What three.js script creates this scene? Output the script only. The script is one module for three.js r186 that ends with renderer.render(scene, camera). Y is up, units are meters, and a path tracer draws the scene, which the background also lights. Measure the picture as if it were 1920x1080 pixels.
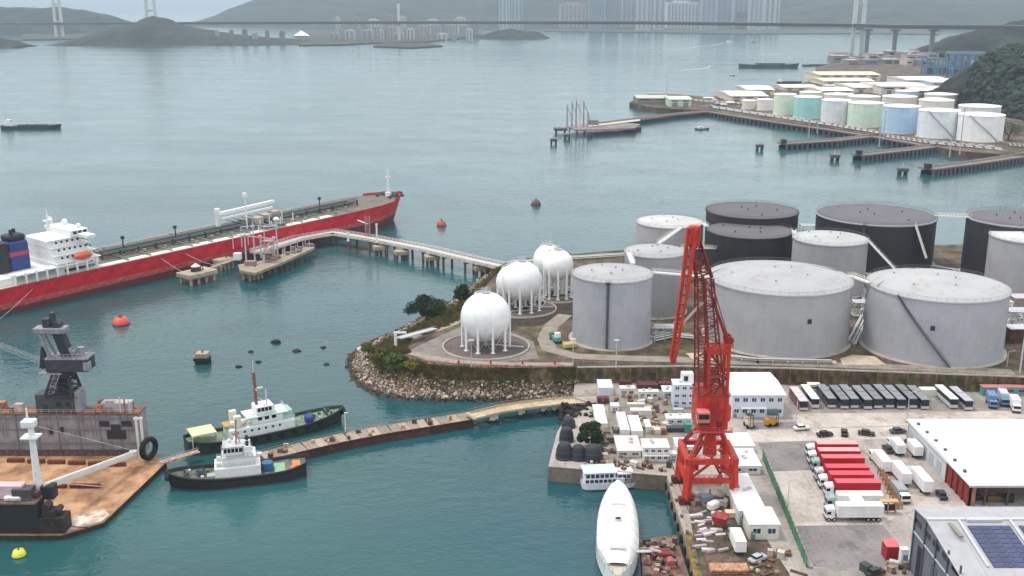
import * as THREE from 'three';
import { mergeGeometries } from 'three/addons/utils/BufferGeometryUtils.js';
import { RoundedBoxGeometry } from 'three/addons/geometries/RoundedBoxGeometry.js';

// ------------------------------------------------------------ camera, sky, sun, exposure
const F = 1950, CAM_H = 118, PITCH = Math.atan(526 / F);
const scene = new THREE.Scene();
const camera = new THREE.PerspectiveCamera(2 * Math.atan(540 / F) * 180 / Math.PI, 16 / 9, 1, 60000);
camera.position.set(0, CAM_H, 0); camera.rotation.x = -PITCH;
const renderer = new THREE.WebGLRenderer({ antialias: true });
renderer.toneMapping = THREE.LinearToneMapping;
renderer.toneMappingExposure = 1.4;
renderer.shadowMap.enabled = true;
scene.fog = new THREE.FogExp2(new THREE.Color(0.70, 0.86, 1.0), 0.00008);
const sun = new THREE.DirectionalLight(new THREE.Color(1, 0.95, 0.88), 1.5);
sun.position.set(-260, 620, -420); sun.target.position.set(0, 0, -330);
sun.castShadow = true; sun.shadow.radius = 20; sun.shadow.mapSize.set(2048, 2048);
Object.assign(sun.shadow.camera, { left: -420, right: 420, top: 420, bottom: -420, near: 50, far: 1600 });
scene.add(sun, sun.target);

// ------------------------------------------------------------ noise and random
function rng(seed) { let s = seed >>> 0; return () => { s = (s + 0x6D2B79F5) >>> 0; let t = Math.imul(s ^ (s >>> 15), 1 | s); t = (t + Math.imul(t ^ (t >>> 7), 61 | t)) ^ t; return ((t ^ (t >>> 14)) >>> 0) / 4294967296; }; }
const hash = (x, y, s) => { let h = Math.imul(x, 374761393) ^ Math.imul(y, 668265263) ^ Math.imul(s, 2147483647 ^ 0x5bd1e995); h = Math.imul(h ^ (h >>> 13), 1274126177); return ((h ^ (h >>> 16)) >>> 0) / 4294967296; };
const mod = (a, n) => ((a % n) + n) % n, mix = (a, b, t) => a + (b - a) * t, clamp = (v, a = 0, b = 1) => Math.min(b, Math.max(a, v));
const sstep = (a, b, v) => { const t = clamp((v - a) / (b - a)); return t * t * (3 - 2 * t); };
function vnoise(x, y, px, py, s) {
  const xi = Math.floor(x), yi = Math.floor(y), fx = x - xi, fy = y - yi, u = fx * fx * (3 - 2 * fx), v = fy * fy * (3 - 2 * fy);
  const h = (i, j) => hash(mod(xi + i, px), mod(yi + j, py), s);
  return mix(mix(h(0, 0), h(1, 0), u), mix(h(0, 1), h(1, 1), u), v);
}
function fbm(u, v, fx, fy, s, oct = 4, gain = 0.5) { let a = 0.5, t = 0, n = 0; for (let o = 0; o < oct; o++) { t += a * vnoise(u * fx, v * fy, fx, fy, s + o); n += a; a *= gain; fx *= 2; fy *= 2; } return t / n; }
const noiseAt = (x, z, s, oct = 4) => fbm(x / 4096, z / 4096, 4096, 4096, s, oct);

// ------------------------------------------------------------ overcast sky
{
  const w = 512, h = 256, d = new Float32Array(w * h * 4);
  for (let j = 0; j < h; j++) for (let i = 0; i < w; i++) {
    const el = (j + 0.5) / h * Math.PI - Math.PI / 2, e = Math.max(0, Math.sin(el));
    const c = fbm(i / w, j / h, 10, 14, 5, 5) - 0.5, k = el < 0 ? 0.6 : 0.98 - 0.03 * Math.sqrt(e);
    const cl = 1 + c * 0.34 * sstep(0.0, 0.25, e + 0.06);
    const warm = clamp(c * 1.2 + 0.5), o = (j * w + i) * 4;
    const lo = sstep(0.35, 0.02, e); d[o] = k * cl * mix(1, 0.88, lo) * mix(0.96, 0.99, warm); d[o + 1] = k * cl * mix(1, 0.98, lo) * mix(0.985, 1.0, warm); d[o + 2] = k * cl * mix(1.03, 1.0, warm); d[o + 3] = 1;
  }
  const t = new THREE.DataTexture(d, w, h, THREE.RGBAFormat, THREE.FloatType);
  t.mapping = THREE.EquirectangularReflectionMapping; t.magFilter = t.minFilter = THREE.LinearFilter; t.wrapS = THREE.RepeatWrapping; t.needsUpdate = true;
  scene.background = t; scene.environment = t;
}

// ------------------------------------------------------------ from a pixel of the photograph to the place it shows
const V3 = (x, y, z) => new THREE.Vector3(x, y, z);
const cosP = Math.cos(PITCH), sinP = Math.sin(PITCH);
const ray = (px, py) => { const dx = (px - 960) / F, dy = (540 - py) / F; return [dx, dy * cosP - sinP, -cosP - dy * sinP]; };
const P = (px, py, h = 0) => { const r = ray(px, py), t = (h - CAM_H) / r[1]; return V3(r[0] * t, h, r[2] * t); };           // on the level h
const Q = (px, py, z) => { const r = ray(px, py), t = z / r[2]; return V3(r[0] * t, CAM_H + r[1] * t, z); };                  // on the plane z
const proj = (v) => { const y = v.y - CAM_H, f = -y * sinP - v.z * cosP, u = y * cosP - v.z * sinP; return [960 + F * v.x / f, 540 - F * u / f]; };
const fit = (x0, x1, yFar, yNear, yBase, g = 4) => {           // a box whose near face stands at yBase, its roof between yFar and yNear
  const a = P(x0, yBase, g), b = P(x1, yBase, g), top = Q(x0, yNear, a.z).y, far = P(x0, yFar, top).z;
  return { x: (a.x + b.x) / 2, z: (a.z + far) / 2, w: b.x - a.x, d: Math.max(1.2, a.z - far), h: top - g, g };
};

// ------------------------------------------------------------ textures (real size in metres = tile)
function makeTex(n, f, srgb = true) {
  const d = new Uint8Array(n * n * 4);
  for (let j = 0; j < n; j++) for (let i = 0; i < n; i++) { const c = f(i / n, j / n), o = (j * n + i) * 4; for (let k = 0; k < 3; k++) d[o + k] = clamp((Array.isArray(c) ? c[k] : c), 0, 1) * 255; d[o + 3] = 255; }
  const t = new THREE.DataTexture(d, n, n); t.wrapS = t.wrapT = THREE.RepeatWrapping; t.magFilter = THREE.LinearFilter; t.minFilter = THREE.LinearMipmapLinearFilter; t.generateMipmaps = true;
  if (srgb) t.colorSpace = THREE.SRGBColorSpace; t.needsUpdate = true; return t;
}
const T = {
  paint: makeTex(256, (u, v) => 0.94 + 0.1 * (fbm(u, v, 6, 6, 11, 5) - 0.5) - 0.06 * sstep(0.66, 0.82, fbm(u, v, 14, 14, 12, 4))),
  streak: makeTex(512, (u, v) => { const s = fbm(u, v, 60, 2, 21, 3), m = fbm(u, v, 5, 4, 22, 4), r = sstep(0.62, 0.8, fbm(u, v, 90, 3, 23, 3)) * sstep(0.45, 0.7, fbm(u, v, 4, 5, 24, 3)); const k = 0.94 + 0.06 * (s - 0.5) + 0.1 * (m - 0.5); return [k - 0.03 * r, k - 0.07 * r, k - 0.1 * r]; }),
  concrete: makeTex(1024, (u, v) => { const b = fbm(u, v, 5, 5, 31, 5), f = fbm(u, v, 90, 90, 32, 3), s = sstep(0.55, 0.78, fbm(u, v, 9, 9, 33, 5)), o = sstep(0.7, 0.82, fbm(u, v, 30, 30, 34, 3)); let k = 0.89 + 0.2 * (b - 0.5) + 0.14 * (f - 0.5) - 0.1 * s - 0.1 * o; const ju = Math.abs(mod(u * 10, 1) - 0.5), jv = Math.abs(mod(v * 10, 1) - 0.5); if (Math.max(ju, jv) > 0.487) k -= 0.1; return [k, k - 0.012 * s, k - 0.03 * s]; }),
  rust: makeTex(512, (u, v) => { const a = fbm(u, v, 6, 6, 41, 5), b = fbm(u, v, 24, 24, 42, 4), c = sstep(0.5, 0.66, fbm(u, v, 9, 5, 43, 4)); const k = 0.84 + 0.4 * (a - 0.5) + 0.24 * (b - 0.5); return [k + 0.04 - 0.1 * c, k * 0.97 - 0.12 * c, k * 0.93 - 0.12 * c]; }),
  soil: makeTex(512, (u, v) => { const a = fbm(u, v, 6, 6, 51, 5), b = fbm(u, v, 40, 40, 52, 3), g = sstep(0.5, 0.66, fbm(u, v, 5, 5, 53, 5)); const k = 0.66 + 0.5 * (a - 0.5) + 0.4 * (b - 0.5); return [k * mix(1, 0.76, g), k * mix(0.9, 0.8, g), k * mix(0.84, 0.52, g)]; }),
  forest: makeTex(512, (u, v) => { const a = fbm(u, v, 5, 5, 61, 5), b = fbm(u, v, 44, 44, 62, 3); const k = 0.55 + 0.95 * (a - 0.5) + 0.75 * (b - 0.5); return [k * 0.9, k, k * 0.82]; }),
  tank: makeTex(1024, (u, v) => { const n = fbm(u, v, 5, 4, 101, 5), s = fbm(u, v, 80, 2, 102, 3), d = sstep(0.56, 0.76, fbm(u, v, 70, 3, 103, 3)) * sstep(0.42, 0.66, fbm(u, v, 5, 6, 104, 3)), row = Math.floor(v * 6), pl = hash(Math.floor(mod(u * 3 + row * 0.37, 3)), row, 105), jv = Math.abs(mod(v * 6, 1) - 0.5), ju = Math.abs(mod(u * 3 + row * 0.37, 1) - 0.5); let k = 0.92 + 0.09 * (n - 0.5) + 0.04 * (s - 0.5) + 0.03 * (pl - 0.5); if (jv > 0.486 || ju > 0.494) k -= 0.04; return [k - 0.05 * d, k - 0.065 * d, k - 0.085 * d]; }),
  roof: makeTex(512, (u, v) => { const n = fbm(u, v, 4, 4, 111, 5), d = sstep(0.56, 0.74, fbm(u, v, 12, 12, 112, 5)), ju = Math.abs(mod(u * 8, 1) - 0.5), jv = Math.abs(mod(v * 3 + Math.floor(u * 8) * 0.4, 1) - 0.5); let k = 0.91 + 0.09 * (n - 0.5) - 0.045 * d; if (ju > 0.485 || jv > 0.494) k -= 0.03; return [k, k - 0.01 * d, k - 0.025 * d]; }),
  weather: makeTex(512, (u, v) => { const n = fbm(u, v, 6, 5, 121, 5), s = fbm(u, v, 60, 2, 122, 3), d = sstep(0.5, 0.7, fbm(u, v, 60, 3, 123, 4)) * sstep(0.35, 0.6, fbm(u, v, 5, 5, 124, 4)); const k = 0.86 + 0.26 * (n - 0.5) + 0.12 * (s - 0.5); return [k - 0.12 * d, k - 0.22 * d, k - 0.28 * d]; }),
  grain: makeTex(256, (u, v) => 0.5 + 0.9 * (fbm(u, v, 24, 24, 71, 4) - 0.5), false),
  waves: makeTex(1024, (u, v) => { const w = fbm(u + 0.02 * fbm(u, v, 8, 8, 82, 2), v, 34, 60, 81, 5, 0.55), f = fbm(u, v, 130, 190, 83, 2, 0.6), k = 0.45 + 1.1 * fbm(u, v, 5, 7, 85, 3); return 0.5 + k * (0.75 * (w - 0.5) + 0.28 * (f - 0.5)); }, false),
  waterRough: makeTex(512, (u, v) => { const m = fbm(u, v, 4, 6, 91, 5); return [0, clamp(0.12 + 0.2 * (m - 0.5), 0.04, 0.26), 0]; }, false),
  waterTone: makeTex(512, (u, v) => { const m = fbm(u, v, 4, 7, 95, 5), g = fbm(u, v, 7, 9, 97, 4); const k = 0.86 + 0.26 * (m - 0.5); return [k * (0.88 + 0.3 * (g - 0.5)), k * (0.98 + 0.08 * (g - 0.5)), k * (0.98 - 0.08 * (g - 0.5))]; }),
};
const mats = {};
function M(color, rough = 0.6, tex = 'paint', tile = 6, extra = {}) {
  const key = JSON.stringify([color, rough, tex, tile, extra]); if (mats[key]) return mats[key];
  const m = new THREE.MeshStandardMaterial({ color: new THREE.Color(color), roughness: rough, metalness: 0, map: tex ? T[tex] : null, ...extra });
  if (extra.bumpMap) m.bumpMap = T[extra.bumpMap];
  m.userData.tile = tile; return mats[key] = m;
}
const C = {
  white: M('#f4f4f4', 0.5), offwhite: M('#e6e4df', 0.6), cream: M('#e9dcc0', 0.6), ltgrey: M('#c9cacf', 0.6), grey: M('#9b9da2', 0.6), dkgrey: M('#55585e', 0.6), char: M('#2c2d31', 0.7), black: M('#131417', 0.7), glass: M('#10161c', 0.12, null), glassBlue: M('#2a4152', 0.12, null),
  red: M('#c8171d', 0.5), tyre: M('#141414', 0.85), steel: M('#7d8084', 0.5), concrete: M('#b9b0a5', 0.85, 'concrete', 30), pier: M('#c2b39c', 0.85, 'concrete', 22), pile: M('#6d645c', 0.85, 'concrete', 8), brown: M('#5a3c33', 0.8, 'rust', 6), orange: M('#d9622c', 0.5), green: M('#3f7a63', 0.6), blue: M('#24589a', 0.55), ltblue: M('#b9dcf2', 0.55), yellow: M('#e8d62a', 0.5), pink: M('#eecfd2', 0.55), tan: M('#c9ab80', 0.7), wood: M('#8a6a4e', 0.8, 'rust', 4), teal: M('#4fa4a0', 0.6), pipe: M('#dcdcda', 0.5),
};

// ------------------------------------------------------------ geometry collector: one named mesh per part
const _q = new THREE.Quaternion(), _e = new THREE.Euler(), UP = V3(0, 1, 0);
class G {
  constructor() { this.l = []; }
  add(g, x = 0, y = 0, z = 0, rx = 0, ry = 0, rz = 0, sx = 1, sy = 1, sz = 1) {
    if (g.index) g = g.toNonIndexed(); else g = g.clone();
    for (const k of Object.keys(g.attributes)) if (k !== 'position' && k !== 'normal') g.deleteAttribute(k);
    g.applyMatrix4(new THREE.Matrix4().compose(V3(x, y, z), _q.setFromEuler(_e.set(rx, ry, rz)), V3(sx, sy, sz)));
    if (!g.attributes.normal) g.computeVertexNormals(); g.morphAttributes = {}; g.clearGroups(); this.l.push(g); return this;
  }
  box(w, h, d, x = 0, y = 0, z = 0, ry = 0) { return this.add(new THREE.BoxGeometry(w, h, d), x, y + h / 2, z, 0, ry); }
  rbox(w, h, d, x = 0, y = 0, z = 0, r = 0.12, ry = 0) { return this.add(new RoundedBoxGeometry(w, h, d, 1, Math.min(r, w / 2.1, h / 2.1, d / 2.1)), x, y + h / 2, z, 0, ry); }
  cyl(rt, rb, h, x = 0, y = 0, z = 0, seg = 12) { return this.add(new THREE.CylinderGeometry(rt, rb, h, seg), x, y + h / 2, z); }
  cylx(r, h, x, y, z, seg = 14) { return this.add(new THREE.CylinderGeometry(r, r, h, seg), x, y, z, 0, 0, Math.PI / 2); }
  cylz(r, h, x, y, z, seg = 14) { return this.add(new THREE.CylinderGeometry(r, r, h, seg), x, y, z, Math.PI / 2); }
  rod(a, b, r, seg = 6, r2 = r) { const d = b.clone().sub(a), L = d.length(), g = new THREE.CylinderGeometry(r2, r, L, seg); g.applyQuaternion(new THREE.Quaternion().setFromUnitVectors(UP, d.normalize())); return this.add(g, (a.x + b.x) / 2, (a.y + b.y) / 2, (a.z + b.z) / 2); }
  beam(a, b, w, h) { const d = b.clone().sub(a), g = new THREE.BoxGeometry(w, h, d.length()); const o = new THREE.Object3D(); if (Math.abs(d.x) + Math.abs(d.z) < 1e-6) { o.rotation.x = -Math.PI / 2; } else o.lookAt(d); o.updateMatrix(); g.applyMatrix4(o.matrix); return this.add(g, (a.x + b.x) / 2, (a.y + b.y) / 2, (a.z + b.z) / 2); }
  tube(pts, r, seg = 6, n = 0) { const c = new THREE.CatmullRomCurve3(pts, false, 'centripetal'); return this.add(new THREE.TubeGeometry(c, n || pts.length * 6, r, seg)); }
  line(pts, r, seg = 6) { for (let i = 1; i < pts.length; i++) this.rod(pts[i - 1], pts[i], r, seg); return this; }
  ext(poly, y0, y1, bevel = 0) { const s = new THREE.Shape(poly.map(p => new THREE.Vector2(p[0], -p[1]))); const g = new THREE.ExtrudeGeometry(s, { depth: y1 - y0 - bevel, bevelEnabled: bevel > 0, bevelSize: bevel, bevelThickness: bevel, bevelOffset: -bevel, bevelSegments: 1, curveSegments: 4 }); g.rotateX(-Math.PI / 2); return this.add(g, 0, y0, 0); }
  side(poly, x0, x1) { const s = new THREE.Shape(poly.map(p => new THREE.Vector2(-p[0], p[1]))); const g = new THREE.ExtrudeGeometry(s, { depth: x1 - x0, bevelEnabled: false }); g.rotateY(Math.PI / 2); return this.add(g, x0, 0, 0); }   // poly in (z, y), drawn out along x
  lathe(pts, seg = 48, x = 0, y = 0, z = 0) { return this.add(new THREE.LatheGeometry(pts.map(p => new THREE.Vector2(p[0], p[1])), seg), x, y, z); }
  sph(r, x, y, z, sx = 1, sy = 1, sz = 1, ws = 16, hs = 12) { return this.add(new THREE.SphereGeometry(r, ws, hs), x, y, z, 0, 0, 0, sx, sy, sz); }
  torus(R, r, x, y, z, rx = Math.PI / 2, ry = 0, seg = 40, rs = 6) { return this.add(new THREE.TorusGeometry(R, r, rs, seg), x, y, z, rx, ry); }
  rail(pts, h = 1.1, step = 2.5, r = 0.05) { for (let i = 1; i < pts.length; i++) { const a = pts[i - 1], b = pts[i], n = Math.max(1, Math.round(a.distanceTo(b) / step)); for (let k = 0; k <= n; k++) { const p = a.clone().lerp(b, k / n); this.rod(p, p.clone().add(V3(0, h, 0)), r, 4); } for (const f of [0.55, 1]) this.rod(a.clone().add(V3(0, h * f, 0)), b.clone().add(V3(0, h * f, 0)), r, 4); } return this; }
  lattice(a, b, wa, wb, n, rc, rd, up = V3(0, 0, 1)) {                     // four chords and zig-zag lacing
    const d = b.clone().sub(a).normalize(), s = d.clone().cross(up).normalize(), t = s.clone().cross(d).normalize();
    const c = (i, k) => { const f = i / n, w = mix(wa, wb, f) / 2, p = a.clone().lerp(b, f); return p.addScaledVector(s, [-w, w, w, -w][k]).addScaledVector(t, [-w, -w, w, w][k]); };
    for (let k = 0; k < 4; k++) this.rod(c(0, k), c(n, k), rc, 5);
    for (let i = 0; i < n; i++) for (let k = 0; k < 4; k++) { const k2 = (k + 1) % 4; this.rod(c(i, i % 2 ? k : k2), c(i + 1, i % 2 ? k2 : k), rd, 4); this.rod(c(i, k), c(i, k2), rd, 4); }
    return this;
  }
  path(pts, w, y0, y1) { return this.ext(ribbon(pts, w), y0, y1); }
  geo(tile = 6) {
    const g = mergeGeometries(this.l); const p = g.attributes.position, n = g.attributes.normal, uv = new Float32Array(p.count * 2);
    for (let i = 0; i < p.count; i += 3) {
      let nx = 0, ny = 0, nz = 0; for (let k = 0; k < 3; k++) { nx += n.getX(i + k); ny += n.getY(i + k); nz += n.getZ(i + k); }
      nx = Math.abs(nx); ny = Math.abs(ny); nz = Math.abs(nz);
      for (let k = 0; k < 3; k++) { const X = p.getX(i + k), Y = p.getY(i + k), Z = p.getZ(i + k), o = (i + k) * 2; if (ny >= nx && ny >= nz) { uv[o] = X / tile; uv[o + 1] = Z / tile; } else if (nx > nz) { uv[o] = Z / tile; uv[o + 1] = Y / tile; } else { uv[o] = X / tile; uv[o + 1] = Y / tile; } }
    }
    g.setAttribute('uv', new THREE.BufferAttribute(uv, 2)); return g;
  }
  mesh(name, mat, parent, label) { const m = new THREE.Mesh(this.geo(mat.userData.tile || 6), mat); m.name = parent && parent.isObject3D ? name : numbered(name); m.castShadow = m.receiveShadow = true; if (label) m.userData.label = label; (parent || scene).add(m); return m; }
}
const g = () => new G();
function ribbon(pts, w) {                                                  // outline of a strip along a line of [x, z]
  const L = [], R = []; const ws = Array.isArray(w) ? w : pts.map(() => w);
  for (let i = 0; i < pts.length; i++) { const a = pts[Math.max(0, i - 1)], b = pts[Math.min(pts.length - 1, i + 1)]; let dx = b[0] - a[0], dz = b[1] - a[1]; const l = Math.hypot(dx, dz); dx /= l; dz /= l; L.push([pts[i][0] - dz * ws[i] / 2, pts[i][1] + dx * ws[i] / 2]); R.push([pts[i][0] + dz * ws[i] / 2, pts[i][1] - dx * ws[i] / 2]); }
  return [...L, ...R.reverse()];
}
const used = {};
function numbered(n) { const k = used[n] = (used[n] ?? -1) + 1; return k ? `${n}_${String(k).padStart(3, '0')}` : n; }
function tag(o, label, category, group) { o.userData.label = label; o.userData.category = category; if (group) o.userData.group = group; return o; }
function thing(name, label, category, pos = V3(0, 0, 0), turn = 0, group) { const o = new THREE.Group(); o.name = numbered(name); o.position.copy(pos); o.rotation.y = turn; scene.add(o); return tag(o, label, category, group); }
function copy(src, label, pos, turn = src.rotation.y, group) { const o = src.clone(); o.name = numbered(src.name.replace(/_\d{3}$/, '')); o.userData = { ...src.userData, label }; if (group) o.userData.group = group; o.position.copy(pos); o.rotation.y = turn; scene.add(o); return o; }
function struct(m) { m.userData.kind = 'structure'; return m; }
function stuff(m) { m.userData.kind = 'stuff'; return m; }
const heading = (a, b) => Math.atan2(-(b.z - a.z), b.x - a.x);
const xz = (v) => [v.x, v.z];
const pxz = (list, h) => list.map(([x, y]) => xz(P(x, y, h)));
function grid(rows, closed = false) {                                      // a sheet through rows of points
  const n = rows[0].length, pos = []; for (const r of rows) for (const p of r) pos.push(p.x, p.y, p.z);
  const idx = []; for (let i = 0; i < rows.length - 1; i++) for (let j = 0; j < n - 1; j++) { const a = i * n + j; idx.push(a, a + 1, a + n, a + 1, a + n + 1, a + n); }
  const b = new THREE.BufferGeometry(); b.setAttribute('position', new THREE.Float32BufferAttribute(pos, 3)); b.setIndex(idx); b.computeVertexNormals(); return b;
}
// a hull from stern (x = 0) to bow (x = L); returns the skin between two heights and the deck
function hullForm(o) {
  const { L, B, y1, y0 = -2, bow = 0.8, stern = 0.1, sternK = 0.3, rake = 0, flare = 0.75, pw = 2, n = 48, m = 6, bul = 0.8, sheer = 0 } = o;
  const dy = (t) => o.fwd ? y1 + sheer * Math.pow(Math.max(0, t - 0.74) / 0.26, 1.5) : y1 + sheer * Math.pow(Math.abs(t - 0.45) / 0.55, 2.2);
  const half = (t, s) => { let h = B / 2; if (t > bow) { const q = (t - bow) / (1 - bow), e = mix(pw * 0.62, pw, s); h *= Math.max(0, 1 - Math.pow(q, e)) ** 0.75; h *= mix(mix(1, flare, q), 1, s); } if (t < stern) h *= 1 - sternK * (1 - t / stern) ** 2; return h; };
  const at = (t, s, sg, lo, hi) => { const y = mix(lo, hi, s), S = clamp((y - y0) / (dy(t) - y0)); return V3(t * L + rake * S * sstep(bow, 1, t), y, sg * half(t, S)); };
  const ts = []; for (let i = 0; i <= n; i++) { const f = i / n; ts.push(f < 0.5 ? f * bow / 0.5 : bow + (f - 0.5) / 0.5 * (1 - bow)); }
  const skin = (fa, fb) => { const c = g(); for (const sg of [-1, 1]) { const rows = []; for (let j = 0; j <= m; j++) rows.push(ts.map(t => at(t, j / m, sg, fa(t), fb(t)))); if (sg < 0) rows.reverse(); c.add(grid(rows)); }
    const tr = []; for (let j = 0; j <= m; j++) { const a = at(0, j / m, -1, fa(0), fb(0)), b = at(0, j / m, 1, fa(0), fb(0)); tr.push([a, a.clone().lerp(b, 0.5), b]); } c.add(grid(tr)); return c; };
  const deck = (drop = bul, inset = 0.15) => { const rows = []; for (const f of [-1, -0.5, 0, 0.5, 1]) rows.push(ts.map(t => { const p = at(t, 1, 1, y0, dy(t)); return V3(p.x - (t > 0.97 ? inset * 2 : 0), dy(t) - drop, f * Math.max(0.02, p.z - inset)); })); rows.reverse(); return g().add(grid(rows)); };
  const rim = (wd = 0.3) => { const c = g(); for (const sg of [-1, 1]) { const r1 = ts.map(t => at(t, 1, sg, y0, dy(t)).add(V3(0, 0.01, 0))), r2 = r1.map(p => V3(p.x - 0.1, p.y, p.z - sg * Math.min(wd, Math.abs(p.z)))), r3 = r2.map((p) => V3(p.x, p.y - bul - 0.02, p.z)); c.add(grid(sg > 0 ? [r1, r2, r3].reverse() : [r1, r2, r3])); } return c; };
  return { skin, deck, rim, dy, half, y0, at };
}

// ============================================================ THE SETTING
{ // water: one sheet to the horizon
  const wg = new THREE.PlaneGeometry(60000, 60000, 1, 1); wg.rotateX(-Math.PI / 2); const uv = wg.attributes.uv; for (let i = 0; i < uv.count; i++) uv.setXY(i, uv.getX(i) * 60000 / 130, uv.getY(i) * 60000 / 130);
  const tone = T.waterTone.clone(); tone.repeat.set(130 / 520, 130 / 300); const rough = T.waterRough.clone(); rough.repeat.set(130 / 700, 130 / 240);
  const wm = new THREE.MeshPhysicalMaterial({ color: new THREE.Color(0.033, 0.118, 0.132), map: tone, roughness: 1, roughnessMap: rough, bumpMap: T.waves, bumpScale: 0.2, ior: 1.33 });
  const w = new THREE.Mesh(wg, wm); w.name = 'water'; w.position.z = -25000; w.receiveShadow = true; scene.add(struct(w));
}
// the yard: quay level 4 m
const YARD = 4, FARM = 9;
const yardEdge = pxz([[1028, 874], [1092, 879], [1180, 886], [1251, 892], [1262, 930], [1284, 1000], [1306, 1080], [1330, 1200]], YARD);
const yardRest = [[250, -150], [250, -330], ...pxz([[1500, 690], [1080, 690], [1075, 745], [1116, 757], [1062, 778], [1044, 812]], YARD)];
const yardMat = M('#b9afa9', 0.9, 'concrete', 46);
struct(g().ext([...yardEdge, ...yardRest], -3, YARD).mesh('ground', yardMat));
struct(g().path(yardEdge.map(([x, z]) => [x + 0.25, z + 0.3]), 0.9, YARD + 0.005, YARD + 0.3).mesh('quay_coping', C.concrete));
struct(g().path(yardEdge.map(([x, z]) => [x - 0.15, z + 0.25]), 0.5, -1, YARD - 0.2).mesh('quay_wall', M('#8f8272', 0.9, 'concrete', 9)));
// asphalt and worn patches on the yard, each a sheet
const sheet = (list, h, name, m) => { const s = new THREE.Shape(pxz(list, h).map(p => new THREE.Vector2(p[0], -p[1]))); const b = new THREE.ShapeGeometry(s); b.rotateX(-Math.PI / 2); return struct(g().add(b, 0, h, 0).mesh(name, m)); };
const asphalt = M('#928b8c', 0.9, 'concrete', 37), asphaltDark = M('#8f898a', 0.9, 'concrete', 31), pave = M('#cfc4bc', 0.9, 'concrete', 41), paveWarm = M('#bdb19e', 0.9, 'concrete', 29);
sheet([[1492, 986], [1655, 984], [1672, 1005], [1690, 1060], [1640, 1066], [1540, 1064], [1520, 1062]], YARD + 0.012, 'pavement', asphalt);
sheet([[1420, 830], [1530, 826], [1538, 880], [1468, 884], [1447, 884]], YARD + 0.012, 'pavement', asphaltDark);
sheet([[1447, 884.5], [1540, 880.5], [1562, 905], [1590, 985], [1494, 985.6], [1462, 930]], YARD + 0.014, 'pavement', pave);
sheet([[1400, 806], [1690, 800], [1700, 822], [1412, 829]], YARD + 0.016, 'pavement', pave);
sheet([[1395, 792], [1500, 790], [1504, 804], [1400, 805.5]], YARD + 0.01, 'pavement', asphaltDark);
sheet([[1480, 776], [1920, 770], [1980, 772], [1980, 790], [1700, 797], [1502, 803]], YARD + 0.018, 'pavement', pave);
sheet([[1476, 716], [1990, 716], [1990, 769.5], [1480, 775.5]], YARD + 0.01, 'pavement', M('#a59c95', 0.9, 'concrete', 33));
sheet([[1290, 940], [1390, 940], [1480, 1075], [1500, 1150], [1325, 1150], [1300, 1010]], YARD + 0.012, 'pavement', M('#8b837b', 0.9, 'soil', 12));
sheet([[1140, 740], [1300, 735], [1330, 800], [1260, 850], [1140, 868]], YARD + 0.012, 'pavement', M('#9b9186', 0.9, 'concrete', 17));
sheet([[1500, 1066], [1720, 1062], [1720, 1150], [1520, 1150]], YARD + 0.02, 'pavement', M('#a19a96', 0.9, 'concrete', 19));
sheet([[1640, 930], [1700, 925], [1840, 948], [1920, 950], [1920, 968], [1710, 955], [1650, 985]], YARD + 0.02, 'pavement', pave);
// painted bay lines between the coaches and on the lorry park
{ const l = g(); for (let i = 0; i < 13; i++) { const a = P(1546 + i * 22, 722, YARD); l.box(0.14, 0.012, 12, a.x, YARD + 0.03, a.z + 7); } for (let i = 0; i < 9; i++) l.box(13, 0.012, 0.14, P(1590, 850, 4).x, YARD + 0.03, P(1590, 826 + i * 16, 4).z); l.mesh('road_marking', M('#e4dfd2', 0.8, 'paint', 3)).userData.kind = 'structure'; }

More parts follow.
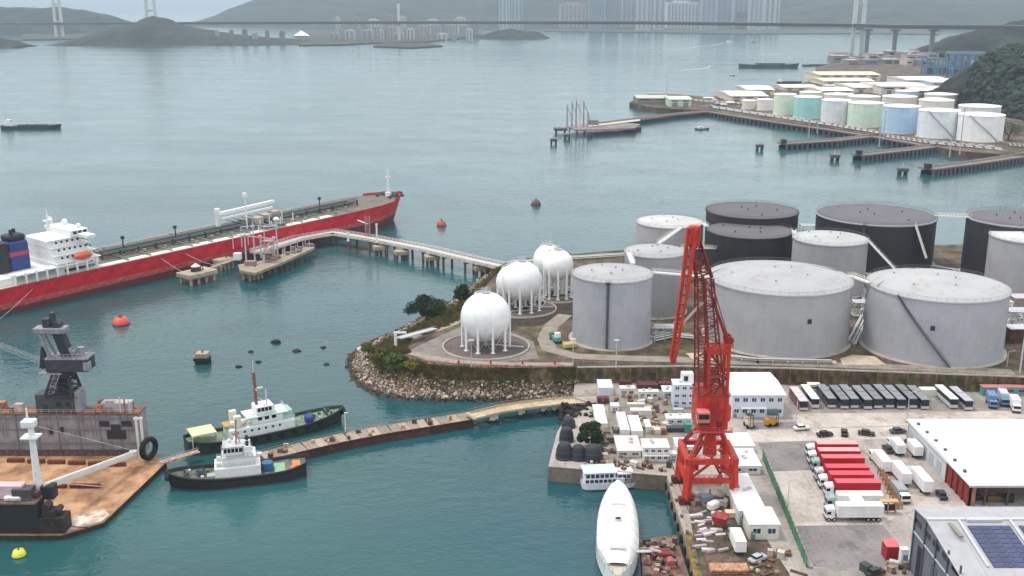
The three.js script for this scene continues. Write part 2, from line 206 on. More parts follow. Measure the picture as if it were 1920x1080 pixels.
// tank farm platform with rocky point: level 9 m
const farmTop = [[2150, 716], [1920, 707], [1700, 699], [1480, 691], [1280, 687], [1082, 689], [1020, 690], [960, 690], [880, 690], [810, 684], [765, 671], [738, 656], [742, 640], [772, 621], [806, 606], [850, 584], [884, 561], [908, 538], [930, 515], [950, 498], [1070, 477], [1170, 468], [1400, 461], [1750, 459], [2250, 456]];
const farmFoot = [[1082, 747], [1020, 750], [950, 752], [870, 753], [800, 752], [735, 748], [690, 735], [660, 712], [648, 688], [652, 664], [690, 640], [745, 614], [795, 588], [838, 566], [872, 540], [905, 515], [935, 495], [1070, 484]];
const farmPoly = pxz(farmTop, FARM);
const farmMat = M('#948781', 0.95, 'soil', 26);
struct(g().ext(farmPoly, 2, FARM).mesh('ground', farmMat));
{ // the rocky slope round the point
  const rim = new THREE.CatmullRomCurve3(farmTop.slice(5, 21).map(([x, y]) => P(x, y, FARM)), false, 'centripetal'), foot = new THREE.CatmullRomCurve3(farmFoot.slice(0, 18).map(([x, y]) => P(x, y, 0)), false, 'centripetal');
  const n = 150, m = 16, rows = [], R = rng(77);
  for (let j = 0; j <= m; j++) { const v = j / m, row = []; for (let i = 0; i <= n; i++) { const a = rim.getPoint(i / n), b = foot.getPoint(i / n), p = a.clone().lerp(b, v); p.y = mix(FARM + 0.01, -0.8, Math.pow(v, 0.85)); const k = Math.sin(v * Math.PI); p.y += k * 1.6 * (noiseAt(p.x * 0.35, p.z * 0.35, 7) - 0.5); p.x += k * 1.2 * (noiseAt(p.x * 0.4, p.z * 0.4, 8) - 0.5); row.push(p); } rows.push(row); }
  struct(g().add(grid(rows)).mesh('rocky_slope', M('#978878', 0.95, 'soil', 9)));
  // boulders of the slope: nobody could count them
  const shapes = []; for (let s = 0; s < 5; s++) { const b = new THREE.IcosahedronGeometry(1, 1), pa = b.attributes.position; for (let i = 0; i < pa.count; i++) { const x = pa.getX(i), y = pa.getY(i), z = pa.getZ(i), k = 0.62 + 0.75 * vnoise(x * 1.3 + 9, y * 1.3 + z * 0.9 + 9, 64, 64, 200 + s); pa.setXYZ(i, x * k, y * k * 0.75, z * k); } b.computeVertexNormals(); shapes.push(b); }
  const cols = ['#a39282', '#857769', '#746659', '#b3a393', '#665b51', '#938274', '#c2b3a3', '#544b44'].map(c => new THREE.Color(c));
  const o = new THREE.Object3D();
  shapes.forEach((b, s) => {
    const im = new THREE.InstancedMesh(b, new THREE.MeshStandardMaterial({ color: '#ffffff', roughness: 0.95 }), 1500); im.name = numbered('boulders'); im.castShadow = im.receiveShadow = true;
    for (let i = 0; i < 1500; i++) { const u = R(), low = R() < 0.5, v = low ? 0.62 + 0.42 * R() : 0.3 + 0.65 * R(), a = rim.getPoint(u), c = foot.getPoint(u), p = a.lerp(c, v); const sz = (0.24 + 0.62 * R() * R() * R()) * (low ? 1.25 : 0.9) * (u > 0.62 ? 0.7 : 1); p.y = mix(FARM, -0.7, Math.pow(Math.min(v, 1), 0.85)) + 0.1; p.x += (R() - 0.5) * 1.5; p.z += (R() - 0.5) * 1.5; o.position.copy(p); o.rotation.set(R() * 6, R() * 6, R() * 6); o.scale.set(sz * (0.8 + 0.6 * R()), sz, sz * (0.8 + 0.5 * R())); o.updateMatrix(); im.setMatrixAt(i, o.matrix); const wet = p.y < 0.7; im.setColorAt(i, wet ? new THREE.Color('#4c443c') : cols[Math.floor(R() * cols.length)].clone().multiplyScalar(0.72 + 0.5 * R())); }
    stuff(im).userData.label = 'pale brown boulders lying on the slope of the rocky point'; scene.add(im);
  });
  // dry grass and low scrub on the upper slope and the west point
  const blade = new THREE.BufferGeometry(); { const pos = [], r = rng(5); for (let i = 0; i < 26; i++) { const a = r() * 6.28, d = r() * 0.5, h = 0.35 + r() * 0.55, x = Math.cos(a) * d, z = Math.sin(a) * d, tw = r() * 6.28, w = 0.09; pos.push(x - Math.cos(tw) * w, 0, z - Math.sin(tw) * w, x + Math.cos(tw) * w, 0, z + Math.sin(tw) * w, x * 1.9, h, z * 1.9); } blade.setAttribute('position', new THREE.Float32BufferAttribute(pos, 3)); blade.computeVertexNormals(); }
  const im = new THREE.InstancedMesh(blade, new THREE.MeshStandardMaterial({ color: '#ffffff', roughness: 0.95, side: THREE.DoubleSide }), 5200); im.name = 'scrub'; im.receiveShadow = true;
  for (let i = 0; i < 5200; i++) { let u = R(), v; const west = R() < 0.5; if (west) { u = 0.36 + 0.34 * R(); v = -0.3 + 0.75 * R(); } else v = 0.02 + 0.6 * R() * R(); const a = rim.getPoint(clamp(u)), c = foot.getPoint(clamp(u)), p = a.lerp(c, v); const nz = noiseAt(p.x * 0.12, p.z * 0.12, 15, 3); if (nz < 0.36) { o.scale.set(0.001, 0.001, 0.001); } else { const s = 0.7 + 1.1 * R(); o.scale.set(s, s * (0.7 + 0.5 * R()), s); } p.y = v <= 0 ? FARM : mix(FARM, -0.7, Math.pow(v, 0.85)) + 0.15; o.position.copy(p); o.rotation.set(0, R() * 6.28, 0); o.updateMatrix(); im.setMatrixAt(i, o.matrix); im.setColorAt(i, new THREE.Color(R() < 0.5 ? '#6e6738' : R() < 0.5 ? '#4c5828' : '#8a7446').multiplyScalar(0.6 + 0.5 * R())); }
  stuff(im).userData.label = 'dry yellow green scrub on the rocky point'; scene.add(im);
}
// retaining wall between the tank farm and the yard, in bays between buttresses
{ const t = thing('retaining_wall', 'long brown concrete retaining wall below the grey storage tanks', 'wall');
  const top = farmTop.slice(0, 6).map(([x, y]) => P(x, y, FARM)).reverse();
  for (let i = 1; i < top.length; i++) { const a = top[i - 1], b = top[i], n = Math.round(a.distanceTo(b) / 9); for (let k = 0; k < n; k++) { const p = a.clone().lerp(b, k / n), q = a.clone().lerp(b, (k + 0.985) / n), tone = ['#a09082', '#918274', '#a89787', '#8b7f73'][(i * 7 + k * 3) % 4]; g().beam(V3(p.x, 6.5, p.z + 0.45), V3(q.x, 6.5, q.z + 0.45), 0.7, 5.2).mesh('wall_panel', M(tone, 0.95, 'soil', 11), t); g().box(0.5, 5.1, 1.2, p.x, YARD, p.z + 0.9).mesh('buttress', M('#aa9a8a', 0.95, 'soil', 11), t); } const cp = g().beam(V3(a.x, FARM + 0.25, a.z + 0.4), V3(b.x, FARM + 0.25, b.z + 0.4), 0.9, 0.32); cp.mesh('coping', C.concrete, t); }
  const t2 = thing('chain_fence', 'low pale railing along the top of the retaining wall', 'fence');
  g().rail(top.map(p => V3(p.x, FARM + 0.4, p.z + 0.35)), 1.3, 3, 0.045).mesh('railing', C.steel, t2);
}
{ // road and concrete bunds round the tanks, laid on the platform
  const road = (list, w, m, dy) => struct(g().path(pxz(list, FARM), w, FARM + dy - 0.05, FARM + dy).mesh('road', m));
  road([[1060, 590], [1035, 610], [1022, 635], [1030, 655], [1080, 668], [1180, 672], [1290, 675], [1560, 684], [1900, 698]], 5.5, M('#a2978c', 0.95, 'concrete', 21), 0.06);
  road([[760, 640], [800, 625], [850, 606], [885, 580], [905, 560]], 4, M('#b0a499', 0.95, 'concrete', 15), 0.07);
  road([[770, 662], [850, 678], [960, 683], [1075, 683]], 3.2, M('#ab9c94', 0.95, 'concrete', 13), 0.075);
  sheet([[940, 585], [985, 545], [1068, 512], [1076, 560], [1075, 600], [1000, 612], [950, 612]], FARM + 0.03, 'pavement', M('#5f5550', 0.95, 'soil', 11));
  sheet([[760, 660], [850, 618], [905, 600], [1000, 640], [1010, 672], [900, 684], [800, 676]], FARM + 0.025, 'pavement', M('#8f8681', 0.95, 'concrete', 19));
  sheet([[1285, 662], [1340, 660], [1420, 671], [1420, 677], [1300, 674]], FARM + 0.09, 'pavement', M('#dccab4', 0.9, 'concrete', 9));
  sheet([[1522, 676], [1568, 676], [1568, 682], [1522, 681]], FARM + 0.1, 'pavement', M('#dccab4', 0.9, 'concrete', 9));
  sheet([[1575, 672], [1600, 665], [1640, 668], [1662, 684], [1580, 684]], FARM + 0.095, 'pavement', M('#d9c4ad', 0.9, 'concrete', 9));
}
// ------------------------------------------------------------ hills
const forestMat = (c) => M(c, 0.95, 'forest', 260), forestNear = M('#39453c', 0.95, 'forest', 60);
function hill(zc, depth, ridge, mat, seed, rough = 0.07, power = 1.6) {
  const x0 = ridge[0][0], x1 = ridge[ridge.length - 1][0], n = 150, m = 28, rows = [];
  const H = (px) => { let i = 1; while (i < ridge.length - 1 && px > ridge[i][0]) i++; const [a, b] = [ridge[i - 1], ridge[i]]; const t = clamp((px - a[0]) / (b[0] - a[0])); return mix(a[1], b[1], t * t * (3 - 2 * t) * 0.5 + t * 0.5); };
  for (let j = 0; j <= m; j++) { const v = j / m * 2 - 1, row = []; for (let i = 0; i <= n; i++) { const px = mix(x0, x1, i / n), q = Q(px, H(px), zc), z = zc + v * depth / 2; const sp = Math.max(0, 1 - Math.pow(Math.abs(v), power)); const nz = noiseAt(q.x * 9 / depth * 1.6, z * 9 / depth * 1.6, seed, 6) - 0.5; const y = Math.max(-2, q.y * sp * (1 + nz * 0.5 * Math.abs(v)) + q.y * rough * nz * 2 - 1.5); row.push(V3(q.x, y, z)); } rows.push(row); }
  return struct(g().add(grid(rows)).mesh('hill', mat));
}
hill(-8200, 3000, [[405, 46], [430, 36], [480, 4], [520, -14], [600, -22], [700, -12], [780, -20], [900, -30], [1100, -26], [1300, -34], [1500, -28], [1700, -36], [1900, -40], [2300, -50]], forestMat('#3f4a45'), 301, 0.05);
hill(-6600, 1600, [[600, 44], [650, 28], [690, 16], [735, 10], [800, 20], [900, 30], [1000, 34], [1100, 26], [1200, 32], [1400, 30], [1480, 16], [1560, 2], [1700, -4], [1820, 4], [2100, -10]], forestMat('#46524a'), 302, 0.07);
hill(-5200, 900, [[-120, 18], [-20, 11], [60, 15], [110, 13], [150, 17], [190, 24], [215, 33], [232, 44], [262, 62]], forestMat('#3d4844'), 303, 0.05);
hill(-3720, 700, [[150, 78], [172, 66], [200, 56], [230, 49], [262, 41], [285, 30], [308, 35], [340, 46], [380, 54], [430, 63], [500, 70], [600, 78]], forestMat('#37423a'), 304, 0.08);
hill(-3300, 240, [[-60, 72], [0, 70], [22, 74], [46, 84]], forestMat('#344038'), 305, 0.08);
hill(-4230, 240, [[800, 73], [860, 69], [905, 64], [930, 57], [955, 53], [985, 57], [1008, 58], [1030, 69]], forestMat('#313d36'), 306, 0.06);
hill(-2500, 560, [[1745, 96], [1775, 82], [1800, 66], [1840, 52], [1930, 36], [2050, 26]], forestMat('#3c473d'), 307, 0.07);
hill(-1230, 360, [[1806, 205], [1826, 150], [1842, 122], [1866, 98], [1910, 88], [1960, 80], [2050, 64]], forestNear, 308, 0.06, 1.3);
{ // woods on the near hill: crowns too many to count
  const R = rng(19), zc = -1230, b = new THREE.IcosahedronGeometry(1, 2), pa = b.attributes.position; for (let i = 0; i < pa.count; i++) { const x = pa.getX(i), y = pa.getY(i), z = pa.getZ(i), k = 0.7 + 0.6 * vnoise(x * 2.4 + 9, y * 2.4 + z * 1.9 + 9, 64, 64, 400); pa.setXYZ(i, x * k, y * k * 0.8, z * k); } b.computeVertexNormals();
  const hm = scene.children.filter(o => o.name.startsWith('hill')).pop(), hp = hm.geometry.attributes.position, n = 3600, im = new THREE.InstancedMesh(b, new THREE.MeshStandardMaterial({ color: '#ffffff', roughness: 0.95 }), n), o = new THREE.Object3D(); im.name = 'woods'; im.castShadow = im.receiveShadow = true;
  for (let i = 0; i < n; i++) { let k, tries = 0; do { k = Math.floor(R() * hp.count); } while ((hp.getZ(k) < zc - 20 || hp.getY(k) < 3) && tries++ < 40); const s = 2 + 2.4 * R(); o.position.set(hp.getX(k) + (R() - 0.5) * 8, hp.getY(k) + s * 0.3, hp.getZ(k) + (R() - 0.5) * 8); o.rotation.set(R() * 0.4, R() * 6.28, R() * 0.4); o.scale.set(s, s * (0.8 + 0.5 * R()), s); o.updateMatrix(); im.setMatrixAt(i, o.matrix); im.setColorAt(i, new THREE.Color(R() < 0.5 ? '#303d34' : R() < 0.6 ? '#384434' : '#273530').multiplyScalar(0.5 + 0.6 * R())); }
  stuff(im).userData.label = 'dense dark woods covering the hill at the right edge'; scene.add(im);
}
// low shores under the far towns
struct(g().ext(pxz([[560, 84], [640, 83], [700, 80], [800, 78], [830, 74], [905, 68], [905, 55], [700, 52], [560, 58]], 4), -1, 4).mesh('shore', M('#6d726c', 0.95, 'soil', 90)));
struct(g().ext(pxz([[1020, 58], [1200, 60], [1400, 63], [1610, 62], [1760, 64], [1760, 50], [1400, 46], [1020, 46]], 4), -1, 4).mesh('shore', M('#7d827e', 0.95, 'soil', 90)));
struct(g().ext(pxz([[40, 74], [160, 72], [260, 74], [260, 62], [40, 62]], 4), -1, 4).mesh('shore', M('#6b716b', 0.95, 'soil', 90)));
struct(g().ext(pxz([[700, 86], [770, 89], [830, 85], [800, 80], [720, 80]], 4), -1, 4).mesh('shore', M('#5d5f5c', 0.95, 'soil', 40)));

// ------------------------------------------------------------ the long bridge
const deckY = 76;
{ const t = thing('suspension_bridge', 'long grey road bridge crossing the whole channel in the haze', 'bridge');
  const pts = [[-400, 47], [110, 44], [285, 42.5], [748, 42.3], [1200, 42.6], [1610, 47], [1700, 50], [1840, 52], [2100, 56]].map(([x, y]) => { const h = deckY; return P(x, y + 0, h); });
  const zs = [-5200, -4300, -4050, -3825, -3300, -2838, -2600, -2350, -1900]; const pp = pts.map((_, i) => { const px = [-400, 110, 285, 748, 1200, 1610, 1700, 1840, 2100][i], py = [46, 44.5, 44, 42.5, 43, 48, 50.5, 51.5, 55][i]; return Q(px, py, zs[i]); });
  for (let i = 1; i < pp.length; i++) { g().beam(pp[i - 1], pp[i], 26, 8.5).mesh('deck', M('#32373c', 0.8), t); g().beam(pp[i - 1].clone().add(V3(0, 4.9, 0)), pp[i].clone().add(V3(0, 4.9, 0)), 22, 0.8).mesh('roadway', M('#8b9092', 0.8), t); }
  const tower = (px, z, yTop, base, wide, two) => { const d = Q(px, 50, z), top = yTop; for (const s of two ? [-1, 1] : [0]) g().beam(V3(d.x + s * wide, base, z), V3(d.x + s * wide * 0.78, top, z), two ? 6.5 : 9, 10).mesh('tower_leg', M('#d6d7d4', 0.7, 'streak', 60), t); if (two) for (const f of [0.3, 0.62, 0.97]) g().box(wide * 2, 6, 6, d.x, mix(base, top, f), z).mesh('cross_beam', M('#aeb0b0', 0.7), t); };
  tower(110, -4300, 205, 0, 14, true); tower(285, -4050, 205, 60, 17, true); tower(748, -3825, 132, 0, 0, false); tower(1610, -2838, 200, 0, 13, true);
  for (const [px, z] of [[1628, -2790], [1680, -2660], [1750, -2500]]) { const d = Q(px, 52, z); g().box(9, d.y - 4, 7, d.x, 0, z).mesh('pier', M('#7e8284', 0.8), t); g().box(24, 4, 7.5, d.x, d.y - 8, z).mesh('pier_cap', M('#7e8284', 0.8), t); }
  const stay = g(); for (const [px, z, top] of [[1610, -2838, 195]]) { const d = Q(px, 50, z); for (let k = 1; k <= 9; k++) for (const s of [-1, 1]) { const u = s * k * 34; stay.rod(V3(d.x + 2, top - k * 2, z), V3(d.x + 0.84 * u, deckY + 1, z + (s > 0 ? 0.55 : 0.55) * u), 0.25, 4); } } stay.mesh('stay_cable', M('#a7abad', 0.6), t);
}
// ------------------------------------------------------------ far towns: each block a thing
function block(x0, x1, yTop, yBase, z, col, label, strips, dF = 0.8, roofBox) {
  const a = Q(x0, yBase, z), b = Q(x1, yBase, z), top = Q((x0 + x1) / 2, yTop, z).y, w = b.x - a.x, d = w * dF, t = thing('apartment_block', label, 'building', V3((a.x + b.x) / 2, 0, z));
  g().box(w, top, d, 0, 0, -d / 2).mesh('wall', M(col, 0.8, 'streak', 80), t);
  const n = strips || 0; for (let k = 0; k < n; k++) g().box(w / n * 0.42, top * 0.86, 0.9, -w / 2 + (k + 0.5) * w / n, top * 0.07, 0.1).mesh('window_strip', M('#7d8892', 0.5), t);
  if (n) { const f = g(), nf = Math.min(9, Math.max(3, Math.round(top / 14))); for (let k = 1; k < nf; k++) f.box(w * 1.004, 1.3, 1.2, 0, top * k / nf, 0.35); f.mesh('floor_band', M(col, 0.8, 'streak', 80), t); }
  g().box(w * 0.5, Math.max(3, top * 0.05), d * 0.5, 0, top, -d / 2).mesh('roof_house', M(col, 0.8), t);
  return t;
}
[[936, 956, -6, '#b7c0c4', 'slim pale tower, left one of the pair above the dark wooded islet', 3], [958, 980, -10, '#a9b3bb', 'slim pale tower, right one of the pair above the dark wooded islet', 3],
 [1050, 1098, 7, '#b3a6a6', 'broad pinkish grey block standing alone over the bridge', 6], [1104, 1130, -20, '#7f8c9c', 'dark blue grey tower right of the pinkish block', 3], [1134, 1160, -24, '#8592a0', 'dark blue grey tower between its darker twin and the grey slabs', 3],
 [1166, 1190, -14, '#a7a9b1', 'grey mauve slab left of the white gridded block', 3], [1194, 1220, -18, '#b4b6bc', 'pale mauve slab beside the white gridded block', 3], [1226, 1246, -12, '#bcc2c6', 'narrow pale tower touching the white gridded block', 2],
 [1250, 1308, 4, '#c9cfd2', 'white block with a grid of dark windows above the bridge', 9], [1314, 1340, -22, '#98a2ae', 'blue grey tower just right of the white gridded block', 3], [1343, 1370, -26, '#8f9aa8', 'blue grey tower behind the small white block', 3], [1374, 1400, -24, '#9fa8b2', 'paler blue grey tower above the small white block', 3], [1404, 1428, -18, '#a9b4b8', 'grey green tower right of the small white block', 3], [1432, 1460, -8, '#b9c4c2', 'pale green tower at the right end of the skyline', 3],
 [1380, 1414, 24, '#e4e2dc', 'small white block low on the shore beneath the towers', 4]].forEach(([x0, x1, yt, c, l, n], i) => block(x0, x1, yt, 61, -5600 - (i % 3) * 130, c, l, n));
{ // the terraced estate behind the thin bridge tower
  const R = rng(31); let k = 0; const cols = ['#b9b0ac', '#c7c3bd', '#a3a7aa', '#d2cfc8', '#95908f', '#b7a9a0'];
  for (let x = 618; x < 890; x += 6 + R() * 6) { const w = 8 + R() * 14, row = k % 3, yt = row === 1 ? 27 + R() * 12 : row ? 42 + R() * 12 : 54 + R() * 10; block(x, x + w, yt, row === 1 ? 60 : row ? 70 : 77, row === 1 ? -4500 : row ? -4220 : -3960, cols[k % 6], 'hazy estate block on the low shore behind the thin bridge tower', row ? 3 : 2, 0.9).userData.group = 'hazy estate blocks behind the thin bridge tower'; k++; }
  for (let i = 0; i < 6; i++) block(398 + i * 24 + R() * 10, 398 + i * 24 + 10 + R() * 12, 53 + R() * 7 + i * 0.8, 74, -3600, i % 3 ? '#7f8686' : '#b3b7ba', 'small pale house on the flank of the wooded hill', 2, 0.9).userData.group = 'small pale houses on the flank of the wooded hill';
  for (let i = 0; i < 5; i++) block(44 + i * 15, 54 + i * 15 + R() * 4, 47 + R() * 8, 72, -4900, '#8f9aa6', 'pale block on the shore below the left bridge tower', 2, 0.9).userData.group = 'pale blocks below the left bridge tower';
  const s = fit(541, 578, 57, 58, 72, 2), t = thing('ferry_hall', 'white hall with a pointed roof on the shore below the wooded hill', 'building', V3(s.x, 2, s.z)); g().side([[-30, 0], [-30, 9], [0, 9], [0, 0]], -s.w / 2.6, s.w / 2.6).mesh('wall', C.ltgrey, t); g().add(new THREE.ConeGeometry(s.w * 0.5, 20, 4), 0, 18.9, -15, 0, Math.PI / 4).mesh('roof', C.white, t);
}

// ============================================================ STORAGE TANKS
function tank(label, cx, yRim, hw, base, o = {}) {          // rim ellipse centre and half width in the photograph; base level
  const { H: H0, yBase, shell = '#b0b1b5', roof = '#b4b5b7', cone = 0.08, group, ladder, stair, rimWhite, dark } = o;
  let H = H0 || 20, R, c;
  for (let k = 0; k < 6; k++) { c = P(cx, yRim, base + H); R = (P(cx + hw, yRim, base + H).x - P(cx - hw, yRim, base + H).x) / 2 * 0.985; if (yBase) { const f = P(cx, yBase, base); H = Q(cx, yRim + 0, c.z).y - base; const zf = f.z, zc = zf - R; H = Q(cx, yRim, zc).y - base; } }
  const t = thing('storage_tank', label, 'tank', V3(c.x, base, c.z), 0, group), seg = 72;
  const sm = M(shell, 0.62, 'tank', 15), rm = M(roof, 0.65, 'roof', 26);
  const prof = [[R, 0]]; const courses = Math.max(5, Math.round(H / 2.6)); for (let i = 1; i <= courses; i++) { const y = H * i / courses; prof.push([R, y - 0.05], [R + 0.018, y - 0.02], [R, y]); }
  { const sh = g().lathe(prof, seg).mesh('shell', sm, t), p = sh.geometry.attributes.position, uv = sh.geometry.attributes.uv, u0 = hash(Math.round(cx), 3, 9), rep = Math.max(1, Math.round(6.2832 * R / 15)); for (let i = 0; i < p.count; i += 3) { const a = [0, 1, 2].map(k => Math.atan2(p.getX(i + k), p.getZ(i + k))); for (let k = 1; k < 3; k++) { if (a[k] - a[0] > 3) a[k] -= 6.28319; if (a[k] - a[0] < -3) a[k] += 6.28319; } for (let k = 0; k < 3; k++) uv.setXY(i + k, a[k] / 6.28319 * rep + u0, p.getY(i + k) / 15.6 + u0 * 6); } }
  const ch = R * cone; const rp = []; for (let i = 0; i <= 10; i++) { const f = i / 10; rp.push([Math.max(0.001, (R - 0.02) * (1 - f)), H + ch * (1 - (1 - f) ** 2 * 0.55 - (1 - f) * 0.45)]); }
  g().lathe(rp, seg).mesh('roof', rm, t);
  g().lathe([[R + 0.02, H - 0.55], [R + 0.3, H - 0.5], [R + 0.3, H + 0.05], [R - 0.35, H + 0.08]], seg).mesh('rim', rimWhite ? C.grey : sm, t);
  g().lathe([[R + 1.3, -0.2], [R + 1.3, 0.35], [R + 0.03, 0.45]], seg).mesh('foundation', C.concrete, t);
  { const r = g(), n = Math.round(R * 2.2); for (let i = 0; i < n; i++) { const a = i / n * 6.2832; r.rod(V3(Math.cos(a) * (R + 0.1), H, Math.sin(a) * (R + 0.1)), V3(Math.cos(a) * (R + 0.1), H + 1.1, Math.sin(a) * (R + 0.1)), 0.035, 4); } r.torus(R + 0.1, 0.045, 0, H + 1.1, 0, Math.PI / 2, 0, 64, 4); r.torus(R + 0.1, 0.035, 0, H + 0.6, 0, Math.PI / 2, 0, 64, 4); r.mesh('railing', dark ? C.dkgrey : C.steel, t); }
  { const f = g(); for (let i = 0; i < 5; i++) { const a = i * 1.3 + cx, d = R * (0.12 + 0.14 * i); f.cyl(0.22, 0.22, 0.6, Math.cos(a) * d, H + ch * (1 - (d / R)) - 0.1, Math.sin(a) * d, 10); f.cyl(0.34, 0.3, 0.2, Math.cos(a) * d, H + ch * (1 - (d / R)) + 0.5, Math.sin(a) * d, 10); } f.mesh('vent', dark ? C.char : C.grey, t); }
  if (ladder !== undefined) { const l = g(), a = ladder, X = Math.sin(a) * (R + 0.35), Z = Math.cos(a) * (R + 0.35); l.box(0.75, H - 0.5, 0.5, X, 0.5, Z, a); for (let y = 2; y < H; y += 1) l.box(0.95, 0.08, 0.7, X, y, Z, a); l.mesh('ladder', C.dkgrey, t); g().box(1.8, 0.2, 1.8, X * 1.02, H - 0.4, Z * 1.02, a).rail([V3(X - 0.9, H - 0.2, Z + 0.9), V3(X + 0.9, H - 0.2, Z + 0.9)], 1.1, 0.9).mesh('landing', C.char, t); }
  if (stair) { const [a0, a1] = stair, s = g(), n = 70, rl = []; for (let i = 0; i <= n; i++) { const a = mix(a0, a1, i / n), y = mix(0.2, H - 0.1, i / n); s.box(0.95, 0.14, 0.6, Math.sin(a) * (R + 0.55), y, Math.cos(a) * (R + 0.55), a + Math.PI / 2); rl.push(V3(Math.sin(a) * (R + 1), y + 1.1, Math.cos(a) * (R + 1))); } s.line(rl, 0.06, 4); s.line(rl.map(p => V3(p.x, p.y - 1, p.z)), 0.13, 4); s.mesh('stair', M('#5d6269', 0.7), t); }
  if (o.arc) { const pts = [...Array(15)].map((_, i) => { const an = mix(o.arc[0], o.arc[1], i / 14), k = R * mix(0.97, 0.55, Math.sin(i / 14 * 3.1416)); return V3(Math.sin(an) * k, H + ch * (1 - (k / R)) * 0.75 + 0.3, Math.cos(an) * k); }); g().tube(pts, 0.17, 6).mesh('roof_pipe', C.steel, t); }
  if (o.box) { const a = o.box; g().box(1.3, 1.5, 0.5, Math.sin(a) * R, H * 0.55, Math.cos(a) * R, a).mesh('gauge_box', C.char, t); }
  t.userData.dims = undefined; delete t.userData.dims; return { t, R, H, x: c.x, z: c.z, top: base + H };
}
const A1 = tank('narrow tall light grey tank behind the white sphere, with a thin vertical ladder', 1149, 511, 75, FARM, { yBase: 657, ladder: -0.2, cone: 0.1, shell: '#b4b6bd' });
const A2 = tank('widest light grey tank standing just right of the red crane', 1462, 519, 134, FARM, { yBase: 672, cone: 0.12, stair: [1.9, 3.4], box: 0.18, arc: [-1.7, -4.4], shell: '#b3b3b6', roof: '#b6b6b9' });
const A3 = tank('light grey tank at right front with a dark diagonal stair on its wall', 1758, 533, 127, FARM, { yBase: 690, cone: 0.12, stair: [-0.12, -0.92], box: -0.4, arc: [-1.4, -3.2], shell: '#b3b4bb', roof: '#bcbcbe' });
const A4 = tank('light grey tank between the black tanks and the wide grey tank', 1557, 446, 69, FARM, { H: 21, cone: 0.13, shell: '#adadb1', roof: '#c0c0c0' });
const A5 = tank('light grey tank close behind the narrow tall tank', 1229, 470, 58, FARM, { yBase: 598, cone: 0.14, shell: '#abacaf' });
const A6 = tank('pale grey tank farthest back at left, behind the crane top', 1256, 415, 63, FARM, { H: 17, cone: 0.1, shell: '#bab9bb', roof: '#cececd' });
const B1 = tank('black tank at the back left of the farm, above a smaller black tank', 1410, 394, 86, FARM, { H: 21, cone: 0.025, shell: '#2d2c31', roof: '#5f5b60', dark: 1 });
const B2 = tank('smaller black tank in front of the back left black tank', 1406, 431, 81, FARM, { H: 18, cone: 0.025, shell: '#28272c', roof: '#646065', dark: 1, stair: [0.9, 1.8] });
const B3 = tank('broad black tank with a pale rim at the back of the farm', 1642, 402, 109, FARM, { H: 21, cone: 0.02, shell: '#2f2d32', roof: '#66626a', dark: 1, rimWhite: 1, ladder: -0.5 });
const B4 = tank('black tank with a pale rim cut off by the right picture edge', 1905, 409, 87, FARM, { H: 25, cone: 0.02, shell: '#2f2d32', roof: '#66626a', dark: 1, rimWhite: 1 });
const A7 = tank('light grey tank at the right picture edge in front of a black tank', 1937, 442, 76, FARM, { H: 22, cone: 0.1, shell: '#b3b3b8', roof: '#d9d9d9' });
// footbridges from roof to roof
function footbridge(label, a, b, w = 1.7) { const t = thing('footbridge', label, 'footbridge', V3(0, 0, 0)); g().beam(a, b, w, 0.5).mesh('walkway', C.offwhite, t); const s = b.clone().sub(a).normalize().cross(UP).multiplyScalar(w / 2); g().rail([a.clone().add(s).add(V3(0, 0.2, 0)), b.clone().add(s).add(V3(0, 0.2, 0))], 1.1, 2.4, 0.05).mesh('railing', C.offwhite, t); g().rail([a.clone().sub(s).add(V3(0, 0.2, 0)), b.clone().sub(s).add(V3(0, 0.2, 0))], 1.1, 2.4, 0.05).mesh('railing', C.offwhite, t); return t; }
const edge = (A, a, dy = 0.3) => V3(A.x + Math.sin(a) * A.R, A.top + dy, A.z + Math.cos(a) * A.R);
footbridge('white footbridge from the narrow tall tank to the widest grey tank', edge(A1, 1.5), edge(A2, -1.5));
footbridge('white footbridge between the two big front grey tanks', edge(A2, 1.6), edge(A3, -1.6), 1.6);
footbridge('white footbridge from the pale back tank to the smaller black tank', edge(A6, 1.2), edge(B2, -1.9));
footbridge('white footbridge from the smaller black tank to the grey tank beside it', edge(B2, 1.4), edge(A4, -1.5));
footbridge('white footbridge between the two pale rimmed black tanks', edge(B3, 1.4), edge(B4, -1.6), 1.8);
footbridge('white footbridge behind the narrow tall tank towards the second grey tank', edge(A1, 2.5), edge(A5, -1.2));
footbridge('white footbridge from the second grey tank up to the pale back tank', edge(A5, 2.9), edge(A6, 0.2));
footbridge('short white footbridge under the crane top beside the smaller black tank', edge(A5, 1.9), V3(B2.x - B2.R * 0.9, B2.top - 6, B2.z + B2.R * 0.5));
{ const t = thing('stair_flight', 'white stair flight falling from the middle grey tank', 'stair'); const a = edge(A4, 1.1), b = V3(a.x + 12, FARM + 8, a.z + 10); g().beam(a, b, 1.2, 0.35).mesh('flight', C.offwhite, t); g().rail([a, b], 1.2, 2, 0.05).mesh('railing', C.offwhite, t); g().box(2, 8.2, 2, b.x, FARM - 0.1, b.z).mesh('landing_post', C.ltgrey, t);
  const t2 = thing('stair_flight', 'short pale stair on the front of the broad black tank', 'stair'); const c = edge(B3, 0.35), d = V3(c.x + 4, FARM + 8, c.z + 5); g().beam(c, d, 1.4, 0.35).mesh('flight', C.offwhite, t2); g().rail([c, d], 1.2, 2, 0.05).mesh('railing', C.offwhite, t2); }
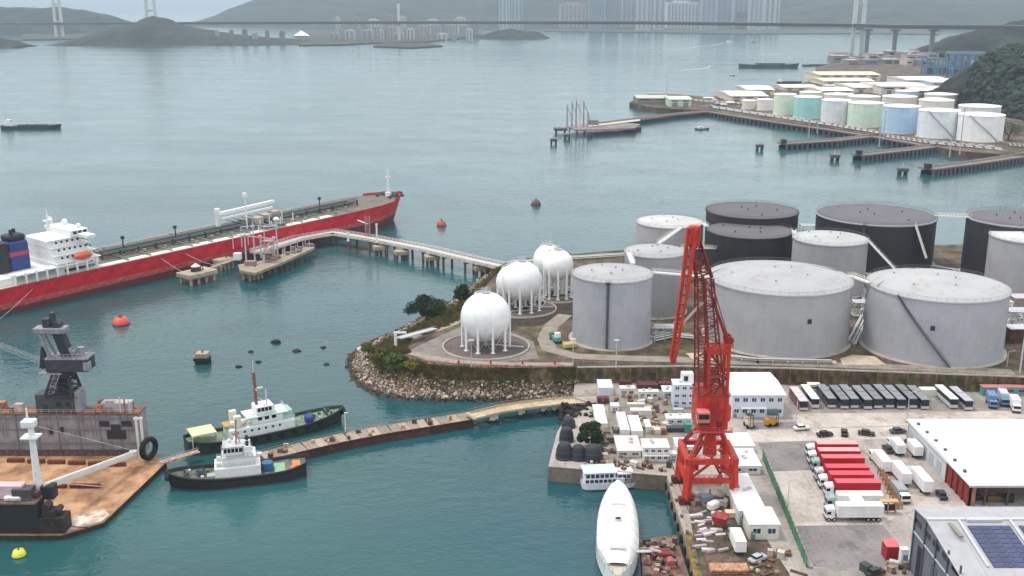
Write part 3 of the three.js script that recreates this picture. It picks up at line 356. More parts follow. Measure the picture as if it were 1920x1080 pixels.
// pipework and pumps between the tanks
function pipeRack(label, list, lev = FARM, n = 5, seed = 1) { const t = thing('pipe_rack', label, 'pipes'), pts = list.map(([x, y]) => P(x, y, lev)), R = rng(seed); for (let k = 0; k < n; k++) { const off = (k - n / 2) * 0.8, y = 0.7 + (k % 2) * 0.5; g().line(pts.map(p => V3(p.x + off * 0.35, p.y + y, p.z + off)), 0.2 + R() * 0.12, 7).mesh('pipe', [C.pipe, C.ltgrey, C.steel, C.offwhite][k % 4], t); } const s = g(); for (let i = 1; i < pts.length; i++) { const m = Math.round(pts[i].distanceTo(pts[i - 1]) / 5); for (let k = 0; k <= m; k++) { const p = pts[i - 1].clone().lerp(pts[i], k / m); s.box(0.3, 0.9, n * 0.85, p.x, p.y, p.z); } } s.mesh('support', C.concrete, t); return t; }
pipeRack('bundle of pale pipes running between the two big front grey tanks', [[1598, 648], [1622, 600], [1625, 560], [1600, 520]], FARM, 6, 3);
pipeRack('pale pipes passing left of the red crane behind the narrow tank', [[1226, 640], [1262, 632], [1300, 636]], FARM, 5, 4);
pipeRack('pale pipes along the shore from jetty to the back tanks', [[952, 497], [1070, 487], [1180, 480], [1330, 476]], FARM, 5, 5);
pipeRack('pipes at the foot of the right picture edge beside the front tank', [[1895, 640], [1900, 600], [1940, 590]], FARM, 5, 6);
pipeRack('pipes on the yard side of the widest grey tank', [[1330, 671], [1420, 680], [1560, 683]], FARM, 3, 8);
pipeRack('tangle of white pipes behind the right front tank', [[1640, 500], [1700, 495], [1760, 505], [1800, 512]], FARM, 6, 7);
{ const R = rng(9); // pump skids: frames of pipes, valves and small vessels
  const skid = (label, x, y, w, d, hgt) => { const p = P(x, y, FARM), t = thing('pump_skid', label, 'pumps', p), f = g(), q = g(), v = g(); f.box(w, 0.25, d, 0, 0, 0); for (const sx of [-1, 1]) for (const sz of [-1, 1]) f.box(0.25, hgt, 0.25, sx * w * 0.48, 0, sz * d * 0.46); f.box(w, 0.22, d, 0, hgt, 0); f.rail([V3(-w / 2, hgt + 0.2, d / 2), V3(w / 2, hgt + 0.2, d / 2), V3(w / 2, hgt + 0.2, -d / 2)], 1.1, 2); f.mesh('frame', C.ltgrey, t); for (let i = 0; i < 9; i++) { const z = (R() - 0.5) * d * 0.8, yy = 0.6 + R() * hgt * 0.8; q.line([V3(-w * 0.6, yy, z), V3(w * (R() - 0.5), yy, z), V3(w * (R() - 0.4), 0.4, z)], 0.16, 6); } q.mesh('pipe', C.pipe, t); for (let i = 0; i < 4; i++) v.cyl(0.6, 0.6, 1.6, (R() - 0.5) * w * 0.8, 0.2, (R() - 0.5) * d * 0.7, 12); v.mesh('vessel', C.offwhite, t); };
  skid('pump frame in the gap between broad black tank and right front tank', 1668, 500, 13, 6, 5); skid('taller pump frame below the pale stair of the broad black tank', 1718, 496, 12, 6, 7); skid('pump frame deep in the gap between the two big front tanks', 1612, 590, 6, 5, 5); skid('pump frame at the right edge beside the front tank', 1905, 612, 8, 6, 6); skid('small pump frame between back black tanks on the shore', 1515, 470, 8, 6, 12); skid('low pump frame left of the crane behind the narrow tank', 1245, 628, 7, 5, 3);
  const col = (label, x, y, h, r) => { const t = thing('lamp_mast', label, 'mast', P(x, y, FARM)); g().cyl(r * 0.6, r, h, 0, 0, 0, 8).mesh('pole', C.ltgrey, t); g().box(1.6, 0.3, 0.5, 0, h, 0).mesh('lamp', C.offwhite, t); };
  col('thin pale mast at the corner of the tank platform behind the rocks', 1074, 688, 9, 0.16); col('thin pale mast at the right edge beside the front tank', 1912, 700, 15, 0.3); col('thin lamp mast in front of the front white sphere', 884, 690, 9, 0.14); col('thin lamp mast by the white containers below the wall', 1155, 690, 9, 0.2);
  const sh = (label, x, y, w, h, d, m) => { const t = thing('pump_house', label, 'shed', P(x, y, FARM)); g().rbox(w, h, d, 0, 0, 0, 0.1).mesh('wall', m, t); g().box(w + 0.5, 0.25, d + 0.5, 0, h, 0).mesh('roof', C.ltgrey, t); g().box(0.9, 2, 0.1, w * 0.2, 0, d / 2 + 0.02).mesh('door', C.dkgrey, t); };
  sh('white hut at the right edge above the dark recess', 1886, 582, 3.4, 3.4, 3, C.white); sh('brown pump house at the right edge by the wall', 1908, 640, 8, 5, 5, C.brown); sh('brown low building at the right edge behind the front tank', 1930, 575, 14, 4, 6, M('#a78d84', 0.8));
}
// ------------------------------------------------------------ white gas spheres on legs
function sphere(label, cx, cy, r, yLeg, turn) {
  const f = P(cx, yLeg, FARM); let z = f.z - 4, R, c; for (let k = 0; k < 5; k++) { c = Q(cx, cy, z); R = (Q(cx + r, cy, z).x - Q(cx - r, cy, z).x) / 2; z = f.z - R * 0.93; }
  const t = thing('gas_sphere', label, 'gas tank', V3(c.x, FARM, z), turn), y = c.y - FARM, m = M('#fbfbfb', 0.4, 'paint', 9);
  g().sph(R, 0, y, 0, 1, 1, 1, 48, 32).mesh('shell', m, t);
  const n = 10; for (let i = 0; i < n; i++) { const a = (i + 0.5) / n * 6.2832, X = Math.sin(a) * R * 0.94, Z = Math.cos(a) * R * 0.94, L = g(); L.cyl(0.42, 0.42, y + R * 0.15, X, 0, Z, 12); L.box(1.3, 0.3, 1.3, X, 0, Z, a); L.mesh('leg', m, t); }
  const br = g(); for (let i = 0; i < n; i++) { const a = (i + 0.5) / n * 6.2832, b = (i + 1.5) / n * 6.2832, k = R * 0.94; br.rod(V3(Math.sin(a) * k, 0.6, Math.cos(a) * k), V3(Math.sin(b) * k, y - R * 0.35, Math.cos(b) * k), 0.06, 4); br.rod(V3(Math.sin(b) * k, 0.6, Math.cos(b) * k), V3(Math.sin(a) * k, y - R * 0.35, Math.cos(a) * k), 0.06, 4); } br.mesh('brace', C.ltgrey, t);
  g().cyl(1.6, 1.6, 0.15, 0, y + R + 0.15, 0, 20).rail([...Array(13)].map((_, i) => V3(Math.sin(i / 12 * 6.283) * 1.6, y + R + 0.3, Math.cos(i / 12 * 6.283) * 1.6)), 1.1, 0.9).cyl(0.3, 0.3, 1.6, 0.3, y + R, 0, 8).cyl(0.25, 0.25, 1.2, -0.6, y + R, 0.3, 8).mesh('top_platform', C.ltgrey, t);
  const st = g(), rl = []; for (let i = 0; i <= 44; i++) { const f2 = i / 44, el = mix(-0.35, 1.45, f2), a = mix(2.6, 4.4, f2), k = (R + 0.4) * Math.cos(el); const p = V3(Math.sin(a) * k, y + Math.sin(el) * (R + 0.4), Math.cos(a) * k); st.box(0.8, 0.1, 0.5, p.x, p.y, p.z, a); rl.push(p.clone().add(V3(0, 1, 0))); } st.line(rl, 0.04, 4); st.mesh('stair', C.offwhite, t);
  g().cyl(0.3, 0.3, y - R + 0.3, 0, 0, 0, 10).rod(V3(0, 1, 0), V3(R * 1.5, 1, R * 0.4), 0.22, 8).mesh('drain_pipe', C.ltgrey, t);
  g().lathe([[R * 1.75, 0.05], [R * 1.75, 0.6], [R * 1.68, 0.6], [R * 1.68, 0.02]], 48).mesh('bund', C.concrete, t); g().lathe([[R * 1.66, 0.12], [0.01, 0.12]], 48).mesh('slab', M('#6f645e', 0.95, 'concrete', 13), t);
  return { t, c, R, z };
}
const S1 = sphere('largest and nearest white gas sphere, at the front of the row', 911, 594, 47.5, 664, 0);
sphere('white gas sphere in the middle of the row, nearer one of its pair', 979, 526, 37.5, 589, 0.2);
sphere('white gas sphere half hidden behind the left of the middle one', 964, 529, 34, 577, 0.4);
sphere('white gas sphere at the back of the row, nearer one of its pair', 1029, 487, 29.5, 555, 0.1);
sphere('white gas sphere half hidden behind the right of the back one', 1046, 496, 29, 563, 0.3);
// things on the point
{ const p = P(742, 652, FARM), t = thing('pipe_trestle', 'white post frame with a pale ramp at the west end of the rocky point', 'trestle', p); g().box(0.9, 5, 0.9, 0, 0, 0).mesh('post', C.white, t); g().box(4.2, 0.5, 0.7, 1.6, 5, 0).mesh('beam', C.white, t); const e = P(815, 620, FARM).sub(p); g().beam(V3(1, 3, -1), V3(e.x, 0.8, e.z), 2.4, 0.35).mesh('ramp', C.ltgrey, t); g().rail([V3(1.2, 3.2, 0.2), V3(e.x, 1, e.z + 1.2)], 1, 2).mesh('railing', C.offwhite, t);
  const q = P(1042, 640, FARM), k = thing('site_truck', 'small green truck with a white box parked between sphere and narrow tank', 'truck', q, 1.9); g().rbox(2.2, 1.9, 2.1, 2.6, 0.6, 0, 0.2).mesh('cab', C.green, k); g().box(0.1, 0.8, 1.8, 3.7, 1.5, 0).mesh('windscreen', C.glass, k); g().rbox(4.2, 1.2, 2.2, -0.8, 0.8, 0, 0.08).mesh('cargo_bed', C.teal, k); g().rbox(1.6, 1.6, 1.8, -1.6, 2, 0, 0.1).mesh('box', C.white, k); for (const x of [-2, 2.4]) for (const s of [-1, 1]) g().cylz(0.5, 0.3, x, 0.5, s * 1).mesh('wheel', C.tyre, k);
  const r = P(1068, 652, FARM), y = thing('skip', 'pale yellow open skip beside the small green truck', 'skip', r, 0.3); g().side([[-1.2, 0.4], [-1.6, 1.7], [1.6, 1.7], [1.2, 0.4]], -2, 2).mesh('body', M('#c9c77e', 0.7), y); g().box(3.6, 0.06, 2.6, 0, 1.72, 0).mesh('load', C.tan, y);
  const hy = thing('fire_hydrant', 'row of small red fire hydrants along the pink path on the point', 'hydrant', P(760, 662, FARM)); for (let i = 0; i < 5; i++) { const v = P(800 + i * 60, 683, FARM).sub(hy.position); g().cyl(0.3, 0.35, 1.1, v.x, 0, v.z, 10).sph(0.32, v.x, 1.1, v.z).mesh('post', C.red, hy); }
  const rw = thing('red_pipe', 'faded red fire pipe laid along the south edge of the point', 'pipe', V3(0, 0, 0)); g().line([P(800, 682, FARM + 0.6), P(960, 689, FARM + 0.6), P(1070, 687, FARM + 0.6)], 0.15, 6).mesh('pipe', M('#a3605a', 0.6), rw); const sp = g(); for (let i = 0; i < 12; i++) { const v = P(805 + i * 24, 682.5 + i * 0.5, FARM); sp.box(0.3, 0.5, 0.5, v.x, v.y, v.z); } sp.mesh('support', C.concrete, rw);
}
// ------------------------------------------------------------ trees and shrubs
function tree(name, label, cat, pos, w, h, trunkH, seed, cols, nLeaf = 5200) {
  const t = thing(name, label, cat, pos), R = rng(seed), tr = g(); const tips = [];
  tr.rod(V3(0, -0.3, 0), V3(0.2, trunkH, 0.1), w * 0.035, 8, w * 0.024);
  for (let i = 0; i < 9; i++) { const a = i / 9 * 6.28 + R(), e = V3(Math.cos(a) * w * 0.34 * (0.5 + R() * 0.5), trunkH + (h - trunkH) * (0.25 + 0.6 * R()), Math.sin(a) * w * 0.34 * (0.5 + R() * 0.5)); tr.rod(V3(0.2, trunkH * 0.9, 0.1), e, w * 0.014, 5, w * 0.006); tips.push(e); }
  tr.mesh('trunk', M('#4a3a2c', 0.9), t);
  const cl = []; const nc = 34; for (let i = 0; i < nc; i++) { const a = R() * 6.28, el = R(), rr = Math.sqrt(R()); const yy = mix(trunkH * 0.75, h, el), prof = Math.sin(clamp(0.12 + el * 0.86) * Math.PI) ** 0.6; cl.push([Math.cos(a) * w / 2 * prof * rr, yy, Math.sin(a) * w / 2 * prof * rr, w * (0.1 + 0.09 * R())]); }
  const per = Math.floor(nLeaf / nc / cols.length) * cols.length;
  cols.forEach((c, ci) => { const pos2 = []; cl.forEach((k) => { for (let i = 0; i < per / cols.length; i++) { const d = Math.cbrt(R()) * k[3], a = R() * 6.28, b = Math.acos(2 * R() - 1), x = k[0] + d * Math.sin(b) * Math.cos(a), y = k[1] + d * Math.cos(b) * 0.8, z = k[2] + d * Math.sin(b) * Math.sin(a); const s = 0.22 + 0.2 * R(), u = V3(R() - 0.5, R() - 0.5, R() - 0.5).normalize().multiplyScalar(s), v = V3(R() - 0.5, R() - 0.5, R() - 0.5).normalize().multiplyScalar(s * 0.6); pos2.push(x - u.x, y - u.y, z - u.z, x + v.x, y + v.y, z + v.z, x + u.x, y + u.y, z + u.z, x - u.x, y - u.y, z - u.z, x + u.x, y + u.y, z + u.z, x - v.x, y - v.y, z - v.z); } }); const b = new THREE.BufferGeometry(); b.setAttribute('position', new THREE.Float32BufferAttribute(pos2, 3)); b.computeVertexNormals(); const m = new THREE.Mesh(b, new THREE.MeshStandardMaterial({ color: c, roughness: 0.9, side: THREE.DoubleSide })); m.name = 'crown'; m.castShadow = m.receiveShadow = true; t.add(m); });
  return t;
}
tree('tree', 'broad dark green tree overhanging the north shore of the rocky point', 'tree', P(800, 600, 7), 13, 8.5, 2, 3, ['#22351f', '#2f4526'], 9000);
tree('tree', 'small dark tree partly hidden behind the front white sphere', 'tree', P(868, 566, 8), 7, 6.5, 1.8, 4, ['#24381f', '#34492a']);
tree('bush', 'rounded green bush on the south west corner of the point', 'bush', P(738, 692, 6), 7.5, 4.6, 0.7, 5, ['#4c5a2a', '#5d682f']);
tree('bush', 'small olive bush at the western tip of the point', 'bush', P(690, 660, 5), 5, 3, 0.5, 6, ['#586028', '#767538'], 3000);
tree('bush', 'low yellow green bush just below the white post frame', 'bush', P(715, 672, 6.5), 5.5, 3, 0.5, 7, ['#6e6c30', '#55602a'], 3000);
tree('bush', 'dry yellow bush at the south edge of the point', 'bush', P(775, 690, 7), 6, 2.6, 0.5, 8, ['#8a7c3c', '#6b6a33'], 3000);
tree('tree', 'dark green tree among the sheds at the quay corner', 'tree', P(1108, 838, YARD), 7, 6.5, 2, 9, ['#1f3319', '#2c4420'], 7000);
{ // rocks and blocks standing in the shallow water
  const R = rng(44); for (const [x, y, s, l] of [[517, 642, 2, 'largest dark rock awash off the point'], [557, 659, 1.5, 'dark rock awash second nearest the point'], [448, 688, 1.2, 'small dark rock awash nearest the tugs'], [470, 660, 1, 'faint low rock awash left of the largest one'], [484, 679, 1.1, 'small rock with white gulls droppings awash'], [606, 652, 1, 'small rock awash closest to the point, upper one'], [612, 684, 1, 'small rock awash closest to the point, lower one']]) { const b = new THREE.IcosahedronGeometry(1, 2), pa = b.attributes.position; for (let i = 0; i < pa.count; i++) { const X = pa.getX(i), Y = pa.getY(i), Z = pa.getZ(i), k = 0.6 + 0.7 * vnoise(X * 1.6 + 9, Y * 1.6 + Z + 9, 64, 64, x); pa.setXYZ(i, X * k * s * 1.15, Y * k * s * 0.6, Z * k * s * 0.8); } b.computeVertexNormals(); const m = g().add(b).mesh('rock', M('#4a4641', 0.9, 'soil', 3)); m.position.copy(P(x, y, 0)); tag(m, l, 'rock'); }
  const t = thing('mooring_block', 'squat concrete block with black fenders standing alone in the water', 'mooring block', P(381, 680, 0)); g().rbox(4.6, 2.4, 4, 0, -0.3, 0, 0.2).mesh('base', C.black, t); g().rbox(4.2, 2.1, 3.4, 0, 1.6, -0.1, 0.15).mesh('block', C.pier, t); g().cyl(0.3, 0.35, 0.8, 0, 3.7, 0, 8).mesh('bollard', C.dkgrey, t); for (const s of [-1, 1]) g().cylz(0.6, 0.8, s * 2.4, 1.4, 1).mesh('fender', C.tyre, t);
}

// ============================================================ RED TANKER AND ITS JETTY
{
  const a = P(0, 592, 0), b = P(690, 436, 0), dir = b.clone().sub(a).normalize(), nrm = V3(-dir.z, 0, dir.x); // nrm: towards the viewer
  const B = 33, L = 285, stem = b.clone().addScaledVector(nrm, -B / 2).addScaledVector(dir, 34), org = stem.clone().addScaledVector(dir, -L), turn = Math.atan2(-dir.z, dir.x);
  const t = thing('oil_tanker', 'long red oil tanker with white bridge moored along the jetty', 'ship', org, turn);
  const hf = hullForm({ L, B, y1: 9.6, y0: -3, bow: 0.9, stern: 0.12, sternK: 0.25, rake: 5, flare: 0.82, n: 70, bul: 0.9, sheer: 0 }); const d0 = (x) => 9.6 + 3.4 * sstep(0.9, 0.93, x);
  hf.dy = d0; const hull = hullForm({ L, B, y1: 9.6, y0: -8, bow: 0.9, stern: 0.12, sternK: 0.25, rake: 7, flare: 0.84, pw: 2.1, n: 70, bul: 0.35, sheer: 0.6, fwd: 1 });
  hull.skin(() => 3.6, hull.dy).mesh('hull', M('#dc1630', 0.45, 'weather', 12), t); hull.skin(() => 1.5, () => 3.6).mesh('faded_band', M('#c9605f', 0.6, 'rust', 9), t);
  t.rotation.order = 'YXZ'; t.rotation.z = 0.0125; hull.skin(() => -8, () => 1.5).mesh('boot_top', M('#5c2a2c', 0.6, 'streak', 9), t);
  hull.deck(0.1, 0).mesh('deck', M('#78726b', 0.8, 'concrete', 18), t); { const c = g(); c.box(L * 0.7, 0.05, 4.6, L * 0.5, 9.52, 12.6); c.mesh('white_walkway', M('#eeebe4', 0.7), t); }; hull.rim(0.35).mesh('gunwale', M('#c22b33', 0.5), t);
  const wx = (px, off = 0, h = 10) => { let lo = 0, hi = L; for (let k = 0; k < 40; k++) { const m = (lo + hi) / 2, p = org.clone().addScaledVector(dir, m).addScaledVector(nrm, off); p.y = h; if (proj(p)[0] < px) lo = m; else hi = m; } return lo; };
  // forecastle
  { const c = g(); const rows = []; const ts = [...Array(20)].map((_, i) => 0.955 + 0.045 * i / 19); for (const [y, k] of [[9.55, 1], [12.8, 1.02]]) for (const sg of [1]) { } for (const sg of [-1, 1]) { const r0 = ts.map(q => { const p = hull.at(q, 1, sg, -8, hull.dy(q)); return V3(p.x, p.y - 0.02, p.z); }), r1 = r0.map((p, i) => V3(p.x + 0.3 * (i / 19), 11.3, p.z * 1.01)); c.add(grid(sg > 0 ? [r0, r1] : [r1, r0])); rows.push(r1); } const x0 = rows[0][0].x, z0 = rows[1][0].z;  c.mesh('forecastle', M('#dc1630', 0.45, 'weather', 12), t);
    g().cylz(1.2, 3, x0 + 9, 11, -4).cylz(1.2, 3, x0 + 9, 11, 4).box(3, 1.2, 12, x0 + 9, 9.7, 0).box(1.6, 1.6, 1.6, x0 + 4, 9.7, 5).box(1.6, 1.6, 1.6, x0 + 4, 9.7, -5).box(1.4, 1.8, 3, x0 + 17, 9.7, 0).box(1.2, 1.4, 1.2, x0 + 13, 9.7, 6).box(1.2, 1.4, 1.2, x0 + 13, 9.7, -6).mesh('windlass', M('#4c4f42', 0.7), t);
    const fx = wx(729, 0, 13); g().cyl(0.45, 0.8, 15, fx, 9.8, 0, 10).box(0.7, 0.3, 3.4, fx, 21, 0).cyl(0.2, 0.3, 2, fx, 24.6, 0, 6).box(2, 2.4, 3.4, fx, 9.9, 0).mesh('foremast', C.white, t); }
  // cargo pipes, catwalk and deck gear
  const xa = wx(185), xb = L * 0.9; for (let i = 0; i < 6; i++) g().cylx(0.42 + 0.14 * (i % 2), xb - xa, (xa + xb) / 2, 10.5 + (i % 3) * 0.15, -8.5 + i * 1.9, 8).mesh('cargo_pipe', [C.dkgrey, M('#5f7a6c', 0.6), C.char, M('#7a4b43', 0.6), C.dkgrey, M('#52655f', 0.6)][i], t);
  { const c = g().box(xb - xa, 0.3, 1.6, (xa + xb) / 2, 12.2, 3.4); for (let x = xa; x < xb; x += 9) c.box(0.3, 2.6, 1.4, x, 9.6, 3.4); c.rail([V3(xa, 12.5, 4.1), V3(xb, 12.5, 4.1)], 1.1, 4, 0.06); c.rail([V3(xa, 12.5, 2.7), V3(xb, 12.5, 2.7)], 1.1, 4, 0.06); c.mesh('catwalk', M('#4a4f52', 0.7), t); }
  { const R = rng(8), c = g(), d = g(); for (let x = xa + 6; x < xb - 6; x += 11) { for (const z of [-11, -8.5, 7.5, 11.5]) { if (R() < 0.7) c.cyl(0.9, 0.9, 1.1, x + R() * 4, 9.5, z, 10); if (R() < 0.5) d.box(1.2, 1.4 + R(), 1.2, x + R() * 5, 9.5, z * 0.95); } d.box(0.35, 0.9, 29, x, 9.5, 0); } c.mesh('tank_hatch', M('#6d7a6c', 0.7), t); d.mesh('deck_fitting', M('#9a968a', 0.7), t); hull.rim && 0;
    const e = g(); for (const s of [-1, 1]) e.rail([V3(26, 9.5, s * (B / 2 - 0.5)), V3(L * 0.8, 9.5, s * (B / 2 - 0.5))], 1.1, 4.5, 0.05); e.mesh('railing', C.offwhite, t); for (const px of [232, 330, 600]) { const x = wx(px, 0, 14); g().cyl(0.25, 0.35, 7, x, 9.6, 0, 8).box(1.2, 1.4, 1.2, x, 16, 0).mesh('vent_mast', C.char, t); } }
  // manifold amidships with the white hose crane
  { const x0 = wx(425), x1 = wx(540); const m = g(); for (let i = 0; i < 5; i++) m.cylz(0.35, B - 3, mix(x0, x1, 0.3 + i * 0.12), 11.6, 0, 8); m.box(12, 0.6, 5, mix(x0, x1, 0.5), 10.8, 12).box(12, 0.6, 5, mix(x0, x1, 0.5), 10.8, -12); m.mesh('manifold', C.steel, t);
    g().box(1.8, 8, 1.8, x0, 9.6, -6).beam(V3(x0, 17.4, -6), V3(x1 - 2, 18, -8), 1.7, 1.5).beam(V3(x0, 15.5, -3), V3(x1 - 6, 16, -4), 0.8, 0.8).box(1.2, 6, 1.2, x1 - 8, 9.6, -7).cyl(1.4, 1.4, 3, x0, 17.2, -6, 12).mesh('hose_crane', C.white, t);
    const k = wx(455); g().cyl(0.3, 0.45, 18, k, 9.6, 4, 8).box(1.6, 2.2, 2, k, 25.5, 4).mesh('radio_mast', C.white, t);
    const b2 = g(); for (let i = 0; i < 3; i++) b2.rbox(4.2, 3.4, 4.6, mix(x0, x1, 0.42 + i * 0.2), 11.2, 4 - i * 3, 0.15); b2.mesh('deck_house', M('#b8a9a0', 0.7), t); g().sph(1.7, wx(505), 11.6, 6, 1, 0.9, 1).mesh('white_dome', C.white, t);
    const hand = g(); for (let i = 0; i < 8; i++) hand.box(0.4, 3 + (i % 3) * 2, 0.4, mix(x0, x1, 0.25 + i * 0.09), 9.6, 13 - (i % 2) * 3); hand.mesh('stanchion', C.offwhite, t); }
  // accommodation block, funnel, mast, lifeboat
  { const xf = wx(157, 0, 14), xr = xf - 21; const w = [31, 28, 24, 21, 21], s = g(); for (let i = 0; i < 4; i++) { const tier = g().rbox(19 - i * 1.3, 2.95, w[i] - 4, xf - 10 - i * 0.8, 11.4 + i * 3, 0, 0.2); tier.mesh('tier', C.white, t); const wi = g(); for (let k = 0; k < 11; k++) { wi.box(0.1, 0.9, 0.9, xf - 10 - i * 0.4 + (19 - i * 1.3) / 2 + 0.02, 12.6 + i * 3, -11 + k * 2.2); } for (let k = 0; k < 6; k++) wi.box(0.9, 0.9, 0.1, xf - 16 + k * 2.4, 12.6 + i * 3, (w[i] - 4) / 2 + 0.02); wi.mesh('porthole', C.glass, t); g().box(20 - i * 1.2, 0.22, w[i] - 1.5, xf - 10 - i * 0.4, 14.3 + i * 3, 0).rail([V3(xf - 19, 14.5 + i * 3, w[i] / 2 - 0.8), V3(xf - 1, 14.5 + i * 3, w[i] / 2 - 0.8)], 1, 2, 0.05).mesh('deck_edge', C.white, t); }
    g().rbox(8, 3, 20, xf - 6, 23.3, 0, 0.25).mesh('wheelhouse', C.white, t); const wg = g(); for (let k = 0; k < 9; k++) wg.box(0.12, 1.2, 1.7, xf - 1.95, 24.6, -8.4 + k * 2.1); for (let k = 0; k < 3; k++) wg.box(1.7, 1.2, 0.12, xf - 8 + k * 2.2, 24.6, 10.02); wg.mesh('window', C.glass, t); for (const z of [-13.5, 13.5]) g().rbox(4, 1.6, 8, xf - 5, 23.2, z, 0.2).mesh('bridge_wing', C.white, t);
    g().cyl(0.5, 0.9, 6.5, xf - 14, 25.8, 0, 10).box(1, 0.5, 7, xf - 14, 29.5, 0).box(0.6, 0.5, 3.6, xf - 13.2, 31.2, 0).cyl(0.2, 0.3, 3, xf - 14, 32.2, 0, 6).sph(1, xf - 14, 30.6, 2.2).mesh('mast', C.white, t); g().sph(1.3, xf - 4, 27.4, -5).sph(1, xf - 4, 27.2, 6).mesh('radar_dome', C.white, t);
    const fx = wx(27, 0, 24); g().rbox(9, 14.5, 8, fx, 10.5, 0, 1.4).mesh('funnel', M('#27427f', 0.5, 'paint', 5), t); g().rbox(9.2, 3.8, 8.2, fx, 17.7, 0, 1.3).mesh('funnel_band', M('#b0485a', 0.5), t); g().rbox(8, 3, 7, fx, 24.5, 0, 1.4).cyl(0.7, 0.7, 2.5, fx - 1.6, 27, 2, 10).cyl(0.7, 0.7, 2, fx + 1.6, 27, -2, 10).mesh('funnel_cap', M('#1a2236', 0.6), t); g().rbox(5, 13, 9.5, fx - 7.4, 12, 0, 0.4).mesh('engine_casing', C.char, t);
    const lx = wx(155, 13, 15); g().sph(1, lx, 15.8, 14, 4.2, 1.6, 1.6, 20, 12).mesh('lifeboat', M('#e0603f', 0.5), t); g().box(8, 0.4, 3.6, lx, 13.6, 14).box(0.5, 4, 0.5, lx - 3, 13.6, 13).box(0.5, 4, 0.5, lx + 3, 13.6, 13).mesh('davit', C.white, t);
    const pl = wx(30, 15, 10), pr = wx(192, 15, 10); g().box(pr - pl - 6, 0.5, 5, (pl + pr) / 2 - 3, 13.1, 13).box(pr - pl - 20, 2.4, 3, (pl + pr) / 2 - 9, 10, 11.5).mesh('upper_deck', C.white, t); for (let x = pl; x < pr; x += 4.4) g().box(0.7, 4.5, 0.7, x, 9.6, 15.6).mesh('pillar', C.white, t);
    g().rbox(xf - 20, 3, 26, (xf - 16) / 2 + 2, 9.6, 0, 0.2).rail([V3(4, 12.6, 13), V3(xf - 18, 12.6, 13)], 1.1, 2, 0.06).mesh('poop_house', C.white, t); for (let i = 0; i < 7; i++) g().rbox(2 + (i % 3), 1.6 + (i % 2), 2.4, 6 + i * 5.2, 12.6, 9 - (i % 3) * 3, 0.2).mesh('deck_locker', i % 3 ? C.white : C.ltgrey, t); }
  // jetty: trestle from the shore, elbow, loading platform and dolphins
  const LV = 6;
  const trestle = (name, label, list, w, piles, matl, seed) => { const t2 = thing(name, label, 'jetty'); const pts = list.map(([x, y]) => P(x, y, LV)); for (let i = 1; i < pts.length; i++) { const n = Math.max(1, Math.round(pts[i].distanceTo(pts[i - 1]) / 14)); for (let k = 0; k < n; k++) { const p = pts[i - 1].clone().lerp(pts[i], k / n), q = pts[i - 1].clone().lerp(pts[i], (k + 0.99) / n), pp = p.clone(), c = g(); c.beam(p.setY(LV - 0.4), q.setY(LV - 0.4), w, 0.8).mesh('deck_slab', matl, t2); const d = q.clone().sub(p).normalize().cross(UP); for (const s of piles) { const o = pp.clone().addScaledVector(d, s * w * 0.42); g().cyl(0.6, 0.6, LV + 1.2, o.x, -2, o.z, 10).mesh('pile', C.pile, t2); } const cb = pp.clone(); g().beam(cb.clone().addScaledVector(d, -w * 0.5).setY(LV - 1.3), cb.clone().addScaledVector(d, w * 0.5).setY(LV - 1.3), 1.2, 0.9).mesh('cross_head', C.pile, t2); } } return { t: t2, pts }; };
  const tr = trestle('jetty', 'long white railed trestle jetty from the shore to the red tanker', [[958, 503], [880, 486], [800, 467], [700, 448], [625, 436], [560, 447], [478, 473]], 6.5, [-1, 1], M('#dcd5c8', 0.8, 'concrete', 12), 1);
  { const off = (k) => tr.pts.map((p, i) => { const a2 = tr.pts[Math.max(0, i - 1)], b2 = tr.pts[Math.min(tr.pts.length - 1, i + 1)], d = b2.clone().sub(a2).normalize().cross(UP); return p.clone().addScaledVector(d, k); }); for (const k of [-3.1, 3.1]) g().rail(off(k), 1.3, 2.6, 0.09).mesh('railing', C.white, tr.t); for (let i = 0; i < 4; i++) g().line(off(-2.4 + i * 0.7).map(p => p.clone().setY(LV + 0.6)), 0.22, 7).mesh('pipe', [C.pipe, C.offwhite, C.ltgrey, C.pipe][i], tr.t); g().line(off(2.2).map(p => p.clone().setY(LV + 0.5)), 0.2, 6).mesh('fire_pipe', M('#b07a76', 0.6), tr.t); }
  { const t3 = thing('loading_platform', 'concrete loading platform with pipe arms beside the red tanker', 'jetty'); const pl = pxz([[446, 496], [450, 507], [478, 512], [530, 491], [590, 464], [583, 459], [530, 476], [480, 491]], LV - 1); g().ext(pl, LV - 2.2, LV - 1).mesh('deck', M('#ab9c89', 0.85, 'concrete', 12), t3); { const R2 = rng(14), c = g(), d = g(); for (let i = 0; i < 26; i++) { const f = R2(), v = P(mix(470, 584, f), mix(502, 464, f) - R2() * 7, LV - 1); c.box(0.3, 1.5 + R2() * 3.5, 0.3, v.x, LV - 1, v.z); if (i % 2) d.rbox(1 + R2() * 2, 0.8 + R2() * 1.4, 1 + R2(), v.x + 1, LV - 1, v.z, 0.1); } stuff(c.mesh('pipe_post', C.ltgrey, t3)); stuff(d.mesh('valve_box', M('#8f7d76', 0.7), t3)); }; const R = rng(12); const a3 = P(458, 518, 0), b3 = P(588, 474, 0); for (let i = 0; i < 14; i++) { const p = a3.clone().lerp(b3, i / 13); g().cyl(0.8, 0.8, 6, p.x + (R() - 0.5), -2, p.z - 1, 10).mesh('pile', C.pile, t3); } g().rail(pxz([[450, 507], [478, 514], [530, 494], [586, 467]], LV - 1).map(([x, z]) => V3(x, LV - 1, z)), 1.1, 2.2, 0.06).mesh('railing', C.cream, t3);
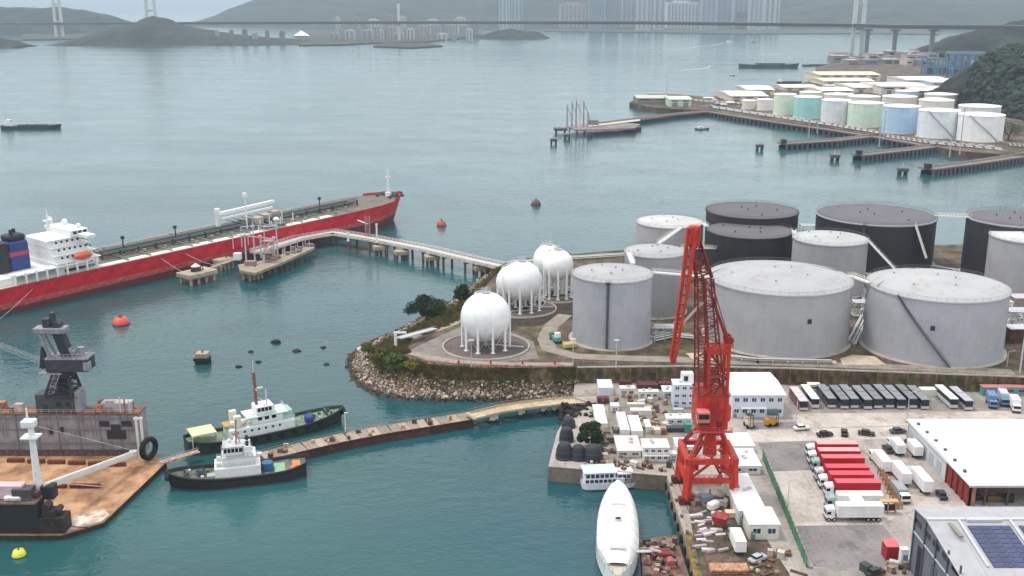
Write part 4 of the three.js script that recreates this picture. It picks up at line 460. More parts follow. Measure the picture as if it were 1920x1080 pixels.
    for (const [px, py, h] of [[462, 492, 14], [478, 488, 18], [490, 484, 11], [515, 480, 9], [521, 484, 17]]) { const p = P(px, py, LV - 1); const e = p.clone().addScaledVector(nrm, -9); g().cyl(0.28, 0.4, h, p.x, LV - 1, p.z, 8).line([V3(p.x, LV - 1 + h * 0.9, p.z), V3(e.x, LV + h * 0.75, e.z), V3(e.x, LV + 4, e.z)], 0.22, 7).box(1.4, 1, 1.2, p.x, LV + h * 0.8, p.z).mesh('loading_arm', C.ltgrey, t3); }
    const f = g(); const c0 = P(505, 490, LV - 1); f.lattice(V3(c0.x, LV - 1, c0.z), V3(c0.x, LV + 9, c0.z), 3.4, 3.4, 5, 0.14, 0.08, V3(1, 0, 0)); f.box(4.4, 0.3, 4.4, c0.x, LV + 3, c0.z).box(4.4, 0.3, 4.4, c0.x, LV + 8.6, c0.z); f.mesh('gangway_tower', M('#a08e88', 0.7), t3); const w0 = P(446, 487, LV - 1); g().rbox(3.4, 3.2, 3, w0.x, LV - 1, w0.z, 0.15).mesh('hut', C.white, t3); const r0 = P(470, 497, LV - 1); g().rbox(5, 2, 3, r0.x, LV - 1, r0.z, 0.1).mesh('pipe_box', M('#9b7f78', 0.7), t3); const y0 = P(653, 455, LV - 1); }
  // mooring dolphins
  const dol = (label, px, py, w, d, top) => { const p = P(px, py, 0), t4 = thing('mooring_dolphin', label, 'mooring dolphin', p, turn); g().rbox(w, 1.9, d, 0, 3, 0, 0.15).mesh('cap', C.pier, t4); for (let i = 0; i < 4; i++) for (const s of [-1, 1]) g().cyl(0.7, 0.7, 5.4, -w * 0.4 + i * w * 0.267, -2, s * d * 0.36, 10).mesh('pile', C.pier, t4); g().cyl(0.35, 0.4, 0.9, w * 0.2, 4.9, 0, 8).mesh('bollard', C.dkgrey, t4); if (top) { g().cyl(2.2, 2.4, 2.2, -w * 0.02, 4.9, -0.3, 16).mesh('fender_drum', M('#33403f', 0.8), t4); g().cyl(0.2, 2.2, 1.4, -w * 0.02, 7.1, -0.3, 16).mesh('drum_top', C.ltgrey, t4); } g().rail([V3(-w / 2, 4.9, d / 2), V3(w / 2, 4.9, d / 2)], 1, 1.8, 0.05).mesh('railing', C.cream, t4); return t4; };
  dol('wide mooring dolphin with a dark capped drum beside the tanker', 371, 528, 15, 10, 1); dol('small mooring dolphin between the drum dolphin and the loading platform', 420, 504, 8, 6); dol('mooring dolphin under the near end of the loading platform', 474, 522, 8, 6);
  { const t5 = thing('catwalk', 'low pale footbridge linking dolphins and loading platform', 'footbridge'); const l = [[396, 502], [430, 490], [450, 484]].map(([x, y]) => P(x, y, 5)); for (let i = 1; i < l.length; i++) g().beam(l[i - 1], l[i], 1.6, 0.5).mesh('deck', C.pier, t5); g().rail(l, 1.1, 2, 0.06).mesh('railing', C.offwhite, t5);
    for (const [px, py, l2, h] of [[707, 455, 'white post standing on the trestle jetty near the bow', 9], [653, 452, 'slim pale post at the elbow of the trestle jetty', 4]]) { const q = thing('jetty_post', l2, 'post', P(px, py, 5.9)); g().cyl(0.4, 0.5, h, 0, 0, 0, 10).box(1, 0.5, 1, 0, h, 0).mesh('post', C.white, q); g().box(1.4, 0.3, 1.4, 0, 0, 0).mesh('foot', C.ltgrey, q); } 
    for (const [px, py, l2] of [[715, 478, 'trestle jetty support block nearest the elbow'], [755, 487, 'second trestle jetty support block from the elbow'], [812, 497, 'third trestle jetty support block from the elbow'], [905, 517, 'trestle jetty support block nearest the shore']]) { const q = thing('support_block', l2, 'jetty support', P(px, py, 0), 0.3); g().rbox(7, 2, 4.6, 0, 2.2, -2, 0.15).mesh('cap', C.pier, q); for (const s of [-1, 0, 1]) g().cyl(0.7, 0.7, 4.4, s * 2.6, -2, -1, 10).mesh('pile', C.pile, q); } 
    const gw = thing('gangway', 'pale lattice gangway leaning on the tanker bow side', 'gangway', V3(0, 0, 0)); const p0 = P(690, 446, 5.8), p1 = p0.clone().addScaledVector(nrm, -7).setY(14); g().lattice(V3(p0.x, 5.8, p0.z), V3(p0.x, 17, p0.z), 2.2, 2.2, 7, 0.13, 0.08, V3(1, 0, 0)).mesh('tower', M('#b98d88', 0.7), gw); g().beam(V3(p0.x, 13, p0.z), p1, 1, 0.3).mesh('walkway', C.ltgrey, gw); }
  // mooring ropes
  const rope = (l, A, Bp, r = 0.09) => { const m = A.clone().lerp(Bp, 0.5); m.y -= 1.2; const o = g().tube([A, m, Bp], r, 5, 16).mesh('mooring_rope', C.ltgrey); tag(o, l, 'rope'); };
  const toW = (x, y, z) => org.clone().addScaledVector(dir, x).addScaledVector(nrm, z).setY(y);
  rope('slack mooring rope from the tanker deck to the drum dolphin', toW(wx(300, 16), 9.6, 16.4), P(372, 520, 5)); rope('slack mooring rope from the tanker deck to the small dolphin', toW(wx(345, 16), 9.6, 16.4), P(420, 500, 5));
  rope('pale line hanging from the tanker stern side to the left', toW(wx(60, 16), 8, 16.4), P(-60, 640, 1), 0.07);
}
// ============================================================ BUOYS AND BOATS ON THE WATER
{
  const buoy = (label, px, py, r, col, tall, flat) => { const t = thing('mooring_buoy', label, 'buoy', P(px, py, 0)); g().lathe([[0.01, -r * 0.5], [r * 0.7, -r * 0.45], [r, -0.1], [r, r * 0.25], [r * 0.72, r * flat], [0.01, r * flat * 1.05]], 28).mesh('float', col, t); g().torus(r * 0.98, r * 0.1, 0, 0.05, 0).mesh('fender_ring', C.char, t); g().cyl(r * 0.12, r * 0.12, tall, 0, r * flat, 0, 8).torus(r * 0.2, r * 0.05, 0, r * flat + tall, 0, 0).mesh('mooring_eye', C.dkgrey, t); };
  buoy('round orange red mooring buoy in the basin below the tanker', 227, 608, 3.1, M('#e0523a', 0.5), 0.6, 0.85); buoy('red mooring buoy right of the tanker bow', 828, 423, 2.7, M('#b8503f', 0.5), 0.7, 1); buoy('dark red drum buoy farther out beyond the jetty', 1005, 384, 3, M('#6e3d3f', 0.6), 0.7, 0.9); buoy('small bright yellow buoy in the lower left corner', 36, 1042, 1.5, M('#e6e24a', 0.45), 0.9, 0.95);
  const coaster = (label, px, py, L, turn, hullC, house, sc = 1, houseC = C.white) => { const t = thing('cargo_boat', label, 'boat', P(px, py, 0), turn); const h = hullForm({ L, B: L * 0.19, y1: L * 0.055, y0: -1, bow: 0.8, rake: L * 0.03, sheer: L * 0.02, n: 24 }); h.skin(() => -1, h.dy).mesh('hull', hullC, t); h.deck(0.5, 0.1).mesh('deck', C.steel, t); for (let i = 0; i < 3; i++) g().rbox(L * 0.15, L * 0.035, L * 0.12, L * (0.36 + i * 0.17), L * 0.045, 0, 0.15).mesh('hatch', C.dkgrey, t); if (house) { g().rbox(L * 0.11, L * 0.075, L * 0.14, L * 0.12, L * 0.05, 0, 0.2).rbox(L * 0.08, L * 0.04, L * 0.12, L * 0.13, L * 0.125, 0, 0.2).mesh('wheelhouse', houseC, t); g().box(0.1, L * 0.018, L * 0.1, L * 0.172, L * 0.14, 0).mesh('window', C.glass, t); } g().cyl(L * 0.004, L * 0.005, L * 0.17, L * 0.1, L * 0.15, 0, 6).cyl(L * 0.004, L * 0.006, L * 0.12, L * 0.9, L * 0.06, 0, 6).mesh('mast', C.ltgrey, t); return t; };
  coaster('dark cargo boat with a white wheelhouse near the left picture edge', 4, 242, 56, 0.12, M('#2a3844', 0.6), 1); coaster('long low dark barge in the far channel', 1386, 127, 118, 0.0, M('#37424b', 0.7), 0); coaster('small dark ship moored at the far right jetty', 1457, 156, 40, 0.1, M('#3c4249', 0.6), 1); coaster('dark ship far off near the right bridge tower', 1505, 124, 50, 0.05, M('#39424b', 0.6), 1, 1, C.ltgrey); coaster('speck of a dark boat beside the wake trails', 1408, 80, 34, 1.0, M('#4a555e', 0.6), 1);
  const small = (label, px, py, L, turn, c) => { const t = thing('launch', label, 'boat', P(px, py, 0), turn); const h = hullForm({ L, B: L * 0.28, y1: L * 0.09, y0: -0.6, bow: 0.6, rake: L * 0.05, sheer: L * 0.03, n: 20, bul: 0.25 }); h.skin(() => -0.6, h.dy).mesh('hull', c, t); h.deck(0.3, 0.06).mesh('deck', C.ltgrey, t); g().rbox(L * 0.35, L * 0.13, L * 0.2, L * 0.4, L * 0.07, 0, 0.2).mesh('cabin', C.white, t); g().box(L * 0.2, L * 0.05, L * 0.205, L * 0.42, L * 0.12, 0).mesh('window', C.glass, t); return t; };
  small('white launch at the head of the longest wake', 1362, 79, 26, 0.5, C.white); small('white launch at the head of the lower wake', 1326, 127, 20, 0.3, C.white); small('little white boat anchored inside the far tank jetty', 1303, 243, 14, 0.05, M('#4a5563', 0.6)); small('dark speck of a boat above the far tank jetty', 1368, 142, 10, 0.1, C.char);
  const wake = (label, list, w) => { const R = rng(w * 100 | 0), pts = list.map(([x, y]) => P(x, y, 0.05)), c = g(); const cv = new THREE.CatmullRomCurve3(pts); const n = 60; const pos = []; for (let i = 0; i < n * 5; i++) { const f = R(), p = cv.getPoint(f), s = w * (0.12 + 0.3 * R()) * (1 - f * 0.5); p.x += (R() - 0.5) * w * (0.3 + f); p.z += (R() - 0.5) * w * (0.6 + 2 * f); const k = 7, r0 = R(); const b = new THREE.CircleGeometry(s, k); b.rotateX(-Math.PI / 2); b.scale(2.6 - f, 1, 0.8); c.add(b, p.x, 0.05 + i * 0.0004, p.z, 0, r0 * 0.6); } const m = c.mesh('wake_foam', M('#e6eef0', 0.9)); stuff(m); m.userData.label = label; };
  wake('white foam of the longest wake in the channel', [[1358, 81], [1325, 86], [1290, 90], [1240, 95]], 7); wake('white foam of the lower wake in the channel', [[1324, 127.5], [1300, 130], [1275, 132]], 5); wake('faint foam line right of the wakes', [[1468, 100], [1446, 101], [1425, 102]], 4);
}
// ============================================================ FAR TANK FARM AND SHIPYARD
{
  const LV = 5, land = [[1180, 192], [1215, 200], [1262, 204], [1330, 207], [1400, 219], [1452, 226], [1560, 240], [1650, 256], [1720, 268], [1790, 282], [1900, 292], [2150, 300], [2150, 60], [1790, 98], [1740, 108], [1610, 104], [1575, 116], [1530, 126], [1535, 150], [1450, 164], [1400, 168], [1330, 182], [1262, 176], [1215, 176]];
  struct(g().ext(pxz(land, LV), -3, LV).mesh('ground', M('#93867f', 0.95, 'soil', 80)));
  const tk = (label, x0, x1, yRim, yBase, shell, roof = '#fbfaf7', cone = 0.1, o = {}) => { const a = P((x0 + x1) / 2, yBase, LV), s = -a.z * cosP + (CAM_H - LV) * sinP, R = (x1 - x0) / 2 / F * s, z = a.z - R, H = Q((x0 + x1) / 2, yRim, z).y - LV, t = thing('far_storage_tank', label, 'tank', V3(Q((x0 + x1) / 2, yRim, z).x, LV, z)); g().lathe([[R, 0], [R, H * 0.5], [R + 0.05, H * 0.51], [R, H * 0.52], [R, H]], 40).mesh('shell', M(shell, 0.6, 'streak', 22), t); g().lathe([[R + 0.3, H - 0.6], [R + 0.3, H + 0.2], [R * 0.55, H + R * cone * 0.6], [0.01, H + R * cone]], 40).mesh('roof', M(roof, 0.6, 'paint', 20), t); if (o.stair) { const st = g(); for (let i = 0; i < 30; i++) { const an = mix(-0.9, 0.5, i / 29); st.box(1.3, 0.5, 1, Math.sin(an) * (R + 0.6), H * (1 - i / 29), Math.cos(an) * (R + 0.6), an); } st.mesh('stair', M('#b9bcbe', 0.7), t); } g().lathe([[R + 1.6, 0], [R + 1.6, 0.6], [R, 0.7]], 40).mesh('foundation', C.concrete, t); return t; };
  tk('pale green tank at the left end of the far tank row', 1452, 1493, 176, 217, '#e6f4da'); tk('turquoise tank second from the left in the far row', 1490, 1541, 181, 223, '#a9e2df'); tk('lilac grey tank third from the left in the far row', 1542, 1595, 187, 235, '#ebebf1'); tk('pale green tank in the middle of the far row', 1592, 1657, 192, 240, '#ddf2d9'); tk('sky blue tank in the far row', 1658, 1725, 198, 252, '#bcd9f5'); tk('white tank with pale blue lower shell in the far row', 1725, 1799, 206, 261, '#eef7fb', '#fffaf0', 0.1, { stair: 1 }); tk('nearest white tank at the right end of the far row', 1800, 1882, 214, 268, '#ffffff', '#ffffff', 0.1, { stair: 1 });
  tk('white tank just behind the nearest far white one', 1800, 1875, 198, 240, '#e2e4e2'); tk('white domed tank behind the pale blue one', 1725, 1788, 187, 225, '#e9e5dc', '#f6f4ee', 0.16); tk('white tank behind the sky blue one', 1656, 1718, 180, 215, '#ded9d4'); tk('low white tank behind the middle green one', 1592, 1650, 180, 205, '#e3e0d8'); tk('low white tank behind the lilac one', 1546, 1600, 176, 200, '#e6e0da'); tk('white tank at the foot of the woods', 1735, 1795, 176, 200, '#dcd8d6');
  const shed = (label, x0, x1, yF, yN, yB, wall, roof, o = {}) => { const f = fit(x0, x1, yF, yN, yB, LV); if (f.d > 85) { f.z += (f.d - 85) / 2; f.d = 85; } const t = thing('industrial_shed', label, 'shed', V3(f.x, LV, f.z)); g().box(f.w, f.h * 0.96, f.d).mesh('wall', M(wall, 0.7, 'streak', 30), t); g().side([[-f.d / 2 - 1, f.h * 0.95], [-f.d / 2 - 1, f.h], [0, f.h + f.d * (o.pitch ?? 0.03)], [f.d / 2 + 1, f.h], [f.d / 2 + 1, f.h * 0.95]], -f.w / 2 - 1, f.w / 2 + 1).mesh('roof', M(roof, 0.6, 'paint', 25), t); const n = Math.max(2, Math.round(f.w / 18)), dr = g(), wn = g(); for (let i = 0; i < n; i++) { dr.box(6, f.h * 0.55, 0.5, -f.w / 2 + (i + 0.5) * f.w / n, 0, f.d / 2 + 0.1); wn.box(f.w / n * 0.6, f.h * 0.14, 0.4, -f.w / 2 + (i + 0.5) * f.w / n, f.h * 0.68, f.d / 2 + 0.1); } dr.mesh('door', M('#8d8882', 0.7), t); wn.mesh('window', C.glassBlue, t); return t; };
  shed('long cream shed above the far tank row', 1535, 1650, 122, 140, 152, '#eadfbf', '#f0e6c6'); shed('lower cream annex in front of the long cream shed', 1545, 1640, 146, 152, 160, '#e9dcc0', '#efe5cd'); shed('large white shed right of the cream shed', 1652, 1740, 138, 162, 178, '#ded8d2', '#ece7e2'); shed('pale white shed near the blue yard frames', 1700, 1780, 134, 150, 164, '#e3e3e2', '#f0efee'); shed('pinkish white shed behind the white far tanks', 1715, 1790, 158, 170, 182, '#d9cbc6', '#e9dedb'); shed('cream low shed in the middle of the far works', 1370, 1440, 170, 180, 192, '#e6d6c8', '#efe3d8'); shed('pale green small shed on the far breakwater', 1255, 1296, 180, 186, 200, '#cfe6cf', '#e4f2e2'); shed('grey brown shed beside the pale green breakwater shed', 1195, 1254, 178, 184, 195, '#8f8a7c', '#c9c5b8'); shed('narrow white roofed quay shed below the bridge piers', 1700, 1855, 97, 100, 106, '#9c9a98', '#f3f2f0'); shed('cream works building left of the far tank row', 1400, 1452, 160, 168, 178, '#e3dac6', '#f0eadc'); shed('white cream works building behind the lilac tank', 1540, 1600, 163, 170, 180, '#efe9da', '#f7f3ea');
  shed('big white shed between the far tanks and the woods', 1660, 1745, 150, 164, 176, '#e2dedb', '#f5f3f1'); shed('white low shed touching the big white one', 1600, 1656, 154, 164, 174, '#e8e2d8', '#f6f3ec'); shed('pale blue white shed at the foot of the blue frames', 1745, 1800, 140, 154, 168, '#dfe7ec', '#eff5f7'); shed('cream low shed along the far works road', 1470, 1535, 158, 164, 170, '#e3d8c6', '#efe7d6');
  for (const [l, list, n] of [['pipe bundle along the long curved far jetty shore', [[1335, 203], [1452, 221], [1560, 237], [1650, 252]], 6], ['pipe bundle in front of the far white tanks', [[1660, 258], [1740, 270], [1880, 283]], 6], ['pipe bundle behind the far breakwater sheds', [[1300, 190], [1380, 196], [1450, 200]], 5], ['pipe bundle at the right end of the far works', [[1890, 274], [1960, 280]], 5]]) { const t = thing('pipe_rack', l, 'pipes'), pts = list.map(([x, y]) => P(x, y, LV)); for (let k = 0; k < n; k++) g().line(pts.map(p => V3(p.x, LV + 1 + (k % 2) * 0.8, p.z - k * 3.2)), 0.55, 6).mesh('pipe', [C.pipe, C.ltgrey, M('#a58f88', 0.7), C.steel][k % 4], t); const c = g(); for (let i = 1; i < pts.length; i++) for (let k = 0; k < 8; k++) { const p = pts[i - 1].clone().lerp(pts[i], k / 8); c.box(1, 2.4, n * 3.4, p.x, LV, p.z - n * 1.5); } c.mesh('support', M('#7d6f6b', 0.8), t); }
  tk('small pale green tank behind the turquoise far tank', 1500, 1540, 172, 192, '#dfeed8'); tk('pale blue tank behind the sky blue far tank', 1680, 1722, 170, 190, '#cfe2f2'); tk('small white tank left of the pale green far tank', 1420, 1450, 186, 208, '#f0efe9'); tk('small cream tank beside the small white far tank', 1392, 1418, 188, 206, '#efe6d6');
  // blue shipyard frames at the foot of the woods
  const frame = (label, x0, x1, yT, yB, c, n) => { const f = fit(x0, x1, yT - 1, yT, yB, LV), t = thing('shipyard_frame', label, 'shipyard crane', V3(f.x, LV, f.z)); for (let i = 0; i <= n; i++) { g().box(2.2, f.h, 2.2, -f.w / 2 + f.w * i / n, 0, 0).box(2.2, f.h, 2.2, -f.w / 2 + f.w * i / n, 0, -22).box(2, 2, 22, -f.w / 2 + f.w * i / n, f.h, -11).mesh('leg', c, t); } for (const y of [0.5, 0.98]) g().box(f.w, 2.6, 2.4, 0, f.h * y, 0).box(f.w, 2.6, 2.4, 0, f.h * y, -22).mesh('girder', c, t); for (let i = 0; i < n; i++) g().box(f.w / n * 0.8, f.h * 0.45, 8, -f.w / 2 + f.w * (i + 0.5) / n, 0, -10).mesh('hull_block', [C.blue, C.teal, C.dkgrey, C.ltblue][i % 4], t); };
  frame('blue shipyard frame with stacked hull blocks at the foot of the woods', 1740, 1800, 112, 140, M('#5d87aa', 0.6), 4); frame('darker blue shipyard frame against the woods', 1790, 1842, 104, 152, M('#55709a', 0.6), 4); frame('grey green shipyard frame below the white quay shed', 1785, 1850, 100, 128, M('#7f9a9a', 0.6), 5);
  { const R = rng(61), cols = ['#8d8280', '#a59a97', '#6f6a6c', '#b9b1ac', '#7d7876', '#c8bfb8', '#938a95']; for (let i = 0; i < 34; i++) { const x = 1562 + R() * 190, y = 108 + R() * 18 - (x > 1640 ? 4 * R() : 0), w = 8 + R() * 22, h = 4 + R() * 9; const f = fit(x, x + w, y - h - 2, y - h, y, LV), t = thing('works_building', 'small grey works building on the far wharf below the bridge', 'building', V3(f.x, LV, f.z), 0, 'small works buildings on the far wharf below the bridge'); g().box(f.w, f.h, Math.min(40, f.d)).mesh('wall', M(cols[i % 7], 0.8, 'streak', 30), t); g().box(f.w + 1, 0.8, Math.min(40, f.d) + 1, 0, f.h, 0).mesh('roof', M(cols[(i + 3) % 7], 0.7), t); g().box(f.w * 0.7, f.h * 0.25, 0.5, 0, f.h * 0.4, Math.min(40, f.d) / 2 + 0.1).mesh('window', C.glassBlue, t); }
    for (let i = 0; i < 30; i++) { const x = 1320 + R() * 190, y = 186 + (x - 1320) * 0.1 + R() * 18 - 6, f = fit(x, x + 5 + R() * 14, y - 5 - R() * 4, y - 3 - R() * 2, y, LV), t = thing('plant_hut', 'small hut or tank skid among the pipes of the far works', 'hut', V3(f.x, LV, f.z), 0, 'small huts among the pipes of the far works'); g().box(f.w, Math.max(2, f.h), Math.min(14, f.d)).mesh('wall', M(cols[(i * 3) % 7], 0.8), t); g().box(f.w + 0.6, 0.4, Math.min(14, f.d) + 0.6, 0, Math.max(2, f.h), 0).mesh('roof', M(['#d9d2cb', '#8f7f7a', '#efe9e2'][i % 3], 0.7), t); }
    for (let i = 0; i < 14; i++) { const x = 1520 + R() * 300, y = 165 + R() * 14, f = fit(x, x + 10 + R() * 22, y - 6, y - 4, y, LV), t = thing('plant_hut', 'pale hut behind the far tank row', 'hut', V3(f.x, LV, f.z), 0, 'pale huts behind the far tank row'); g().box(f.w, Math.max(2.5, f.h), Math.min(20, f.d)).mesh('wall', M(['#e0d8d0', '#cfc5be', '#bdb4b0'][i % 3], 0.8), t); g().box(f.w + 0.6, 0.5, Math.min(20, f.d) + 0.6, 0, Math.max(2.5, f.h), 0).mesh('roof', C.offwhite, t); } }
  // quay wall with piles, finger piers, dolphins
  const pier = (label, list, w, lev, step, o = {}) => { step *= 0.8; const t = thing('finger_pier', label, 'pier'), pts = list.map(([x, y]) => P(x, y, lev)); for (let i = 1; i < pts.length; i++) { g().beam(pts[i - 1].clone().setY(lev - 0.6), pts[i].clone().setY(lev - 0.6), w, 1.2).mesh('deck', M('#8f8079', 0.9, 'concrete', 30), t); const n = Math.round(pts[i].distanceTo(pts[i - 1]) / step), d = pts[i].clone().sub(pts[i - 1]).normalize().cross(UP); for (let k = 0; k <= n; k++) { const p = pts[i - 1].clone().lerp(pts[i], k / n).addScaledVector(d, w * 0.46); g().box(2, lev + 2, 2, p.x, -2.2, p.z).mesh('pile', C.dkgrey, t); } g().beam(pts[i - 1].clone().addScaledVector(d, -w * 0.3).setY(1), pts[i].clone().addScaledVector(d, -w * 0.3).setY(1), 0.6, 4).mesh('back_wall', C.char, t); if (!o.bare) { g().rail(pts, 1.4, 5, 0.12).mesh('railing', M('#a89a96', 0.7), t); g().line(pts.map(p => V3(p.x, lev + 0.7, p.z - 1)), 0.4, 6).mesh('pipe', C.pipe, t); } } if (o.end) { const p = pts[0]; g().box(4, 3.4, 5, p.x + 1, lev - 0.2, p.z).mesh('end_block', C.char, t); } return t; };
  pier('finger pier farthest from us in front of the lilac tank', [[1467, 268], [1560, 262], [1650, 252]], 14, 5, 6.5, { end: 1 }); pier('middle finger pier in front of the sky blue tank', [[1608, 289], [1700, 279], [1800, 266]], 14, 5, 6.5, { end: 1 }); pier('nearest finger pier at the right picture edge', [[1737, 315], [1830, 303], [1930, 288], [2050, 276]], 14, 5, 6.5, { end: 1 });
  pier('long curved far jetty on piles along the works shore', [[1330, 209], [1452, 228], [1560, 243], [1660, 259], [1730, 271]], 7, 5, 9, { bare: 1 }); pier('far jetty approach from the shore to its loading head', [[1330, 208], [1262, 214], [1200, 222], [1120, 232]], 7, 5, 10); pier('low far walkway beside the loading head', [[1200, 236], [1160, 243], [1110, 246]], 5, 4, 8);
  { const t = thing('far_loading_head', 'far jetty loading head with a cluster of tall pale arms', 'jetty'), p = P(1092, 236, 5); g().ext(pxz([[1062, 236], [1078, 243], [1190, 240], [1200, 232], [1120, 228]], 5), 3.6, 5).mesh('deck', M('#9d8f92', 0.9, 'concrete', 30), t); for (let i = 0; i < 9; i++) { const q = P(1068 + i * 14, 242, 0); g().box(1.6, 5, 1.6, q.x, -1.5, q.z).mesh('pile', C.pile, t); } for (const [px, yt, py] of [[1063, 196, 240], [1072, 190, 239], [1080, 186, 239], [1087, 178, 238], [1094, 188, 238], [1102, 210, 238]]) { const q = P(px, py, 5), top = Q(px, yt, q.z).y; g().cyl(0.5, 0.9, top - 5, q.x, 5, q.z, 8).rod(V3(q.x, top - 2, q.z), V3(q.x + 5, top - 14, q.z), 0.45, 6).mesh('loading_arm', px === 1087 ? C.offwhite : M('#a9a3ad', 0.7), t); } const h = P(1112, 236, 5); g().rbox(10, 6, 8, h.x, 5, h.z, 0.3).mesh('house', M('#8d8790', 0.8), t); g().rail(pxz([[1120, 240], [1190, 239]], 5).map(([x, z]) => V3(x, 5, z)), 1.5, 4, 0.12).mesh('railing', M('#b8a8a8', 0.7), t); const pp = g(); for (let i = 0; i < 5; i++) pp.line([P(1104, 235 + i * 0.6, 6), P(1200, 224 + i * 0.6, 6)], 0.4, 6); pp.mesh('pipe', C.cream, t); }
  const dolf = (label, px, py, s) => { const t = thing('far_dolphin', label, 'mooring dolphin', P(px, py, 0)); g().rbox(7 * s, 2.4, 6 * s, 0, 2.4, 0, 0.3).mesh('cap', C.dkgrey, t); for (const a of [-1, 1]) for (const b of [-1, 1]) g().cyl(0.8, 0.8, 4.6, a * 2.2 * s, -2, b * 2 * s, 8).mesh('pile', C.char, t); g().rail([V3(-3.2 * s, 4.8, 2.8 * s), V3(3.2 * s, 4.8, 2.8 * s)], 1.3, 2, 0.1).cyl(0.3, 0.3, 4, 0, 4.8, 0, 6).mesh('light_post', C.ltgrey, t); };
  dolf('dark dolphin left of the far loading head', 1051, 249, 1.9); dolf('lone dark dolphin lowest left of the loading head', 1038, 270, 0.9); dolf('dark dolphin just right of the lowest left one', 1063, 261, 0.9); dolf('small dark dolphin under the low far walkway', 1106, 256, 0.7); dolf('tiny dolphin right of the small one under the walkway', 1135, 252, 0.5); dolf('dark dolphin off the end of the farthest finger pier', 1424, 281, 0.9); dolf('dark dolphin off the end of the middle finger pier', 1565, 301, 1); dolf('dark dolphin off the end of the nearest finger pier', 1692, 327, 1);
  for (const [px, yt, yb, l] of [[1249, 136, 190, 'slender beacon mast on the far breakwater'], [1516, 225, 258, 'thin pale mast on the farthest finger pier'], [1648, 244, 275, 'thin pale mast left of the middle finger pier'], [1656, 210, 262, 'tall thin mast before the sky blue tank'], [1780, 262, 295, 'thin pale mast right of the middle finger pier'], [1799, 205, 290, 'tallest thin mast in front of the white far tanks'], [1532, 222, 250, 'pale mast before the lilac tank']]) { const q = P(px, yb, 5), top = Q(px, yt, q.z).y, t = thing('far_mast', l, 'mast', q); g().cyl(0.35, 0.6, top - 5, 0, 0, 0, 8).mesh('pole', M('#b9babd', 0.6), t); g().box(2.2, 1, 1.4, 0, top - 5, 0).mesh('lamp', C.ltgrey, t); }
  tree('tree', 'rounded dark tree beside the far works road', 'tree', P(1890, 262, LV), 26, 16, 4, 41, ['#3a4636', '#475340'], 4000);
}

